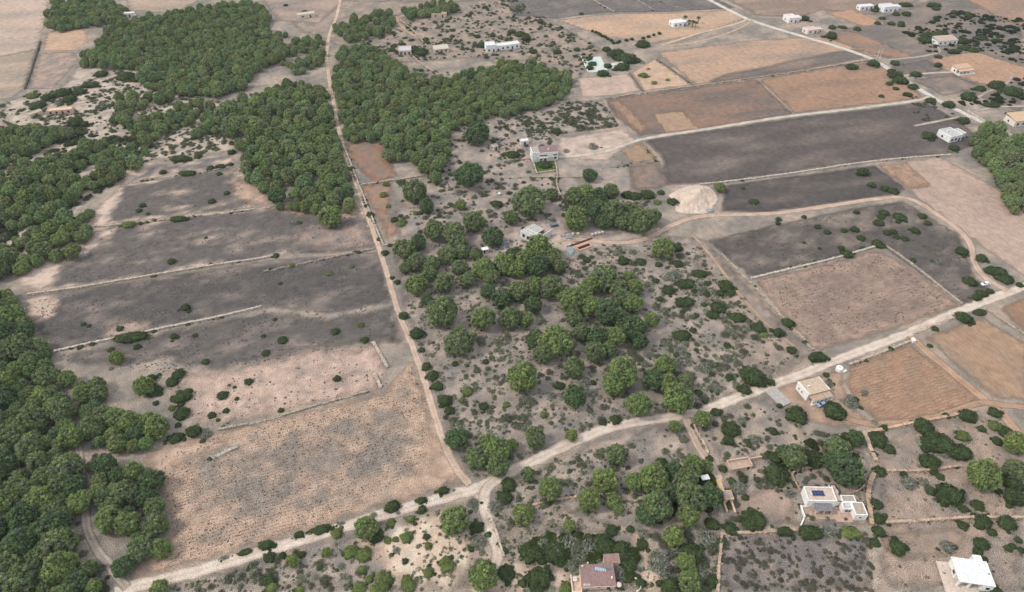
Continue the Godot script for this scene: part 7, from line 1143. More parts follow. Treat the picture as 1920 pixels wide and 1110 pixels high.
func buildings():
	var white := plaster("f4f2ec", 0.82)
	var o: Node3D
	# the white flat-roofed house in the lower right corner
	o = base("white_house", 132.24, -101.03, -0.165)
	tag(o, "white flat-roofed house with open porch at the lower right corner", "house")
	slab(o, "wall", white, 0.4, 10, -0.1, 3.0, -2.6, -7.8)
	slab(o, "end_room", white, 6.7, 10.003, -0.1, 2.98, -0.05, -2.597)
	slab(o, "roof", plaster("eef0f2", 0.74), 0, 10.05, 3.0, 3.28, 0.1, -7.85)
	parapet(o, white, 0.0, 10.05, 0.1, -7.85, 3.281, 0.14, 0.22)
	for x in [0.15, 3.2]:
		slab(o, "pillar", white, x, x + 0.5, 0, 3.0, 0.0, -0.5)
	slab(o, "back_room", white, 7.2, 9.5, -0.1, 2.3, -7.853, -10.2)
	slab(o, "back_roof", plaster("ecebe6", 0.82), 7.1, 9.6, 2.3, 2.45, -7.86, -10.3)
	slab(o, "terrace", plaster("ecd8c8", 0.62), -3.2, 6.6, -0.1, 0.16, 3.5, -7.8)
	slab(o, "skylight", paint("8a94a0", 0.3), 9.2, 9.7, 3.282, 3.36, -3.6, -4.1)
	window(o, 8.6, 0.9, -0.05, 1.0, 1.1)
	window(o, 2.0, 0.9, -2.6, 1.4, 1.3)
	door(o, 4.8, -2.6, 1.1, 2.2, "6d6156")
	window(o, -4.0, 0.9, 0.4, 1.2, 1.2, true)
	# the house with solar panels
	o = base("solar_house", 96.34, -127.98, -0.021)
	tag(o, "white cubic house with blue solar panels on its flat roof", "house")
	var pinkroof := plaster("d9c2b4", 0.62, "stain")
	block(o, white, pinkroof, 0, 9.4, 0, -5.4, 3.3, 0.5)
	for i in 4:
		var pv := slab(o, "solar_panel", paint("2b3558", 0.25, 0.8), 2.1 + i * 0.98, 3.0 + i * 0.98, 3.75, 3.81, -2.0, -3.9)
		pv.rotation.x = 0.0
		var ln := slab(pv, "grid_line", paint("8f9bb8", 0.4), 2.1 + i * 0.98, 3.0 + i * 0.98, 3.812, 3.82, -2.92, -2.98)
		ln.set_meta("kind", "stuff")
	slab(o, "panel_frame", paint("d8dadc", 0.5), 1.5, 6.1, 3.40, 3.74, -2.2, -3.7)
	block(o, white, plaster("cbb3a2", 0.62, "stain"), 9.403, 11.4, -0.6, -7.2, 2.6, 0.0)
	block(o, white, plaster("b9ab9f", 0.62, "stain"), 11.45, 15.9, -0.4, -3.0, 2.7, 0.25)
	block(o, white, plaster("b9aa9c", 0.62, "stain"), 14.0, 17.9, 4.4, -0.397, 2.7, 0.25)
	block(o, white, plaster("c0ae9f", 0.62, "stain"), 11.0, 13.997, 1.9, -0.397, 2.5, 0.12)
	slab(o, "courtyard", plaster("d9b8a4", 0.6), 8.4, 13.9, -0.1, 0.12, 5.2, 0.003)
	var perg := slab(o, "pergola_roof", plaster("8a8586", 0.6, "stain"), 2.0, 7.6, 2.45, 2.58, 3.0, 0.003)
	for x in [2.2, 4.8, 7.1]: slab(o, "pergola_post", plaster("e6cfc0"), x, x + 0.4, 0, 2.45, 2.7, 2.3)
	slab(o, "terrace", plaster("cdb4a2", 0.6), -0.8, 8.397, -0.1, 0.14, 4.4, 0.004)
	slab(o, "low_wall", white, -1.8, -1.4, 0, 1.0, 4.2, -0.2)
	slab(o, "low_wall", white, -1.399, 0.4, 0, 0.9, 0.3, 0.004)
	var lw := slab(o, "low_wall", white, -0.2, 0.2, 0, 0.8, 3.2, 0)
	lw.position = Vector3(-1.9, 0, 4.4)
	lw.rotation.y = -0.6
	window(o, 12.3, 0.8, 1.9, 0.9, 1.0)
	window(o, 13.3, 0.8, 1.9, 0.6, 1.0)
	window(o, -14.0, 0.9, 2.6, 0.9, 1.1, true)
	window(o, 15.8, 1.2, 4.4, 0.7, 0.6)
	door(o, 3.6, 0.0, 1.2, 2.1)
	window(o, 6.0, 0.9, 0.0, 1.3, 1.2)
	slab(o, "skylight", paint("c8dcea", 0.2), 12.0, 13.6, 2.6, 2.68, 1.2, 0.2)
	# the tan-roofed house with the blue car
	o = base("farmhouse", 111.28, -173.61, 0.312)
	tag(o, "white house with tan tiled roof and arched porch beside the main track", "house")
	slab(o, "wall", white, 0, 9.6, -0.1, 3.3, 0, -6.6)
	slab(o, "parapet", white, -0.05, 0.35, 3.29, 3.95, 0.1, -6.7)
	slab(o, "parapet", white, 9.25, 9.65, 3.29, 3.6, 0.1, -6.7)
	var tiles := plaster("d9c4ae", 0.6, "stain")
	var rf := pitched(o, tiles, 0.352, 9.248, 0.25, -3.3, 3.3, 3.75)
	tile_rows(rf, "d4bea6", 0.36, 9.24, 0.25, -3.3, 3.3, 3.75)
	var rb := pitched(o, tiles, 0.352, 9.248, -3.303, -6.75, 3.75, 3.35)
	tile_rows(rb, "cbb59e", 0.36, 9.24, -3.303, -6.75, 3.75, 3.35)
	slab(o, "chimney", white, 1.8, 2.6, 3.6, 4.5, -3.0, -3.5)
	var pr := pitched(o, plaster("d2b8a4", 0.6, "stain"), 0.5, 9.3, 2.6, 0.003, 2.35, 2.75, 0.16)
	tile_rows(pr, "cfb29b", 0.5, 9.3, 2.6, 0.003, 2.35, 2.75)
	for i in 6: slab(o, "pillar", white, 0.4 + i * 1.7, 0.9 + i * 1.7, 0, 2.35, 2.6, 2.1)
	slab(o, "porch_wall", white, 0.3, 9.5, -0.05, 0.75, 2.85, 2.603)
	slab(o, "porch_beam", white, 0.35, 9.45, 2.0, 2.36, 2.62, 2.4)
	slab(o, "porch_floor", plaster("c9b19d", 0.62, "stain"), 0.3, 11.6, -0.05, 0.14, 2.6, 0.004)
	slab(o, "porch_floor", plaster("c6a893", 0.62, "stain"), 9.603, 11.8, -0.05, 0.16, 0.0, -5.0)
	door(o, 4.6, 0.0, 1.1, 2.1)
	window(o, 2.4, 0.9, 0.0, 1.1, 1.2)
	window(o, 7.2, 0.9, 0.0, 1.1, 1.2)
	window(o, -3.2, 1.4, 0.0, 0.6, 0.6, true)
	window(o, -5.0, 1.4, 0.0, 0.6, 0.6, true)
	# the red-roofed house at the bottom
	o = base("red_roofed_house", 20.45, -99.72, 0.032)
	tag(o, "house with mauve-red tiled roof and solar water tubes at the bottom edge", "house")
	var red := plaster("ab8f8b", 0.55, "stain")
	var cream := plaster("ecd5bd", 0.74)
	slab(o, "wall", cream, 0.2, 10.0, -0.1, 2.7, -0.3, -6.4)
	var r1 := pitched(o, red, 0, 10.2, 0.1, -3.3, 2.7, 3.5)
	tile_rows(r1, "a38682", 0, 10.2, 0.1, -3.3, 2.7, 3.5)
	var r2 := pitched(o, red, 0, 10.2, -3.303, -6.6, 3.5, 2.9)
	tile_rows(r2, "9d817d", 0, 10.2, -3.303, -6.6, 3.5, 2.9)
	slab(o, "eave_band", plaster("f0dcc8", 0.78), 0.0, 10.2, 2.2, 2.68, 0.2, -0.297)
	slab(o, "flat_corner", plaster("c9bcae", 0.62, "stain"), 0.5, 2.6, 2.9, 3.12, 0.0, -2.6)
	slab(o, "chimney", cream, 0.6, 1.1, 3.0, 3.9, -5.6, -6.0)
	slab(o, "chimney", cream, 9.0, 9.5, 2.9, 3.8, -1.6, -2.4)
	slab(o, "chimney", cream, 2.4, 2.8, 2.8, 3.9, -6.6, -7.0)
	var pan := slab(o, "solar_tubes", paint("7f9fc0", 0.3, 0.7), -1.7, 1.7, 0.0, 0.12, 0.55, -0.55)
	pan.position = Vector3(6.2, 3.45, -4.6)
	pan.rotation = Vector3(0.12, -0.28, 0.0)
	for i in 7:
		slab(pan, "tube", paint("c9d9e6", 0.25), -1.6 + i * 0.48, -1.36 + i * 0.48, 0.121, 0.2, 0.5, -0.5)
	var tank := obj("water_tank", barrel(0.28, 1.3), paint("6f8290", 0.35), o)
	tank.position = Vector3(8.6, 3.6, -4.9)
	tank.rotation = Vector3(0, -0.28, PI / 2)
	slab(o, "side_terrace", plaster("e0c4ab", 0.62, "stain"), -2.8, 0.197, -0.1, 1.1, 1.2, -4.2)
	slab(o, "terrace_table", plaster("d8d2ca"), -2.2, -0.9, 1.1, 1.75, -2.2, -3.6)
	for i in 3: slab(o, "terrace_wall", plaster("e6ccb2"), [-2.8, -0.2, -2.5][i], [-2.5, 0.19, -0.2][i], 1.1, 1.9, [1.2, 1.2, 1.2][i], [-4.2, -4.2, 0.9][i])
	door(o, 8.3, -0.3, 1.0, 2.0, "5c4a40")
	window(o, 5.4, 0.9, -0.3, 1.1, 1.1)
	o = base("red_roofed_annex", 28.18, -107.08, 0.075)
	tag(o, "small annex with a red tiled roof behind the mauve-red house", "outbuilding")
	slab(o, "wall", cream, 0, 4.6, -0.1, 2.2, 0, -2.6)
	var r3 := pitched(o, plaster("b0928a", 0.55, "stain"), -0.15, 4.75, 0.2, -2.8, 2.2, 2.6)
	tile_rows(r3, "a88a82", -0.15, 4.75, 0.2, -2.8, 2.2, 2.6)
	window(o, 2.3, 0.8, 0.0, 0.8, 0.8)
	# the white farmhouse in the middle distance
	o = base("white_farmhouse", 11.71, -354.32, 0.164)
	tag(o, "two-storey white farmhouse with a dull red roof and a walled lawn", "house")
	slab(o, "wall", white, 0, 15.1, -0.1, 5.4, 0, -7.4)
	var rr := pitched(o, plaster("a08a8a", 0.55, "stain"), 4.4, 15.2, -0.3, -7.1, 5.4, 5.8)
	tile_rows(rr, "967e7e", 4.4, 15.2, -0.3, -7.1, 5.4, 5.8, 0.8)
	slab(o, "roof_terrace", plaster("b9b0a8", 0.62, "stain"), 0.3, 4.39, 5.402, 5.5, -0.3, -7.1)
	slab(o, "parapet", white, 0, 0.3, 5.401, 6.0, 0, -7.4)
	slab(o, "parapet", white, 0.3, 4.39, 5.401, 6.0, 0, -0.3)
	slab(o, "chimney", white, 9.4, 10.0, 5.5, 6.9, -2.0, -2.6)
	slab(o, "canopy", plaster("c9c2bc"), 3.6, 9.2, 2.7, 2.85, 1.6, 0.003)
	slab(o, "canopy", plaster("a9a4a0"), 9.8, 12.6, 2.6, 2.75, 1.3, 0.003)
	for x in [3.7, 8.8]: slab(o, "post", white, x, x + 0.3, 0, 2.7, 1.5, 1.2)
	window(o, 13.6, 1.0, 0.0, 1.2, 1.3)
	window(o, 13.4, 3.3, 0.0, 2.2, 0.7)
	window(o, 6.5, 3.3, 0.0, 4.4, 0.7)
	door(o, 7.6, 0.0, 1.2, 2.1)
	window(o, 5.2, 0.9, 0.0, 1.1, 1.2)
	window(o, -3.0, 1.6, 0.0, 1.1, 1.1, true)
	far_house("stone_hut", "small stone hut with dark doorway left of the white farmhouse", -10.73, -366.92, 0.605, 3.4, 3.2, 2.6, "c9bdb0", "b5a89b", 1, "flat")
	far_house("white_shed", "white flat shed behind the white farmhouse", 5.44, -374.12, 0.287, 4.8, 3.4, 2.4, "ece8e2", "f0ede8", 1, "flat")
	# ruin and hut by the short track
	o = base("ruined_barn", 74.70, -141.49, 0.187)
	tag(o, "roofless pale stone barn beside the short track", "ruin")
	var ochre := plaster("d9bba4", 0.7, "stain")
	slab(o, "floor", plaster("c6ad9c", 0.62, "stain"), 0.3, 7.9, 0, 1.3, -0.3, -3.2)
	slab(o, "front_wall", ochre, 0, 8.2, -0.1, 1.7, 0, -0.35)
	slab(o, "rear_wall", ochre, 0, 8.2, -0.1, 2.3, -3.2, -3.6)
	slab(o, "left_wall", ochre, 0, 0.4, -0.1, 2.0, -0.353, -3.197)
	slab(o, "right_wall", ochre, 7.8, 8.2, -0.1, 2.1, -0.353, -3.197)
	slab(o, "side_wall", ochre, 8.203, 13.2, -0.1, 1.5, -3.1, -3.5)
	var hole := slab(o, "doorway", paint("2a2420"), 6.3, 7.1, 0.1, 1.5, 0.0, 0.03)
	o = base("stone_hut", 69.69, -129.38, 0.059)
	tag(o, "small ochre stone hut with flat grey roof on the boundary wall", "hut")
	block(o, plaster("dfbc98", 0.7, "stain"), plaster("b3a59b", 0.62, "stain"), 0, 3.2, 0, -3.4, 2.2, 0.15)
	slab(o, "lean_to", plaster("d6b696", 0.66, "stain"), -0.2, 1.3, -0.1, 1.5, -3.403, -8.5)
	slab(o, "yard_wall", plaster("d9bd9f", 0.66, "stain"), -0.2, 0.4, -0.1, 1.0, 3.5, 0.003)
	slab(o, "yard_wall", plaster("d9bd9f", 0.66, "stain"), 2.4, 3.0, -0.1, 0.9, 4.0, 0.003)
	door(o, 1.6, 0.0, 0.9, 1.7)
	# unfinished house on the building site
	o = base("unfinished_house", 3.18, -280.32, -0.768)
	o.scale = Vector3(1.25, 1.15, 1.35)
	tag(o, "unfinished grey concrete house frame on the building site", "building site")
	var conc := plaster("cfcbc4", 0.6, "stain")
	slab(o, "foundation", conc, 0, 9.5, -0.1, 0.35, 0, -8.0)
	slab(o, "front_wall", plaster("ece9e4", 0.75), 0.2, 8.6, 0.35, 2.6, -0.6, -0.85)
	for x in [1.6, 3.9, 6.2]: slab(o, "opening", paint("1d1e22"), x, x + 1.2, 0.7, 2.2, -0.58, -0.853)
	slab(o, "roof_slab", plaster("d6d3cb", 0.62, "stain"), 0.2, 9.0, 2.6, 2.85, -0.6, -4.6)
	slab(o, "roof_slab", plaster("c3c1ba", 0.6, "stain"), 0.2, 6.0, 2.3, 2.55, -4.603, -8.0)
	slab(o, "side_wall", plaster("e2ddc6", 0.66), 0.2, 0.45, 0.35, 2.6, -0.853, -6.8)
	slab(o, "rear_wall", conc, 0.453, 6.0, 0.35, 2.3, -7.7, -8.0)
	slab(o, "cross_wall", plaster("e8e6e0", 0.7), 8.4, 8.7, 0.35, 2.9, -0.853, -9.6)
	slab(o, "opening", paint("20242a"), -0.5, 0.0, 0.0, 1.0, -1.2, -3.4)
	for i in 5:
		for j in 3: slab(o, "pillar", conc, 0.8 + i * 1.4, 1.05 + i * 1.4, 2.851, 3.3, -1.2 - j * 1.4, -1.45 - j * 1.4)
	slab(o, "plastic_sheet", paint("3a3f4c", 0.4), 6.2, 8.2, 0.1, 0.5, -5.6, -7.8)
	# concrete yard and cistern by the main track
	o = base("concrete_platform", 101.26, -170.47, 0.457)
	tag(o, "weathered grey concrete threshing platform left of the tan-roofed house", "platform")
	slab(o, "slab_top", plaster("b9b3ab", 0.6, "stain"), 0, 4.6, -0.1, 0.55, 0, -8.6)
	slab(o, "low_rim", plaster("c9c1b6", 0.6, "stain"), -0.3, -0.003, -0.1, 0.75, 0, -8.6)
	o = base("white_cistern", 129.58, -189.66, 0.4)
	tag(o, "small round whitewashed cistern with a step by the main track", "cistern")
	obj("drum", barrel(1.35, 1.5), white, o).position.y = 0.7
	var dome := obj("dome", half_ball(1.3, 0.5), white, o)
	dome.position.y = 1.42
	slab(o, "step", plaster("e6e0d8"), 0.3, 2.2, -0.05, 0.7, 2.0, 0.9)
	slab(o, "hatch", paint("8a8880"), -0.5, -0.1, 1.9, 2.0, 0.2, -0.2)
	# far houses
	far_house("white_villa", "stepped white villa with dark windows above the upper wood", -19.47, -520.42, 0.201, 11.5, 8, 5.2, "f6f6f4", "f0f0ee", 3, "step")
	far_house("white_villa", "long low white wing of the stepped villa above the upper wood", -8.98, -524.71, 0.354, 16.0, 6, 3.4, "f6f5f2", "efece6", 4, "flat")
	far_house("grey_farm", "small farm with pale lavender roof by the upper wood", -85.34, -515.13, 0.115, 9.5, 10, 3.2, "d8cabd", "cfc8cc", 3, "flat")
	far_house("stone_barn", "pale flat-roofed barn behind the upper wood", -58.64, -518.29, 0.280, 11.0, 6, 3.0, "d6c8b8", "d9ccbd", 3, "pitch")
	far_house("ruined_house", "tan ruined house at the top of the scrub", -68.09, -597.50, 0.101, 13.0, 6, 3.2, "dcc3aa", "d0b8a2", 2, "flat")
	far_house("white_villa", "white villa with palm trees on the orange field", 132.10, -574.48, 0.305, 17.0, 8, 3.4, "f6f4f2", "f0eeec", 4, "step")
	far_house("white_house", "small white house among dark trees by the white terraces", 73.56, -488.86, 0.318, 8.5, 4, 2.8, "efece6", "e0d8cf", 2, "flat")
	far_house("white_house", "white house with a big round tree beside the lane", 229.65, -584.54, 0.212, 13.0, 10, 4.0, "f4eeea", "eee2dc", 3, "step")
	far_house("pink_house", "low pinkish house at the side of the lane", 236.77, -558.70, 0.302, 15.0, 7, 3.2, "f0e0d8", "e2c4b8", 3, "step")
	far_house("white_house", "leftmost of the two white houses at the top right", 301.26, -616.41, 0.216, 13.0, 6, 3.0, "f2f0f0", "ecebea", 3, "flat")
	far_house("white_house", "larger white house among trees at the top right", 319.34, -610.91, 0.221, 18.0, 9, 4.4, "f2f2f0", "dfe0e0", 4, "step")
	far_house("white_villa", "white villa with a tan roof in dark scrub", 329.95, -534.57, 0.186, 17.0, 8, 3.2, "f0f0f0", "c9b8a8", 4, "pitch")
	far_house("porch_house", "white house with tan roof and long porch on an orange field", 318.86, -478.34, 0.269, 12.5, 8, 3.2, "f2ede6", "d8b79c", 4, "porch")
	far_house("white_house", "white flat-roofed house with roof terrace beside the dark wood", 263.47, -377.45, 0.328, 14.5, 10, 3.8, "f4f3f0", "c6c4c2", 5, "step")
	far_house("cream_house", "cream house with tan roof at the right edge", 313.93, -398.34, 0.172, 16.0, 9, 3.6, "efe4d6", "dcbfa2", 4, "pitch")
	far_house("farm_ruin", "pinkish half-ruined farmhouse among rocks at the upper left", -298.52, -413.94, 0.196, 15.0, 5, 2.8, "e0bfa8", "e6c4ac", 4, "flat")
	far_house("farm_ruin", "tumbledown stone shed left of the pinkish ruined farm", -307.49, -410.15, 0.879, 8.0, 4, 2.2, "d3c2b0", "c9b8a8", 1, "flat")
	far_house("white_shed", "white shed behind the big top-left wood", -333.70, -597.50, 0.210, 14.0, 4, 3.0, "efe9e2", "f2eee8", 2, "flat")
	far_house("stone_barn", "small pale barn on the track at the top", -179.76, -594.87, 0.404, 14.0, 6, 3.0, "e0d2c2", "d6c6b4", 2, "flat")
	# white terraces of the villa among dark trees
	o = base("pool_terrace", 54.49, -483.08, 0.102)
	tag(o, "pale green-white pool terrace of the villa among dark trees", "terrace")
	slab(o, "paving", plaster("dfe6e0", 0.66), 0, 15, -0.1, 0.25, 0, -28)
	slab(o, "pool", paint("b9dcd2", 0.15), 4, 11, 0.2, 0.27, -18, -23)
	slab(o, "low_wall", white, 0, 0.4, 0.25, 1.0, -0.2, -28)

func barrel(r: float, h: float) -> ArrayMesh:
	var st := SurfaceTool.new()
	st.begin(Mesh.PRIMITIVE_TRIANGLES)
	var c := CylinderMesh.new()
	c.top_radius = r
	c.bottom_radius = r * 1.02
	c.height = h
	c.radial_segments = 20
	c.rings = 1
	st.append_from(c, 0, Transform3D())
	return st.commit()

func half_ball(r: float, h: float) -> ArrayMesh:
	var st := SurfaceTool.new()
	st.begin(Mesh.PRIMITIVE_TRIANGLES)
	ball(st, Vector3.ZERO, Vector3(r, h, r), Color.WHITE, 0.0, 5, 20, 0.0)
	return st.commit()

func car(x: float, z: float, turn: float, hex: String, label: String):
	var o := base("parked_car", x, z, turn)
	tag(o, label, "car")
	var m := paint(hex, 0.3, 0.8)
	# body: a hull drawn from its side outline with tucked-in sill and rounded ends
	obj("body", hull([[-2.05, 0.35], [-2.1, 0.62], [-1.95, 0.82], [-0.95, 0.92], [0.9, 0.95], [1.95, 0.88], [2.1, 0.6], [2.05, 0.32]], 0.84, 0.78), m, o)
	obj("cabin", hull([[-1.05, 0.9], [-0.45, 1.42], [0.9, 1.46], [1.75, 0.92]], 0.74, 0.62), m, o)
	obj("windscreen", hull([[-1.09, 0.96], [-0.58, 1.36], [-0.5, 1.3], [-0.98, 0.93]], 0.66, 0.58), glass(), o)
	obj("rear_window", hull([[1.05, 1.4], [1.74, 0.98], [1.66, 0.95], [0.98, 1.34]], 0.66, 0.58), glass(), o)
	for s in [-1, 1]:
		slab(o, "side_window", glass(), -0.6, 1.2, 1.0, 1.32, s * 0.70, s * 0.735)
		for wx in [-1.3, 1.3]:
			var w := obj("wheel", barrel(0.33, 0.22), paint("26262a", 0.8), o)
			w.position = Vector3(wx, 0.33, s * 0.74)
			w.rotation.x = PI / 2
			obj("rim", barrel(0.2, 0.24), paint("b8b8bc", 0.4), w)
		slab(o, "headlight", paint("e8ecf0", 0.15), -2.11, -2.0, 0.6, 0.75, s * 0.5, s * 0.74)
		slab(o, "tail_light", paint("8a2020", 0.3), 2.0, 2.11, 0.6, 0.78, s * 0.5, s * 0.74)

func hull(outline: Array, wide: float, narrow: float) -> ArrayMesh:
	# a closed side outline (x, y) pulled out to both sides, narrower towards the top
	var st := SurfaceTool.new()
	st.begin(Mesh.PRIMITIVE_TRIANGLES)
	var poly := PackedVector2Array()
	var top := -9.0
	var low := 9.0
	for p in outline:
		poly.append(Vector2(p[0], p[1]))
		top = maxf(top, p[1])
		low = minf(low, p[1])
	var tri := Geometry2D.triangulate_polygon(poly)
	var at := func(i: int, s: float) -> Vector3:
		var p := poly[i]
		return Vector3(p.x, p.y, s * lerpf(wide, narrow, (p.y - low) / (top - low)))
	var mid := Vector3.ZERO
	for p in poly: mid += Vector3(p.x, p.y, 0) / poly.size()
	var put := func(a: Vector3, b: Vector3, c: Vector3, out: Vector3):
		var n := (c - a).cross(b - a).normalized()
		if n.dot(out) < 0:
			var t := b
			b = c
			c = t
			n = -n
		st.set_normal(n)
		for v in [a, b, c]: st.add_vertex(v)
	for s in [-1.0, 1.0]:
		for q in range(0, tri.size(), 3):
			put.call(at.call(tri[q], s), at.call(tri[q + 1], s), at.call(tri[q + 2], s), Vector3(0, 0, s))
	for i in poly.size():
		var j := (i + 1) % poly.size()
		var out: Vector3 = (at.call(i, 1.0) + at.call(j, 1.0) + at.call(i, -1.0) + at.call(j, -1.0)) / 4.0 - mid
		put.call(at.call(i, -1.0), at.call(i, 1.0), at.call(j, 1.0), out)
		put.call(at.call(i, -1.0), at.call(j, 1.0), at.call(j, -1.0), out)
	return st.commit()

func small_things():
	car(215.22, -242.86, 0.25, "f2f2f2", "white car parked by the bend of the curved track at the right")
	car(116.62, -171.51, 0.3, "8a9dba", "blue car parked in front of the porch of the tan-roofed house")
	# the heap of pale sand: ridges and gullies on a broad mound
	var heap := [84.4, -318.8, 92.8, -326.4, 102.8, -329.7, 108.9, -326.9, 110.7, -315.6, 105.7, -308.3, 102.6, -301.7, 94.1, -300.7, 84.9, -302.2, 86.9, -310.3]
	var poly := smooth_line(flat_points(heap + [heap[0], heap[1]]))
	var lo := poly[0]
	var hi := poly[0]
	for p in poly:
		lo = lo.min(p)
		hi = hi.max(p)
	var st := SurfaceTool.new()
	st.begin(Mesh.PRIMITIVE_TRIANGLES)
	var n := 44
	var c := tone("e6d0be")
	for j in n + 1:
		for i in n + 1:
			var p := Vector2(lerpf(lo.x, hi.x, float(i) / n), lerpf(lo.y, hi.y, float(j) / n))
			var d := edge_distance(p, poly)
			if not Geometry2D.is_point_in_polygon(p, poly): d = -d
			var y := 4.2 * smoothstep(-0.5, 10.0, d) + 1.1 * nz.get_noise_2d(p.x / 9.0, p.y / 14.0) * smoothstep(0.0, 4.0, d)
			y += 0.5 * nf.get_noise_2d(p.x / 2.6, p.y / 7.0) * smoothstep(0.0, 3.0, d)
			if d < -0.4: y = -0.3
			var g := 1.2 * (1.0 + 0.10 * nf.get_noise_2d(p.x / 3.0, p.y / 3.0))
			st.set_color(Color(minf(c.r * g, 1), minf(c.g * g, 1), minf(c.b * g, 1)))
			st.set_uv(p / 110.0)
			st.set_smooth_group(0)
			st.add_vertex(Vector3(p.x - lo.x, y, p.y - lo.y))
	for j in n:
		for i in n:
			var q := j * (n + 1) + i
			for v in [q, q + 1, q + n + 1, q + 1, q + n + 2, q + n + 1]: st.add_index(v)
	st.generate_normals()
	var sandm: StandardMaterial3D = ground_mat("soil").duplicate()
	sandm.transparency = BaseMaterial3D.TRANSPARENCY_DISABLED
	var h := obj("sand_heap", st.commit(), sandm)
	h.position = Vector3(lo.x, 0, lo.y)
	tag(h, "broad heap of pale sand with gullied sides beside the track", "sand heap")
	var gp := base("gravel_pile", 103.28, -303.72)
	tag(gp, "small blue-grey gravel pile at the foot of the sand heap", "gravel pile")
	var gs := SurfaceTool.new()
	gs.begin(Mesh.PRIMITIVE_TRIANGLES)
	ball(gs, Vector3.ZERO, Vector3(2.0, 1.0, 1.6), Color.WHITE, 0.4, 6, 14, 0.0)
	obj("gravel", gs.commit(), plaster("aebac0", 0.5, "stain"), gp)
	gp = base("gravel_pile", 28.37, -268.82)
	tag(gp, "blue-grey gravel spread left of the dug foundation", "gravel pile")
	obj("gravel", gs.commit(), plaster("a9b3b8", 0.5, "stain"), gp).scale = Vector3(0.9, 0.7, 2.2)
	# building site: dug foundation, pallets, bags
	var o := base("dug_foundation", 32.46, -268.39, 0.519)
	tag(o, "long narrow foundation trench with red earth rim on the building site", "trench")
	slab(o, "trench_floor", paint("54291f", 0.95), 0.6, 7.4, -0.1, 0.16, -0.8, -2.6)
	for r in [[0, 8, 0.0, -0.8, 0.35], [0, 8, -2.6, -4.2, 0.5], [0, 0.6, -0.8, -2.6, 0.4], [7.4, 8.2, -0.8, -2.6, 0.4]]:
		var s := SurfaceTool.new()
		s.begin(Mesh.PRIMITIVE_TRIANGLES)
		add_box(s, Basis(), Vector3((r[0] + r[1]) / 2.0, r[4] / 2, (r[2] + r[3]) / 2.0), Vector3(r[1] - r[0], r[4], r[2] - r[3]), Color.WHITE, 0.1)
		obj("earth_bank", s.commit(), plaster("cfae97", 0.6, "stain"), o)
	slab(o, "upper_trench", paint("5e352a", 0.95), -2.5, 11.5, 0.0, 0.18, -5.0, -6.2)
	for i in 4:
		var p := base("block_pallet", 39.43, -280.32, 0.35)
		p.position += Vector3(i * 1.75, 0, -i * 0.62)
		tag(p, "pallet of pale concrete blocks under the pines, %s" % ["leftmost of four", "second from the left of four", "third from the left of four", "rightmost of four"][i], "pallet", "pallets of concrete blocks")
		slab(p, "pallet_base", paint("9a8468"), 0, 1.2, 0, 0.14, 0, -1.2)
		for k in 3: slab(p, "block_course", plaster("d6cfc9", 0.6, "stain"), 0.04, 1.16, 0.141 + k * 0.42, 0.55 + k * 0.42, -0.05, -1.15)
	for i in 2:
		var p := base("builders_bag", 30.29, -282.15)
		p.position += Vector3(i * 2.6, 0, -i * 0.2)
		tag(p, "%s of two pale yellow bags of sand under a pine" % ["left", "right"][i], "bag", "yellow bags on the building site")
		var s := SurfaceTool.new()
		s.begin(Mesh.PRIMITIVE_TRIANGLES)
		ball(s, Vector3(0, 0.5, 0), Vector3(0.85, 0.75, 0.7), Color.WHITE, 0.25, 6, 12, -0.8)
		obj("sack", s.commit(), paint("e2d9a0", 0.8), p)
	o = base("rubble_pile", 28.05, -280.32)
	tag(o, "grey-white pile of rubble left of the yellow bags", "rubble")
	var rs := SurfaceTool.new()
	rs.begin(Mesh.PRIMITIVE_TRIANGLES)
	for i in 70:
		var g := rng.randf_range(0.3, 0.6)
		var s := rng.randf_range(0.3, 0.8)
		add_box(rs, Basis(Vector3(rng.randf(), 1, rng.randf()).normalized(), rng.randf() * 6.0), Vector3(rng.randfn() * 1.6, rng.randf_range(0.1, 0.6), rng.randfn() * 1.2), Vector3(s, s * 0.6, s), Color(g, g, g * 0.97), 0.08)
	obj("broken_blocks", rs.commit(), stone_mat(), o).set_meta("kind", "stuff")
	o = base("timber_stack", 22.49, -274.94, 0.5)
	tag(o, "stack of pale planks beside the unfinished concrete house", "timber stack")
	for i in 6: slab(o, "plank", paint(["cdb591", "bfa684"][i % 2]), 0, 4.0, 0.02 + 0.12 * (i / 3), 0.13 + 0.12 * (i / 3), -0.45 * (i % 3), -0.45 * (i % 3) - 0.4)
	o = base("debris_heap", -4.18, -274.06)
	tag(o, "heap of grey building debris and blue sheeting among the pines", "debris")
	var ds := SurfaceTool.new()
	ds.begin(Mesh.PRIMITIVE_TRIANGLES)
	for i in 60:
		var g := rng.randf_range(0.2, 0.6)
		var q := rng.randf_range(0.3, 1.0)
		add_box(ds, Basis(Vector3(rng.randf(), 1, rng.randf()).normalized(), rng.randf() * 6.0), Vector3(rng.randfn() * 2.4, rng.randf_range(0.1, 0.5), rng.randfn() * 2.0), Vector3(q, q * 0.4, q * 0.7), Color(g, g, g * 1.02), 0.08)
	obj("broken_blocks", ds.commit(), stone_mat(), o).set_meta("kind", "stuff")
	slab(o, "blue_sheet", paint("7f96ad", 0.6), -1.6, 0.6, 0.5, 0.62, 0.9, -0.7).rotation.y = 0.4
	o = base("site_container", 19.92, -288.18, 0.35)
	tag(o, "dark blue-grey sheeted store behind the unfinished concrete house", "store")
	slab(o, "body", paint("6a7682", 0.5), 0, 3.6, 0, 1.3, 0, -2.0)
	slab(o, "lid", paint("77848f", 0.5), -0.08, 3.68, 1.301, 1.42, 0.08, -2.08)
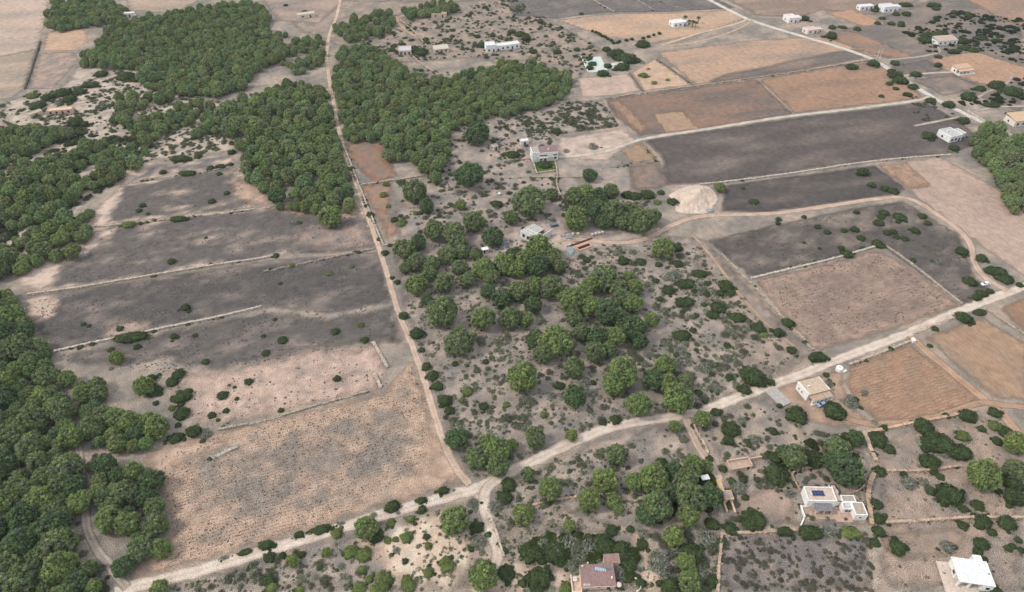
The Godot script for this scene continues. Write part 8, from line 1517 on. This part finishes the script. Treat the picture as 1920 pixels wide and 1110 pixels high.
	for i in 2:
		o = base("water_barrel", 13.45, -287.71)
		o.position += Vector3(i * 1.4, 0, i * 0.5)
		tag(o, "%s of two dark barrels behind the unfinished concrete house" % ["left", "right"][i], "barrel", "barrels on the building site")
		obj("drum", barrel(0.45, 1.1), paint("3d4652", 0.5), o).position.y = 0.55
		obj("rim", barrel(0.47, 0.08), paint("555f6b", 0.5), o).position.y = 1.12
	o = base("site_cabin", -14.10, -266.25, 0.3)
	tag(o, "small white site cabin half hidden by pines left of the building site", "cabin")
	slab(o, "wall", plaster("ecebe8"), 0, 3.0, 0, 2.1, 0, -2.0)
	slab(o, "roof", plaster("f2f1ee"), -0.15, 3.15, 2.101, 2.25, 0.15, -2.15)
	door(o, 1.0, 0.0, 0.8, 1.9)
	window(o, 2.2, 1.0, 0.0, 0.7, 0.6)
	# utility poles by the lane
	for p in [[269.59, -502.75, "left"], [272.78, -504.78, "right"]]:
		o = base("utility_pole", p[0], p[1])
		tag(o, "%s of the two pale utility poles at the bend of the lane" % p[2], "utility pole", "utility poles by the lane")
		var b := obj("pole", barrel(0.16, 9.0), paint("e6e2dc"), o)
		b.position.y = 4.5
		slab(o, "cross_arm", paint("b8b0a8"), -0.9, 0.9, 8.4, 8.55, 0.1, -0.1)
	# white gate post by the straight brown track
	o = base("gate_post", 165.83, -205.70)
	tag(o, "white gate post at the head of the straight brown track", "gate post")
	slab(o, "post", plaster("f0ece6"), -0.5, 0.5, -0.1, 1.4, 0.9, -0.9)
	slab(o, "cap", plaster("f0ece6"), -0.6, 0.6, 1.401, 1.55, 1.0, -1.0)
	o = base("satellite_dish", -6.89, -318.76)
	tag(o, "white satellite dish standing in the grey scrub", "dish")
	obj("dish", half_ball(0.9, 0.35), paint("f4f4f4", 0.5), o).position.y = 1.2
	slab(o, "mast", paint("d0d0d0"), -0.1, 0.1, 0, 1.2, 0.1, -0.1)
	# small white tents and debris seen among the trees
	o = base("white_tarpaulin", -18.05, -268.82, 0.3)
	tag(o, "white tarpaulin between the pines left of the building site", "tarpaulin")
	slab(o, "sheet", paint("eeeeea"), -1.2, 1.2, 0, 0.7, 0.8, -0.8)
	slab(o, "fold", paint("e4e4e0"), 1.0, 2.2, 0, 0.4, 0.5, -0.9)
	o = base("white_canopy", 65.19, -138.05, 0.2)
	tag(o, "small white canopy in the dense clump by the ruined farm", "canopy")
	slab(o, "roof", paint("f4f4f2"), -1.4, 1.4, 2.1, 2.25, 1.0, -1.0)
	for s in [[-1.3, 0.9], [1.2, 0.9], [-1.3, -0.8], [1.2, -0.8]]: slab(o, "pole", paint("d8d8d8"), s[0], s[0] + 0.1, 0, 2.1, s[1], s[1] - 0.1)
	# curved white garden bench wall by the red-roofed house
	o = base("garden_wall", 36.05, -101.35)
	tag(o, "curved white garden wall right of the red-roofed house", "wall")
	for i in 7:
		var a := -0.9 + i * 0.36
		var w := slab(o, "wall_segment", plaster("efe6dc"), -0.5, 0.5, 0, 0.8, 0.15, -0.15)
		w.position = Vector3(sin(a + 1.4) * 2.1 + 0.3, 0, -cos(a + 1.4) * 2.1)
		w.rotation.y = -(a + 1.4)
	o = base("parasol", 31.65, -100.53, 0.0)
	tag(o, "round pinkish parasol beside the red-roofed house", "parasol")
	obj("canopy", half_ball(0.85, 0.4), paint("ecd6c8", 0.8), o).position.y = 2.2
	slab(o, "pole", paint("c8c0b8"), -0.04, 0.04, 0, 2.2, 0.04, -0.04)
	# palms by the far villa
	var spots := [144.83, -576.97, 148.10, -575.73, 149.79, -573.25, 154.28, -584.54, 144.13, -587.10]
	for i in range(0, 10, 2):
		var p := base("palm_tree", spots[i], spots[i + 1], i * 1.3)
		tag(p, "%s of the five palms at the white villa on the orange field" % ["second from left", "third from left", "fourth from left", "rightmost", "leftmost"][i / 2], "palm tree", "palms at the far villa")
		var ts := SurfaceTool.new()
		ts.begin(Mesh.PRIMITIVE_TRIANGLES)
		limb(ts, Vector3(0, -0.1, 0), Vector3(0.2, 5.0, 0.1), 0.3, 0.2)
		obj("trunk", ts.commit(), paint("6b5a4c"), p)
		var fs := SurfaceTool.new()
		fs.begin(Mesh.PRIMITIVE_TRIANGLES)
		for k in 22:
			var a := k * 2.4
			var d := Vector3(cos(a), 0.6 - 0.045 * k, sin(a)).normalized()
			for q in 5:
				leaf(fs, Vector3(0.2, 5.0, 0.1) + d * q * 0.5 - Vector3(0, 0.06 * q * q, 0), d, 0.7, 0.5, Color(0.05, 0.07, 0.035), rng)
		obj("fronds", fs.commit(), foliage["plain"], p)
	# the row of young orchard trees
	var row := [65.2, -564.7, 67.6, -562.3, 69.5, -559.9, 70.5, -557.5, 72.3, -554, 74.2, -551.6, 75.5, -548.2, 78.1, -544.7, 79.2, -539, 82.6, -540.2, 84.6, -542.4, 89.9, -544.7, 94.8, -547, 104, -549.3, 108.7, -552.8, 113.5, -556.3, 118.4, -559.9]
	for i in range(0, row.size(), 2):
		var t := obj("orchard_tree", bushes[i % 5], foliage["plain"])
		t.position = Vector3(row[i], 0, row[i + 1])
		t.scale = Vector3(1.6, 2.4, 1.6)
		tag(t, "small dark orchard tree below the villa with palms, %s along its curving row" % ["first", "second", "third", "fourth", "fifth", "sixth", "seventh", "eighth", "ninth", "tenth", "eleventh", "twelfth", "thirteenth", "fourteenth", "fifteenth", "sixteenth", "seventeenth"][i / 2], "tree", "row of young orchard trees")
